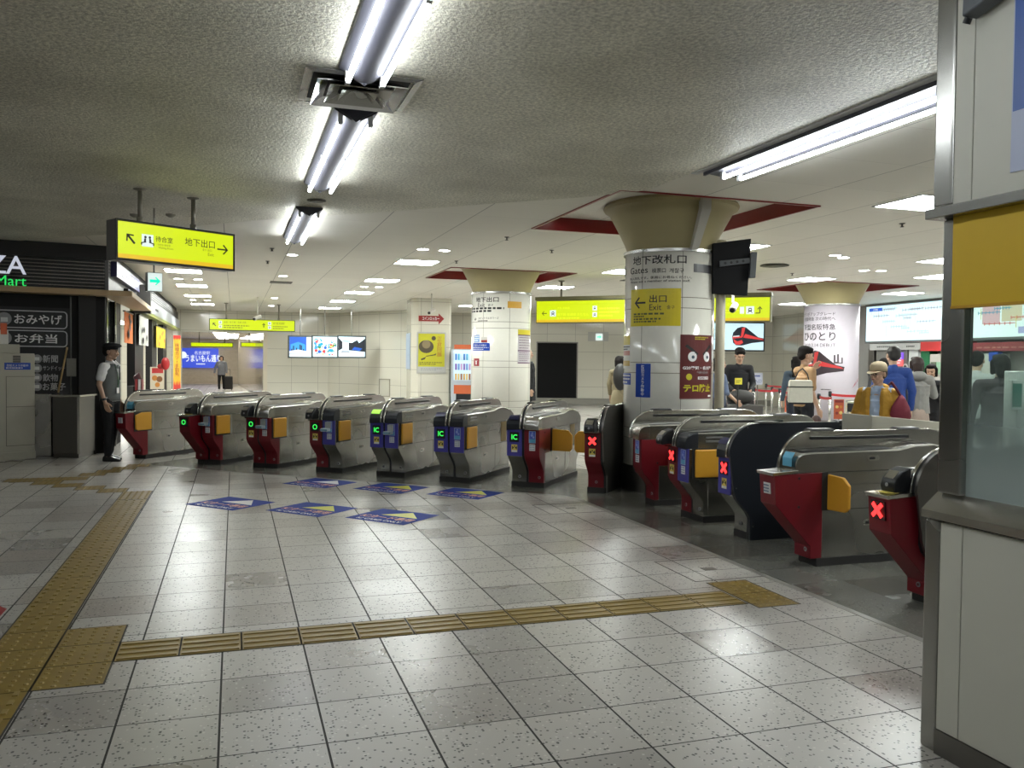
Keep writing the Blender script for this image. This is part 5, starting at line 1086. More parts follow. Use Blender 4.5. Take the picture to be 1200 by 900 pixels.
# side: a = distance beyond the corner
for a0_, a1_ in ((.0, .10), (1.1, 1.9), (4.15, 5.8), (7.9, 9.2), (11.3, 12.6)): obj('side_pillar', slab(MB(), SS, a0_, 0, a1_, 2.42, -.15, 0), SHB, shop)
obj('side_window', slab(MB(), SS, .10, .9, 1.1, 2.42, -.06, -.04), mat('dark_glass', (.03, .035, .03), .08), shop); obj('side_dado', slab(MB(), SS, .10, 0, 1.1, .9, -.1, 0), SHB, shop)
obj('window_frame', slab(MB(), SS, .08, .0, .12, 2.42, .0, .02), STEEL, shop); obj('window_frame', slab(MB(), SS, 1.08, .0, 1.14, 2.42, .0, .02), STEEL, shop)
obj('side_fascia', slab(MB(), SS, .0, 2.78, 17, 3.06, -.12, .05), SHS, shop); lv = MB()
for k in range(5): slab(lv, SS, .0, 2.80+k*.055, 17, 2.803+k*.055, .05, .06)
obj('side_fascia', slab(MB(), SS, 0, 2.5, 4.2, 2.78, -.12, .05), SHS, shop)
obj('side_fascia_line', lv, BLACKM, shop); obj('side_fascia_top', slab(MB(), SS, 0, 3.06, 17, CZ, -.3, 0), BLACKM, shop)
obj('lightbox_band', slab(MB(), SS, 4.2, 2.50, 17, 2.78, -.1, .10), mat('band_pale', (.28, .29, .30), .4, emit=(.55, .6, .62), k=.08), shop); obj('green_edge', slab(MB(), SS, 4.2, 2.42, 17, 2.50, -.1, .12), mat('edge_olive', (.22, .24, .05), .4), shop)
for a_ in (4.6, 7.5): bars(SS, a_, 2.58, a_+1.2, 2.7, 1, INK, shop, w=.105, name='band_lettering')
obj('black_end_box', slab(MB(), SS, 4.0, 2.38, 4.25, 2.95, .0, .30), BLACKM, shop)
sg = thing('shop_side_sign', 'white lettered dark sign box over the side front of the shop', 'sign', SS.P(2.2, 2.8, .1))
obj('sign_box', slab(MB(), SS, .25, 2.76, 3.6, 3.0, .05, .14), mat('sign_navy', (.02, .02, .09), .4), sg); text('KINTETSU PLAZA', SS, 1.9, 2.88, .11, MATS['letters_white'], sg, w=.145, width=2.9)
obj('lower_box', slab(MB(), SS, 1.9, 2.52, 3.4, 2.70, .05, .12), BLACKM, sg); text('FamilyMart', SS, 2.75, 2.61, .13, MATS['letters_green'], sg, bold=0, w=.125, width=1.1)
# interior
obj('interior_back', MB().box(-4.9, -4.8, 14.8, 31.8, 0, 2.6), mat('shop_white', (.7, .7, .66), .5), shop); obj('interior_ceiling', MB().box(-4.9, -2.0, 14.8, 31.8, 2.6, 2.65), MATS['shop_white'], shop)
obj('interior_light', MB().box(-3.6, -3.3, 15.5, 31, 2.58, 2.595), mat('shop_light', (1, 1, 1), .5, emit=(1, 1, .95), k=12), shop)
obj('interior_screen', MB().box(-2.75, -2.7, 16.0, 18.6, 0, 2.42), MATS['shop_white'], shop, label='pale inner partition')
def banner(a0_, a1_, z0, z1, m, label, w=.05, art=INK, n=1):
    t = thing('cloth_banner', label, 'banner', SS.P((a0_+a1_)/2, z0, w)); k = 9; mb = MB()
    mb.loft([[SS.P(a0_+(a1_-a0_)*i/k, z0, w+.015*math.sin(i*2.1)), SS.P(a0_+(a1_-a0_)*i/k, z1, w+.008*math.sin(i*2.1)), SS.P(a0_+(a1_-a0_)*i/k, z1, w+.008+.008*math.sin(i*2.1)), SS.P(a0_+(a1_-a0_)*i/k, z0, w+.008+.015*math.sin(i*2.1))] for i in range(k+1)]); obj('cloth', mb, m, t)
    rnd = random.Random(int(a0_*10)); mb = MB()
    for q_ in range(5): 
        ca, cb = rnd.uniform(a0_+.2*(a1_-a0_), a1_-.2*(a1_-a0_)), rnd.uniform(z0+.08, z1-.08); poly_on(mb, SS, [(ca-.12, cb), (ca-.03, cb+.07), (ca+.14, cb+.02), (ca+.04, cb-.06)], w+.026, w+.03)
    obj('brush_motif', mb, art, t); obj('rail', slab(MB(), SS, a0_-.03, z1, a1_+.03, z1+.02, w-.02, w+.02), BLACK, t); return t
banner(1.95, 3.2, 1.75, 2.30, mat('cloth_orange', (.62, .16, .03), .7), 'orange cloth banner hanging in the shop doorway behind the clerk')
banner(4.4, 6.3, 1.75, 2.36, mat('cloth_white', (.62, .62, .58), .7), 'white cloth banner with black brush marks on the shop side')
banner(8.4, 11.2, 1.75, 2.28, mat('cloth_yellow', (.66, .5, .02), .7), 'yellow cloth banner on the shop side beside the tall banner', art=mat('motif_red', (.5, .1, .03), .6))
nb_ = thing('nobori_banner', 'tall narrow yellow banner with red flames at the end of the shop', 'banner', SS.P(15.2, 0, .25)); SN = Pl((-1.9, 29.6, 0), (.7, .7, 0)); r = SN.rect(203, 393, 211.5, 457)
SN = Pl((-1.9, 29.6, 0), (1, .2, 0)); r = SN.rect(203, 393, 211.5, 457); obj('cloth', slab(MB(), SN, *r, 0, .02), mat('cloth_amber', (.70, .38, .02), .6), nb_)
for yb_, yt_ in ((r[1], r[1]+.3), (r[3]-.16, r[3])): 
    mb = MB(); n_ = 4; pts = [(r[0], yb_ if yb_ == r[1] else yt_), (r[2], yb_ if yb_ == r[1] else yt_)]
    top = [(r[2]-(r[2]-r[0])*i/(2*n_), (yt_ if i % 2 else (yb_+yt_)/2) if yb_ == r[1] else (yb_ if i % 2 else (yb_+yt_)/2)) for i in range(2*n_+1)]
    obj('flame_edge', poly_on(mb, SN, pts+top, .02, .025), mat('flame_red', (.5, .03, .02), .5), nb_)
text('味噌カツ・手羽先', SN, (r[0]+r[2])/2, (r[1]+r[3])/2+.1, (r[3]-r[1])*.6, mat('print_maroon', (.22, .03, .02), .5), nb_, vert=True, w=.03); obj('banner_pole', MB().cyl(SN.P(r[0]-.03, 0, 0), SN.P(r[0]-.03, r[3]+.05, 0), .015, 8), STEEL, nb_)
tag(obj('pillar_white', MB().box(-2.0, -1.86, 31.2, 31.95, 0, 2.42), mat('pillar_white', (.7, .69, .62), .4)), 'white pillar at the far end of the shop beside the tall banner', 'pillar')
fp = thing('menu_poster', 'colourful food poster on a stand beside the shop side front', 'poster', SS.P(8.0, 0, .4)); SP_ = Pl((-1.35, 20.8, 0), (.9, .43, 0)); r = SP_.rect(176, 430, 192, 456)
obj('poster_board', slab(MB(), SP_, *r, 0, .02), mat('poster_cream', (.62, .55, .42), .4), fp); a0, b0, a1, b1 = r; w_, h_ = a1-a0, b1-b0
obj('red_banner', slab(MB(), SP_, a0+w_*.1, b0+h_*.72, a1-w_*.08, b0+h_*.95, .02, .025), mat('food_red', (.5, .03, .03), .4), fp)
for fx, fy, rr_, m_ in ((.3, .5, .2, 'food_orange'), (.65, .45, .22, 'food_brown'), (.5, .2, .18, 'food_orange')): circle(mb := MB(), SP_, a0+w_*fx, b0+h_*fy, w_*rr_, .02, .026); obj('dish_picture', mb, mat(m_, (.55, .22, .04) if 'orange' in m_ else (.25, .1, .03), .4), fp)
obj('stand_leg', slab(MB(), SP_, a0+.05, 0, a0+.08, b0, 0, .02), BLACK, fp); obj('stand_leg', slab(MB(), SP_, a1-.08, 0, a1-.05, b0, 0, .02), BLACK, fp)
ms = thing('menu_stand', 'small dark menu stand with coloured leaflets behind the clerk', 'stand', (-1.5, 17.0, 0)); SQ_ = Pl((-1.5, 17.0, 0), (.9, .43, 0)); r = SQ_.rect(149, 436, 161, 458)
obj('stand_board', slab(MB(), SQ_, r[0], 0, r[2], r[3]-.25, 0, .3), BLACKM, ms); obj('menu_cover', poly_on(MB(), SQ_, [(r[0], r[3]-.08), (r[0]+(r[2]-r[0])*.5, r[3]), (r[2], r[1]+.1), (r[0]+.05, r[1]+.1)], .3, .33), mat('menu_maroon', (.09, .02, .025), .5), ms)
for k_, (m_, f) in enumerate(((mat('leaf_red', (.4, .04, .04), .5), .1), (WHITE, .4), (mat('leaf_pink', (.5, .2, .2), .5), .7))): obj('leaflet', slab(MB(), SQ_, r[0]+(r[2]-r[0])*f, r[1]+.02, r[0]+(r[2]-r[0])*(f+.22), r[1]+.22, .33, .35), m_, ms)
tag(obj('red_flower_tag', MB().ell((-1.42, 19.8, 1.36), (.09, .05, .14)).ell((-1.52, 19.85, 1.30), (.07, .04, .06)), MATS['food_red'], smooth=True), 'small red hanging ornament left of the food poster', 'ornament')
bpy.data.objects['red_flower_tag'].name = 'hanging_ornament'
# beige machine and steel counters in front of the shop
MC = Pl((-2.76, 13.87, 0), (.867, .498, 0)); mcn = thing('fare_machine', 'beige metal cabinet machine at the left frame edge with a small blue sticker', 'machine', MC.P(-.5, 0, -.2))
obj('cabinet', slab(MB(), MC, -1.1, .07, 0, 1.53, -.34, 0), BEIGE, mcn, bevel=.01); obj('cabinet_foot', slab(MB(), MC, -1.1, 0, .005, .11, -.34, .012), BEIGE, mcn, bevel=.006)
sm = MB()
for a0_, b0_, a1_, b1_ in ((-.38, .76, 0, .765), (-.38, .2, 0, .205), (-.38, .2, -.375, 1.2), (-.38, 1.195, 0, 1.2)): slab(sm, MC, a0_, b0_, a1_, b1_, 0, .002)
obj('panel_seam', sm, SEAM, mcn); vs = MB()
for k in range(4): slab(vs, MC, -.29, 1.40+k*.026, -.19, 1.418+k*.026, 0, .003)
obj('vent_slots', vs, SEAM, mcn); obj('blue_sticker', slab(MB(), MC, -.40, 1.295, -.06, 1.395, 0, .003), NB, mcn); text('防犯カメラ作動中', MC, -.23, 1.355, .035, WHITE, mcn, w=.005, width=.28); bars(MC, -.38, 1.305, -.08, 1.335, 1, WHITE, mcn, w=.005)
obj('top_box', slab(MB(), MC, -1.1, 1.53, -.18, 1.66, -.3, -.05), BEIGE, mcn, bevel=.008)
td = thing('leaflet_holder', 'small white unit with yellow and orange labels on top of the beige machine', 'holder', MC.P(-.6, 1.66, -.15)); obj('holder_body', slab(MB(), MC, -.9, 1.66, -.32, 1.86, -.25, -.08), MATS['paper_white'], td, bevel=.008)
obj('yellow_label', slab(MB(), MC, -.9, 1.662, -.66, 1.82, -.08, -.07), mat('label_yellow', (.65, .58, .05), .4), td); obj('orange_label', slab(MB(), MC, -.42, 1.80, -.34, 1.96, -.10, -.075), mat('label_orange', (.6, .1, .02), .4), td)
ct = thing('steel_counter', 'stainless steel counter box between the beige machine and the clerk', 'counter', (-2.3, 14.1, 0))
PC = [(-2.16, 13.74), (-2.02, 14.30), (-2.5, 14.22), (-2.54, 13.90)]
obj('counter_body', MB().pz(PC, .06, .90), DSTEEL, ct, bevel=.006); obj('counter_top', MB().pz([(-2.14, 13.71), (-1.99, 14.31), (-2.52, 14.24), (-2.57, 13.88)], .90, .93), STEELH, ct, bevel=.004); obj('counter_foot', MB().pz([(-2.17, 13.76), (-2.04, 14.28), (-2.5, 14.2), (-2.53, 13.92)], 0, .06), DSTEEL, ct)
obj('corner_edge', MB().box(-2.185, -2.155, 13.735, 13.765, .06, .90), STEELH, ct)
c2_ = tag(obj('steel_counter', MB().pz([(-2.60, 14.15), (-2.60, 14.24), (-3.0, 14.17), (-3.0, 14.09)], 0, .93), STEEL, bevel=.005), 'lower steel panel half hidden behind the beige machine', 'counter')
p0, p1 = SH.px(68, 464), SH.px(78, 410); bs = thing('broom', 'thin wooden stick leaning on the shop board behind the steel counter', 'broom', SH.P(p0[0]+.05, .93, .05)); obj('broom_handle', MB().cyl(SH.P(p0[0]-.0, .95, .10), SH.P(*p1, .05), .013, 10), mat('broom_wood', (.42, .28, .12), .5), bs, smooth=True)
obj('handle_tip', MB().cyl(SH.P(*p1, .05), SH.P(p1[0]+.006, p1[1]+.04, .046), .015, 10), mat('tip_tan', (.5, .36, .2), .5), bs)
bpy.data.objects.remove(c2_) if False else None

# ------------------------------------------------------------------ ticket hall at right: route maps and facade
RM = Pl((16.83, 19.44, 0), (-.06, -1, 0)); rq = lambda x, y: RM.px(x, y)
wallseg('wall_ticket_hall', tuple(RM.P(-2.1, 0, -.35)[:2]), tuple(RM.P(14, 0, -.35)[:2]), 0, CZ, mat('hall_grey', (.22, .21, .20), .45), label='grey ticket hall facade under the lit route maps')
def routemap(r, label, cols, face, seed):
    t = thing('route_map', label, 'route map', RM.P((r[0]+r[2])/2, r[1], 0)); a0, b0, a1, b1 = r; w_, h_ = a1-a0, b1-b0; rnd = random.Random(seed)
    obj('lightbox', slab(MB(), RM, a0-.06, b0-.06, a1+.06, b1+.06, -.25, 0), mat('lightbox_grey', (.12, .12, .12), .4), t); obj('lit_face', slab(MB(), RM, a0, b0, a1, b1, 0, .01), face, t)
    mbs = [(MB(), c) for c in cols]
    for k in range(22):
        mb, _ = mbs[k % len(mbs)]; x, y = a0+w_*rnd.uniform(.05, .7), b0+h_*rnd.uniform(.1, .9); l_ = w_*rnd.uniform(.08, .26)
        if k % 3 == 2: slab(mb, RM, x, y, x+.02, min(b1-.04, y+h_*.3), .01, .012)
        else: slab(mb, RM, x, y, min(x+l_, a1-.05), y+.018, .01, .012); [slab(mb, RM, x+l_*j/6, y-.03, x+l_*j/6+.02, y+.045, .01, .012) for j in range(6) if x+l_*j/6 < a1-.1]
    for mb, c in mbs: obj('route_lines', mb, c, t)
    return t
r1 = (rq(1015.5, 380)[0], (rq(1015.5, 400)[1]+rq(1096, 398)[1])/2, rq(1122, 380)[0], (rq(1015.5, 363.5)[1]+rq(1096, 349)[1])/2)
t = routemap(r1, 'large pale lit route map above the ticket hall entrance', (E_FNT, E_GREY, em('lit_sand', (.7, .65, .5))), GLOSSW, 3); obj('map_title', slab(MB(), RM, r1[0]+.12, r1[3]-.14, r1[0]+.65, r1[3]-.05, .01, .013), E_BLU, t); text('近鉄線', RM, r1[0]+.38, r1[3]-.095, .06, E_WHT, t, w=.016)
r2 = (rq(1137, 380)[0], rq(1170, 395)[1], rq(1137, 380)[0]+4.6, 3.05)
t = routemap(r2, 'second lit route map with pink and pastel fields, seen through the booth glass', (E_RED, E_TEAL, E_YEL), mat('map_pale', (.5, .55, .55), .3, emit=(.75, .85, .88), k=.55), 5)
for fx0, fx1, fy0, fy1, m_ in ((.08, .19, .35, 1, E_PINK), (.2, .32, .4, .9, em('lit_cream', (.85, .72, .5))), (.33, .48, .55, .95, em('lit_mint', (.4, .8, .7))), (.30, .46, .08, .25, em('lit_lav', (.5, .5, .85)))):
    obj('colour_field', slab(MB(), RM, r2[0]+(r2[2]-r2[0])*fx0, r2[1]+(r2[3]-r2[1])*fy0, r2[0]+(r2[2]-r2[0])*fx1, r2[1]+(r2[3]-r2[1])*fy1, .01, .0115), m_, t)
bd = thing('entrance_band', 'pale sign band with small lettering under the large route map', 'sign', RM.P(1, 2.0, 0)); a0, a1 = rq(1020, 405)[0], rq(1079, 405)[0]; bb, bt = rq(1050, 410)[1], rq(1050, 402.5)[1]
obj('band', slab(MB(), RM, a0, bb, a1, bt, -.3, .02), mat('band_white', (.45, .45, .44), .4), bd); bars(RM, a0+.3, bb+.05, a0+1.1, bt-.05, 1, INK, bd, w=.023); bars(RM, a1-.5, bb+.05, a1-.1, bt-.05, 1, INK, bd, w=.023)
obj('red_band', slab(MB(), RM, a1+.02, bb-.04, r1[2]+.3, bt+.02, -.3, .02), MATS['food_red'], bd)
a0, a1 = rq(1130, 405)[0], rq(1130, 405)[0]+4.8; b2 = thing('entrance_band', 'dark red sign band under the second route map, seen through the booth glass', 'sign', RM.P(a0+2, 2, 0)); obj('band', slab(MB(), RM, a0, 1.86, a1, 2.06, -.3, .02), mat('band_maroon', (.30, .03, .04), .4), b2); bars(RM, a0+.4, 1.9, a0+2.2, 1.98, 1, MATS['stk_rose'], b2, w=.023)
obj('blue_square', slab(MB(), RM, rq(1165, 410)[0]-.12, 1.62, rq(1165, 410)[0]+.14, 1.84, -.1, .03), NB, b2)
for x0_, x1_, m_, l, cat in ((1015.5, 1022, DSTEEL, 'dark steel post at the left of the ticket hall entrance', 'post'), (1025, 1037, mat('door_shade', (.17, .165, .155), .35), 'grey steel door panel left in the ticket hall entrance', 'door panel'), (1037, 1046, mat('door_pale', (.33, .33, .28), .4), 'pale olive door panel behind the man in blue', 'door panel'), (1050.5, 1061, MATS['door_shade'], 'grey steel panel right of the lit purple poster', 'door panel'),
                     (1063, 1074, mat('panel_white', (.55, .56, .55), .4), 'white panel behind the hooded visitor', 'panel'), (1077, 1086.5, mat('panel_green', (.01, .14, .05), .4), 'dark green panel beside the shelves', 'panel')):
    a0, a1 = rq(x0_, 420)[0], rq(x1_, 420)[0]; tag(obj('door_panel' if 'door' in l else 'wall_panel', slab(MB(), RM, a0, 0, a1, 1.97, -.3, -.05), m_, bevel=.01), l, cat)
a0, b0 = rq(1048, 429); a1, b1 = rq(1057.5, 413); pp = thing('lit_poster', 'small lit purple and red poster behind the man in blue', 'poster', RM.P(a0, b0, .05)); obj('upper_half', slab(MB(), RM, a0, (b0+b1)/2, a1, b1, -.04, 0), em('lit_purple', (.25, .1, .85)), pp); obj('lower_half', slab(MB(), RM, a0, b0, a1, (b0+b1)/2, -.04, 0), em('lit_coral', (.95, .15, .15)), pp); bars(RM, a0+.03, b0+.05, a1-.03, b1-.05, 4, E_WHT, pp, w=.006)
a_, b_ = rq(1059.5, 431); rb = thing('round_plate', 'round white door marking with two arrows', 'sign', RM.P(a_, b_, 0)); obj('plate', circle(MB(), RM, a_, b_, .11, -.05, -.03, k=.8), MATS['panel_white'], rb); obj('plate_arrow', poly_on(MB(), RM, [(a_-.06, b_+.02), (a_+.06, b_+.02), (a_, b_+.08)], -.03, -.025), SEAM, rb); obj('plate_arrow', poly_on(MB(), RM, [(a_-.06, b_-.02), (a_, b_-.08), (a_+.06, b_-.02)], -.03, -.025), SEAM, rb)
sv = thing('goods_shelf', 'bright shelf with packed goods at the right end of the ticket hall', 'shelf', RM.P(rq(1093, 420)[0], 0, .1)); a0 = rq(1088, 420)[0]
obj('shelf_case', slab(MB(), RM, a0, 0, a0+2.2, 1.80, -.3, -.05), mat('shelf_white', (.5, .48, .44), .4), sv)
rnd = random.Random(9)
for k in range(10):
    obj('packed_goods', slab(MB(), RM, a0+.1+.2*(k % 5), .8+.5*(k//5), a0+.26+.2*(k % 5), 1.1+.5*(k//5), -.05, .02), mat('goods_%d' % k, tuple(rnd.uniform(.05, .5) for _ in range(3)), .5), sv)
# white ticket machine seen through the glass
wm = thing('ticket_machine', 'pale ticket machine with a green screen, seen through the booth glass', 'ticket machine', (8.6, 7.6, 0)); WM = S_at((.8, -.6, 0), 7.4, 1195); qa, qb = WM.px(1181, 480), WM.px(1194, 445)
obj('machine_body', slab(MB(), WM, WM.px(1192, 450)[0], 0, WM.px(1192, 450)[0]+.9, WM.px(1192, 435)[1], -.5, 0), mat('machine_white', (.5, .52, .5), .4), wm, bevel=.01); obj('side_unit', slab(MB(), WM, qa[0], qa[1], WM.px(1196, 450)[0], qb[1], 0, .12), MATS['machine_white'], wm, bevel=.01)
obj('green_screen', slab(MB(), WM, WM.px(1183, 450)[0], WM.px(1183, 476)[1], WM.px(1193.5, 450)[0], WM.px(1183, 449)[1], .12, .125), mat('screen_teal', (.03, .16, .12), .3), wm)

# ------------------------------------------------------------------ queue barriers
def barrier(px_, dep, label, to=None, z=.93, sag=0., zt=None):
    p = D30(px_, dep); t = thing('queue_barrier', label, 'barrier', (p.x, p.y, 0), 0, 'steel queue barrier posts with red belts')
    obj('base', MB().lathe([(.17, 0), (.17, .012), (.03, .03)], (p.x, p.y, 0), 20), STEEL, t); obj('post', MB().lathe([(.027, .02), (.027, z)], (p.x, p.y, 0), 14), STEELH, t, smooth=True); obj('belt_head', MB().lathe([(.036, z-.08), (.036, z+.01), (.02, z+.02)], (p.x, p.y, 0), 14), BLACK, t, smooth=True)
    if to:
        q = D30(*to); d = (q-p); n = d.normalized().cross(Vector((0, 0, 1)))*.002; secs = []
        for i in range(9):
            f = i/8; c = p+d*f+Vector((0, 0, z-.07-sag*4*f*(1-f))); secs.append([c+n, c-n, c-n+Vector((0, 0, .05)), c+n+Vector((0, 0, .05))])
        obj('belt', MB().loft(secs), mat('belt_red', (.42, .015, .02), .5), t, label='red belt')
    return t
BR = [(854, 22, (872, 21), 'leftmost, before the man in black'), (872, 21, (884, 20.2), 'second from left, before the man in black'), (884, 20.2, (912, 19.6), 'third from left, beside the hanging bag'), (898, 24, (948, 23), 'farthest row, left one'), (905, 20.8, (918, 19.8), 'just left of the orange flyer'), (914, 19.4, (939, 17.4), 'beside the orange flyer'),
      (960, 16.2, (975, 15.6), 'right of the young man with the tote bag'), (973, 17.6, (1012, 17), 'before the wrapped column, left one'), (1007, 15.6, (1018, 15.4), 'before the wrapped column, right one'), (1060, 13.6, (1077, 12.3), 'behind the woman in the mustard coat'), (1077, 12.2, None, 'left of the booth, nearest'), (1074, 15.6, (1100, 15), 'left of the booth, farther')]
for a, b, c, l in BR: barrier(a, b, 'steel queue barrier post with red belt, '+l, c, sag=.02)
def flyer(px4, dep, label, m, art):
    S = S_at((.95, -.31, 0), dep, (px4[0]+px4[2])/2); r = S.rect(*px4); t = thing('flyer_stand', label, 'flyer', S.P((r[0]+r[2])/2, 0, 0)); obj('flyer_board', slab(MB(), S, *r, 0, .012), m, t); obj('stand_leg', slab(MB(), S, (r[0]+r[2])/2-.015, 0, (r[0]+r[2])/2+.015, r[1], 0, .012), STEEL, t)
    a0, b0, a1, b1 = r; w_, h_ = a1-a0, b1-b0
    for k, (f, g_, q) in enumerate(((.3, .62, .16), (.7, .62, .14), (.3, .3, .15), (.7, .32, .17))): circle(mb := MB(), S, a0+w_*f, b0+h_*g_, w_*q, .012, .015, 12); obj('picture', mb, art[k % len(art)], t)
    obj('title_band', slab(MB(), S, a0+w_*.08, b0+h_*.84, a1-w_*.08, b0+h_*.96, .012, .016), art[-1], t); obj('base', MB().lathe([(.12, 0), (.12, .012)], tuple(S.P((a0+a1)/2, 0, 0)), 14), STEEL, t)
AO, AY, AM = mat('art_orange', (.5, .2, .03), .4), mat('art_yellow', (.6, .48, .15), .4), mat('art_maroon', (.2, .03, .03), .4)
flyer((852, 459, 862.5, 477), 18.5, 'pink flyer on a stand behind the belt before the man in black', mat('flyer_pink', (.5, .18, .18), .4), (AO, AY, WHITE)); flyer((919.5, 464, 929.5, 483), 17, 'orange food flyer on a stand left of the young man', mat('flyer_orange', (.42, .09, .04), .4), (AY, AO, AM)); flyer((931, 468, 941, 486), 16.5, 'white flyer on a stand left of the young man', MATS['paper_white'], (AY, WHITE, AY))
flyer((977, 468, 988.5, 491), 13.8, 'orange food flyer on a stand before the wrapped column', mat('flyer_orange', (.42, .09, .04), .4), (AY, AO, AM)); flyer((990, 468, 1001, 490), 13.8, 'pale yellow flyer on a stand before the wrapped column', mat('flyer_cream', (.6, .56, .42), .4), (AY, AY, GREYP))
p = D30(1001.5, 12.5); kb = thing('stamp_box', 'small black box with a pale top standing behind the black clad gate', 'box', (p.x, p.y, 0)); obj('box_post', MB().cyl((p.x, p.y, 0), (p.x, p.y, .8), .04, 10), BLACKM, kb); obj('box_body', MB().box(p.x-.07, p.x+.07, p.y-.07, p.y+.07, .8, .93), BLACK, kb, bevel=.01); obj('box_top', MB().box(p.x-.07, p.x+.07, p.y-.07, p.y+.07, .932, .96), mat('box_lid', (.4, .42, .3), .4), kb, bevel=.008)  # lid paler than the box, no glow
# hanging bag and small notices at the counter of the man in black
p = D30(869, 14.4); cn = thing('service_counter', 'low counter with a black bag in front of the man in black', 'counter', (p.x, p.y, 0)); obj('counter_body', MB().box(p.x-.35, p.x+.3, p.y-.2, p.y+.2, 0, .80), mat('counter_dark', (.06, .055, .05), .5), cn, bevel=.01)
tag(obj('handbag', MB().ell((p.x-.05, p.y-.05, .93), (.26, .14, .13)), BLACKM, smooth=True), 'black soft bag lying before the man in black', 'bag')
S = S_at((.95, -.31, 0), 13.2, 865); r = S.rect(861, 443, 869.5, 450.5); tag(obj('yellow_sign', slab(MB(), S, *r, 0, .01), MATS['label_yellow']), 'small yellow notice held up before the man in black', 'notice'); bars(S, r[0]+.02, r[1]+.02, r[2]-.02, r[3]-.03, 2, INK, bpy.data.objects['yellow_sign'], w=.013)
p2_ = S.P((r[0]+r[2])/2, 0, -.02); obj('sign_post', MB().cyl((p2_.x, p2_.y, 0), (p2_.x, p2_.y, r[1]), .012, 8), BLACK, bpy.data.objects['yellow_sign'])
S = S_at((.95, -.31, 0), 20, 888); r = S.rect(882.5, 437, 893.5, 451); nt = thing('paper_notice', 'white notice with blue lettering on a stand behind the belts', 'notice', S.P((r[0]+r[2])/2, 0, 0)); obj('notice_sheet', slab(MB(), S, *r, 0, .01), mat('notice_pale', (.55, .58, .68), .4), nt); bars(S, r[0]+.03, r[1]+.18, r[2]-.03, r[3]-.04, 1, MATS['sticker_navy'], nt, w=.013, fill=.7); text('入口', S, (r[0]+r[2])/2, r[1]+.09, .08, MATS['sticker_navy'], nt, w=.013); obj('stand_pole', MB().cyl(S.P((r[0]+r[2])/2, 0, -.02), S.P((r[0]+r[2])/2, r[1]+.05, -.02), .015, 8), STEEL, nt)
p = D30(880, 20); sb = thing('standing_bag', 'small black case hung at a barrier post beside the white notice', 'bag', (p.x, p.y, 0)); obj('case_body', MB().box(p.x-.07, p.x+.07, p.y-.06, p.y+.06, .52, .82), BLACKM, sb, bevel=.03, seg=3); obj('case_pole', MB().cyl((p.x, p.y, 0), (p.x, p.y, .55), .015, 8), STEEL, sb)

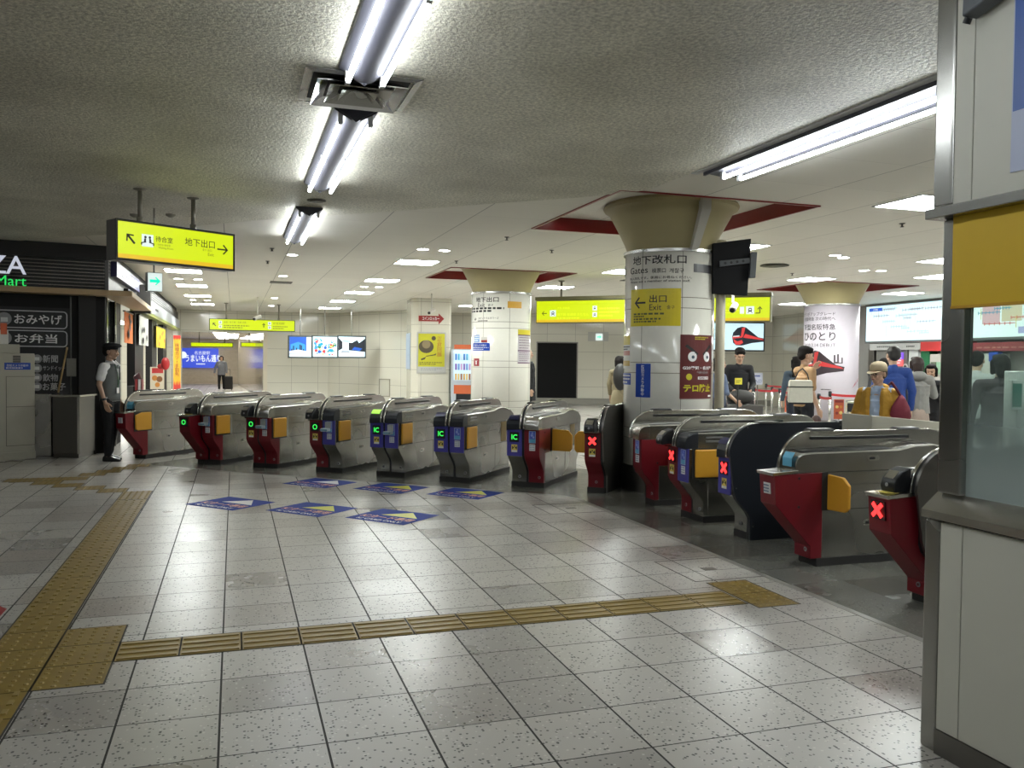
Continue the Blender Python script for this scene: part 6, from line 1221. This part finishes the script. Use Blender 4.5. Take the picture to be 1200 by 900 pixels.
# ------------------------------------------------------------------ people (local frame: +Y is where they face, +X their right)
def remesh(o, vs, sm=2, disp=0.):
    m = o.modifiers.new('fuse', 'REMESH'); m.mode = 'VOXEL'; m.voxel_size = vs; m.use_smooth_shade = True
    s_ = o.modifiers.new('relax', 'SMOOTH'); s_.factor = .5; s_.iterations = sm
    if disp:
        tx = bpy.data.textures.get('cloth_folds') or bpy.data.textures.new('cloth_folds', 'CLOUDS'); tx.noise_scale = .09; tx.noise_depth = 2
        d = o.modifiers.new('folds', 'DISPLACE'); d.texture = tx; d.strength = disp; d.mid_level = .5; d.texture_coords = 'LOCAL'
    return o
CM = {}
def cloth(h_):
    if h_ not in CM: CM[h_] = mat('cloth_'+h_, rgb(h_), .8, scale=30, noise=.18, bump=.12)
    return CM[h_]
def person(loc, az, H, label, top='333333', sleeve=1.0, legs='1a1a1c', shoes='101010', arms=None, hair='short', haircol=None, cap=None, skirt=None, coat=None, vest=None, head=(0, 0), lean=0., inner=None, hood=False, width=1.0, stance=.09, step=0., vs=.009, glasses=False, hem=None, puff=1.0):
    k = H/1.70; t = thing('person', label, 'person', (loc[0], loc[1], 0), -math.radians(az)); t.scale = (k, k, k)
    W = width; V = Vector
    hipz, shz = .90, 1.40
    def L(p, z0=.9): return V((p[0], p[1]+lean*max(0, p[2]-z0), p[2]))
    hips = [V((s*.088*W, 0, .88)) for s in (-1, 1)]; knees = [V((s*(stance+.005), .02+s*step*.5, .49)) for s in (-1, 1)]; ank = [V((s*stance*1.05, -.02+s*step, .085)) for s in (-1, 1)]
    sh = [L((s*.175*W, 0, 1.385)) for s in (-1, 1)]
    arms = arms or {}
    E = [V(arms.get('LR'[i], ((s*.235*W, -.02, 1.13), (s*.25*W, .04, .88)))[0]) for i, s in enumerate((-1, 1))]; Wr = [V(arms.get('LR'[i], ((s*.235*W, -.02, 1.13), (s*.25*W, .04, .88)))[1]) for i, s in enumerate((-1, 1))]
    neck = L((0, 0, 1.47)); hc = L((0, .015, 1.60)); ya, pi_ = math.radians(head[0]), math.radians(head[1])
    HR = (Matrix.Rotation(-ya, 3, 'Z')@Matrix.Rotation(pi_, 3, 'X')); hd = lambda x, y, z: hc+HR@V((x, y, z))
    b = MB()
    b.ell(L((0, 0, .93)), (.135*W, .09, .12)).ell(L((0, 0, 1.08)), (.118*W, .085, .18)).ell(L((0, .0, 1.25)), (.14*W, .09, .19)).cone(sh[0], .058, sh[1], .058).cone(L((0, -.01, 1.38)), .065, neck, .052).cone(neck, .052, hd(0, -.01, -.05), .05)
    for i, s in enumerate((-1, 1)):
        b.cone(hips[i], .078, knees[i], .052).cone(knees[i], .054, ank[i]+V((0, -.01, .18)), .05).cone(ank[i]+V((0, -.01, .18)), .045, ank[i], .036)
        b.cone(sh[i], .052, E[i], .038).cone(E[i], .037, Wr[i], .025)
        d = (Wr[i]-E[i]).normalized(); up = V((0, 0, 1)) if abs(d.z) < .8 else V((0, 1, 0)); sd_ = d.cross(up).normalized(); inn = -s*V((1, 0, 0)); n_ = d.cross(sd_).normalized()
        if n_.dot(V((0, 1, 0))) < 0: n_ = -n_
        # palm and five fingers, curled
        fan = (V((0, 1, 0))-d*d.y); fan = fan.normalized() if fan.length > .3 else sd_; pn = d.cross(fan).normalized(); pn = pn if pn.dot(inn) > 0 else -pn
        c = Wr[i]+d*.055; b.cone(Wr[i], .024, Wr[i]+d*.03, .026)
        for q in (-1.5, -.5, .5, 1.5): b.cone(Wr[i]+d*.02+fan*q*.010, .015, Wr[i]+d*.088+fan*q*.018, .0125, 8)
        for q, ln in ((-1.5, .055), (-.5, .070), (.5, .074), (1.5, .066)):
            p0 = Wr[i]+d*.09+fan*q*.0195; p1 = p0+d*ln*.45+pn*.006; p2 = p1+d*ln*.35+pn*.018; p3 = p2+d*ln*.18+pn*.018; b.cone(p0, .0095, p1, .009, 8).cone(p1, .009, p2, .0083, 8).cone(p2, .0083, p3, .0072, 8)
        p0 = Wr[i]+d*.03+fan*.022; p1 = p0+d*.03+fan*.028+pn*.012; p2 = p1+d*.03+fan*.008+pn*.014; b.cone(p0, .014, p1, .011, 8).cone(p1, .0108, p2, .0088, 8)
    # head
    b.ell(hd(0, -.012, .035), (.076, .094, .088), rot=HR).ell(hd(0, .030, -.010), (.064, .066, .082), rot=HR).ell(hd(0, .045, -.070), (.040, .040, .036), rot=HR).cone(hd(-.045, .0, -.06), .024, hd(0, .055, -.082), .022).cone(hd(.045, .0, -.06), .024, hd(0, .055, -.082), .022)
    b.cone(hd(0, .088, .018), .009, hd(0, .108, -.022), .014).ell(hd(0, .086, .034), (.045, .014, .012), rot=HR)
    for s in (-1, 1): b.ell(hd(s*.078, -.01, .0), (.012, .022, .032), rot=HR).ell(hd(s*.03, .085, -.018), (.02, .015, .016), rot=HR)
    b.ell(hd(0, .093, -.046), (.024, .012, .012), rot=HR)
    remesh(obj('body', b, SKIN, t, True), vs*.8, 1)
    obj('eyes', MB().ell(hd(-.031, .089, .010), (.013, .010, .006), 10, 6, HR).ell(hd(.031, .089, .010), (.013, .010, .006), 10, 6, HR), mat('eye_dark', (.02, .015, .012), .2), t, True, smooth=True)
    obj('eyebrows', MB().cone(hd(-.05, .086, .030), .004, hd(-.016, .096, .034), .005, 6).cone(hd(.05, .086, .030), .004, hd(.016, .096, .034), .005, 6), HAIRB, t, True)
    obj('lips', MB().ell(hd(0, .101, -.047), (.023, .008, .008), 10, 6, HR), mat('lips', (.30, .10, .08), .4), t, True, smooth=True)
    hm = HAIRB if not haircol else mat('hair_'+haircol, rgb(haircol), .5)
    if hair and not (cap and hair == 'none'):
        h = MB(); h.ell(hd(0, -.028, .052), (.088, .092, .083), rot=HR).ell(hd(0, -.055, .01), (.082, .065, .080), rot=HR)
        if hair == 'full': h.ell(hd(0, .045, .100), (.072, .052, .036), rot=HR).ell(hd(-.055, .03, .075), (.03, .05, .04), rot=HR).ell(hd(.055, .03, .075), (.03, .05, .04), rot=HR).ell(hd(0, -.02, .085), (.095, .10, .065), rot=HR)
        if hair in ('bob', 'long'):
            h.ell(hd(0, .035, .095), (.074, .055, .038), rot=HR)
            for s in (-1, 1): h.cone(hd(s*.075, -.01, .04), .032, hd(s*.078, -.01, -.075), .027)
            h.cone(hd(0, -.06, .02), .078, hd(0, -.07, -.07), .068)
        if hair == 'long': h.cone(hd(0, -.07, -.04), .080, hd(0, -.10, -.24), .075).cone(hd(-.06, -.05, -.05), .04, hd(-.07, -.06, -.26), .035).cone(hd(.06, -.05, -.05), .04, hd(.07, -.06, -.26), .035)
        remesh(obj('hair', h, hm, t, True), vs*.9, 2, .006)
    if cap == 'flat':
        c_ = MB().loft([[hd(r*math.cos(2*PI*i/24), -.005+r*1.12*math.sin(2*PI*i/24)+yo, z) for i in range(24)] for r, z, yo in ((.089, .040, 0), (.093, .068, 0), (.118, .086, .014), (.120, .102, .018), (.096, .128, .014), (.02, .143, .01))]); o = obj('cap', c_, cloth('15161a'), t, True, smooth=True)
        obj('cap_peak', MB().loft([[hd(.075*math.cos(a)*f, .035+.085*math.sin(a)*f+.0, .058-.016*f) for a in [PI*i/12 for i in range(13)]] for f in (1.0, .55)]), BLACK, o, True)
    if cap == 'ball':
        c_ = MB().loft([[hd(r*math.cos(2*PI*i/24), -.015+r*1.16*math.sin(2*PI*i/24), z) for i in range(24)] for r, z in ((.091, .038), (.094, .07), (.090, .105), (.072, .135), (.035, .152), (.005, .155))]); o = obj('cap', c_, cloth('a8987c'), t, True, smooth=True)
        pk = MB(); pk.loft([[hd(.078*math.cos(a), .052+yy_*math.sin(a), .045-dz*math.sin(a)) for a in [PI*i/12 for i in range(13)]] for yy_, dz in ((.115, .022), (.11, .028), (.03, .002), (.03, -.006))]); obj('cap_peak', pk, cloth('a8987c'), o, True)
    if glasses:
        g = MB()
        for s in (-1, 1): g.tube([hd(s*.033+.024*math.cos(a), .108, .006+.017*math.sin(a)) for a in [2*PI*i/12 for i in range(13)]], .0025, 6).tube([hd(s*.057, .106, .01), hd(s*.08, .0, .01)], .002, 6)
        obj('glasses', g.tube([hd(-.01, .11, .01), hd(.01, .11, .01)], .002, 6), BLACK, t, True)
    # garments
    g = MB(); z0 = hem or .88; bw = .165*W*puff
    g.ell(L((0, 0, 1.02)), (bw, .125*puff, .15)).ell(L((0, 0, 1.20)), (.168*W*puff, .125*puff, .2)).cone(sh[0]+V((.01, 0, 0)), .067*puff, sh[1]-V((.01, 0, 0)), .067*puff).cone(L((0, -.005, 1.40)), .075, L((0, -.005, 1.445)), .062)
    g.loft([[L((rx*math.cos(2*PI*i/20), ry*math.sin(2*PI*i/20), z)) for i in range(20)] for rx, ry, z in ((bw*1.06, .128*puff, z0), (bw, .125*puff, (z0+1.1)/2), (.155*W*puff, .118*puff, 1.12), (.165*W*puff, .12*puff, 1.3))])
    for i, s in enumerate((-1, 1)):
        f = min(1, sleeve*2); g.cone(sh[i], .066*puff, sh[i].lerp(E[i], f), (.056 if f == 1 else .062)*puff)
        if sleeve > .5: g.cone(E[i], .054*puff, E[i].lerp(Wr[i], (sleeve-.5)*2*.97), .040*puff)
    if hood: g.ell(L((0, -.10, 1.44)), (.12, .07, .075)).ell(L((0, -.03, 1.455)), (.1, .08, .04))
    remesh(obj('top', g, cloth(top), t, True), vs, 2, .010)
    if vest:
        g = MB().loft([[L((rx*math.cos(2*PI*i/28), ry*math.sin(2*PI*i/28), z)) for i in range(28)] for rx, ry, z in ((.172*W, .132, .885), (.166*W, .132, 1.0), (.163*W, .132, 1.12), (.174*W, .138, 1.25), (.150*W, .125, 1.36), (.10*W, .10, 1.43))]); o = obj('vest', g, cloth(vest), t, True, smooth=True)
        obj('vest_opening', MB().poly([L(p) for p in ((-.055, .140, 1.36), (.055, .140, 1.36), (0, .148, 1.17), (-.055, .120, 1.36), (.055, .120, 1.36), (0, .128, 1.17))], [[0, 1, 2], [5, 4, 3], [0, 3, 4, 1], [1, 4, 5, 2], [2, 5, 3, 0]]), cloth(top), o, True)
        obj('tie', MB().poly([L(p) for p in ((-.014, .15, 1.40), (.014, .15, 1.40), (.018, .155, 1.19), (-.018, .155, 1.19))], [[0, 1, 2, 3]]), cloth('1d2126'), o, True)
        for s in (-1, 1): obj('collar', MB().poly([L(p) for p in ((s*.005, .075, 1.47), (s*.055, .055, 1.485), (s*.06, .135, 1.405), (s*.02, .15, 1.42))], [[0, 1, 2, 3]]), cloth('e8e8e8'), t, True)
        obj('lanyard', MB().tube([L((.05, .10, 1.42)), L((.05, .148, 1.28)), L((.04, .145, 1.08))], .004, 6).tube([L((-.05, .10, 1.42)), L((0.0, .150, 1.25)), L((.04, .145, 1.08))], .004, 6), cloth('2d5c3a'), t, True); obj('name_badge', MB().box(.01, .07, .140, .146, 1.00, 1.08), WHITE, t, True)
    if coat:
        g = MB(); cz, col = coat
        for i, s in enumerate((-1, 1)):
            g.loft([[L((s*x, y, z)) for x, y in ((.035+op, .13*q), (.10*W, .155*q), (.185*W*q, .08), (.195*W*q, -.02), (.14*W, -.13*q), (0, -.145*q), (0, -.125*q), (.13*W, -.115*q), (.165*W*q, -.02), (.155*W*q, .07), (.09*W, .130*q), (.035+op, .115*q))] for z, q, op in ((cz, 1.12, .03), (.95, 1.04, .02), (1.12, 1.0, .02), (1.30, 1.0, .02), (1.40, .82, .02), (1.45, .62, .02))])
            g.cone(sh[i], .068, E[i], .056).cone(E[i], .055, E[i].lerp(Wr[i], .88), .042)
        g.ell(L((0, -.09, 1.45)), (.11, .06, .05)); remesh(obj('coat', g, cloth(col), t, True), vs, 2, .018)
    if skirt:
        zs, col = skirt; n = 40; mb = MB().loft([[V((r*(1+.05*math.sin(9*a)*f)*math.cos(a)*1.12*W, r*(1+.05*math.sin(9*a)*f)*math.sin(a), z)) for a in [2*PI*i/n for i in range(n)]] for r, z, f in ((.21, zs, 1), (.19, (zs+.9)/2, .8), (.155, .85, .3), (.125, 1.02, 0))]); obj('skirt', mb, cloth(col), t, True, smooth=True)
    else:
        g = MB().ell((0, 0, .93), (.150*W, .118, .12))
        for i in (0, 1): g.cone(hips[i], .098, knees[i], .070).cone(knees[i], .068, ank[i]+V((0, .0, .03)), .056)
        remesh(obj('trousers', g, cloth(legs), t, True), vs, 2, .014)
    for i, s in enumerate((-1, 1)):
        f = ank[i]; obj('shoe', MB().loft([[V((f.x+x*w_, f.y+y, z)) for x, z in ((-1, 0), (1, 0), (1, h1*.5), (.6, h1), (-.6, h1), (-1, h1*.5))] for y, w_, h1 in ((-.075, .025, .06), (-.05, .036, .085), (.02, .04, .09), (.09, .044, .06), (.15, .040, .045), (.185, .022, .03))]), mat('shoe_'+shoes, rgb(shoes), .35), t, True, bevel=.006)
    return t
def at(px_, dep): p = D30(px_, dep); return (p.x, p.y)
def hang(name, px_, dep, z, mb, m, label, cat, rz=0, **k):
    p = D30(px_, dep); t = thing(name, label, cat, (p.x, p.y, z), rz); obj(name+'_body' if name != 'suitcase' else 'shell', mb, m, t, True, **k); return t

clerk = person((-1.70, 13.36), 112, 1.66, 'uniformed clerk in grey vest, white shirt and black cap standing by the leftmost gate', top='dcdcdc', sleeve=.32, legs='121316', vest='6c706e', cap='flat', hair='short', arms={'L': ((-.24, -.06, 1.13), (-.235, .02, .87)), 'R': ((.235, -.03, 1.13), (.24, .06, .88))}, head=(-8, -3), stance=.10, step=.05, vs=.007)
obj('wrist_watch', MB().cyl((.238, .045, .925), (.243, .055, .895), .031, 12), BLACK, clerk, True)
lady = person(at(1029, 8.6), 236, 1.49, 'elderly woman in mustard coat, beige cap and glasses behind the gates', top='a3b4cc', sleeve=.04, legs='4a4a50', coat=(.62, 'a67c22'), inner=None, cap='ball', hair='short', haircol='3a2c24', glasses=True, head=(18, -4), arms={'R': ((.235, .03, 1.12), (.06, .23, 1.06)), 'L': ((-.235, .03, 1.12), (-.03, .235, 1.03))}, width=.95, vs=.008)
bag = hang('shoulder_bag', 1056, 8.45, .90, MB().loft([[(rx*math.cos(2*PI*i/20), ry*math.sin(2*PI*i/20), z) for i in range(20)] for rx, ry, z in ((.05, .04, .0), (.10, .06, .02), (.12, .075, .09), (.10, .06, .18), (.05, .04, .26), (.015, .02, .30))]), cloth('6b1a2c'), 'dark red shoulder bag hanging on the woman in the mustard coat', 'bag', smooth=True)
obj('bag_strap', MB().tube([D30(1056, 8.45)+Vector((0, 0, 1.19)), D30(1050, 8.42)+Vector((0, 0, 1.27)), D30(1045, 8.44)+Vector((0, 0, 1.325)), D30(1042, 8.6)+Vector((0, 0, 1.30))], .013, 8), cloth('5a1624'), bag)
young = person(at(942.5, 12.2), 96, 1.72, 'young man in tan and white shirt with hand at his chin, seen from the side', top='a8845e', sleeve=.42, legs='15181f', hair='full', arms={'R': ((.235, -.02, 1.11), (.26, .06, .87)), 'L': ((-.22, .14, 1.16), (-.10, .20, 1.40))}, head=(10, -6), vs=.009)
obj('shirt_front', MB().ell((0, .055, 1.24), (.150, .085, .17)).ell((0, .06, 1.05), (.145, .085, .13)), cloth('e6e6e2'), young, True, smooth=True)
tb_ = hang('tote_bag', 938, 11.85, .94, MB().loft([[(-.17+t_, -.05, z), (.17-t_, -.05, z), (.17-t_, .05, z), (-.17+t_, .05, z)] for t_, z in ((.02, 0), (0, .05), (.01, .30), (.02, .34))]), cloth('c9c6b8'), 'large white canvas tote bag with black trim hung on the young man', 'bag', rz=-.35, bevel=.02)
obj('bag_trim', MB().box(-.172, .172, -.056, .056, .0, .025).box(-.168, .168, -.056, .056, .235, .25), cloth('17171a'), tb_, True); obj('bag_strap', MB().tube([(-.09, 0, .33), (-.02, .03, .46), (.05, .08, .50), (.10, .03, .43), (.12, 0, .33)], .009, 8), cloth('1b1c20'), tb_, True)
tag(obj('small_handbag', MB().ell(tuple(D30(957.5, 11.9)+Vector((0, 0, .70))), (.07, .07, .09)), mat('bag_brown', (.05, .02, .015), .4), smooth=True), 'small dark brown handbag right of the young man', 'bag')
person(at(865, 15.2), 200, 1.74, 'man in a black sweater with bowed head standing behind the low counter', top='16171c', sleeve=1.0, legs='15151a', hair='full', head=(0, -24), lean=.10, arms={'R': ((.25, .03, 1.12), (.15, .26, 1.0)), 'L': ((-.25, .03, 1.12), (-.15, .26, 1.0))}, width=1.05)
person(at(933, 15.6), 20, 1.62, 'long haired woman in a denim jacket seen from behind', top='3d4b58', sleeve=1.0, legs='1c2230', hair='long', arms={})
person(at(842, 13.6), 100, 1.58, 'woman in a navy white dotted dress, half hidden by the column pipe', top='55617a', sleeve=.6, hair='bob', skirt=(.35, '161c2c'), arms={'R': ((.23, .05, 1.12), (.22, .22, .98))})
person(at(1046, 11.6), 15, 1.73, 'man in a blue sweater seen from behind by the ticket hall', top='1f3f84', sleeve=1.0, legs='14161c', hair='short', haircol='1d1a19', width=1.12, arms={})
person(at(1074, 11.9), 25, 1.60, 'woman in a grey hooded top and long beige skirt, seen from behind', top='8d8c88', sleeve=1.0, skirt=(.12, 'a8968a'), hair='bob', haircol='2b1b16', hood=True, width=1.05, puff=1.1, arms={'R': ((.28, .08, 1.15), (.26, .30, 1.20))})
person(at(1091, 13.0), 235, 1.50, 'short dark haired woman in black at the edge of the booth', top='121216', sleeve=.9, legs='121216', hair='bob', head=(0, -15), arms={'R': ((.25, .06, 1.12), (.16, .26, 1.2)), 'L': ((-.25, .06, 1.12), (-.1, .27, 1.22))})
person(at(1035, 14.5), 30, 1.60, 'person of whom only dark hair shows, left of the man in blue', top='3a3a3c', sleeve=1.0, hair='short', arms={})
person(at(617.5, 18.6), 100, 1.76, 'person in a long black coat mostly hidden behind the middle column', top='0e0e10', sleeve=1.0, legs='0d0d0f', coat=(.62, '0e0e10'), hair='short', arms={'R': ((.30, -.02, 1.12), (.33, .02, .88))}, width=1.3)
person(at(725.5, 16.5), 60, 1.60, 'woman in a brown dotted dress at the left edge of the nearest column', top='8c8064', sleeve=.9, skirt=(.25, '8c8064'), hair='bob', arms={})
p = D30(727, 16.2); tag(obj('backpack', MB().ell((p.x, p.y, 1.22), (.15, .12, .26)), BLACKM, smooth=True), 'black backpack on the woman in the dotted dress', 'bag')
far = person(at(259.5, 39), 190, 1.58, 'distant woman in a grey sweatshirt walking out of the corridor', top='767a82', sleeve=1.0, legs='101013', shoes='c8c8c8', hair='bob', hem=.78, step=.1, puff=1.12, arms={'R': ((.30, .0, 1.12), (.32, .06, .88))})
sc = hang('suitcase', 267.5, 39.3, 0, MB().box(-.2, .2, -.13, .13, .06, .66), BLACKM, 'black wheeled suitcase pulled by the distant woman', 'suitcase', bevel=.04); obj('pull_handle', MB().tube([(-.08, 0, .66), (-.08, 0, .98), (.08, 0, .98), (.08, 0, .66)], .012, 6), DSTEEL, sc, True)
for x in (-.15, .15): obj('wheel', MB().cyl((x-.02, 0, .035), (x+.02, 0, .035), .035, 12), BLACK, sc, True)
person(at(1144, 10.4), 60, 1.66, 'visitor in a white shirt with a dark strap, seen through the booth glass', top='c4c6c6', sleeve=.8, legs='2a2a2e', hair='short', arms={})
person(at(1172, 8.9), 30, 1.60, 'dark haired visitor in dark floral clothes seen through the booth glass', top='2c2226', sleeve=1.0, legs='1c1a20', hair='bob', width=1.2, arms={})
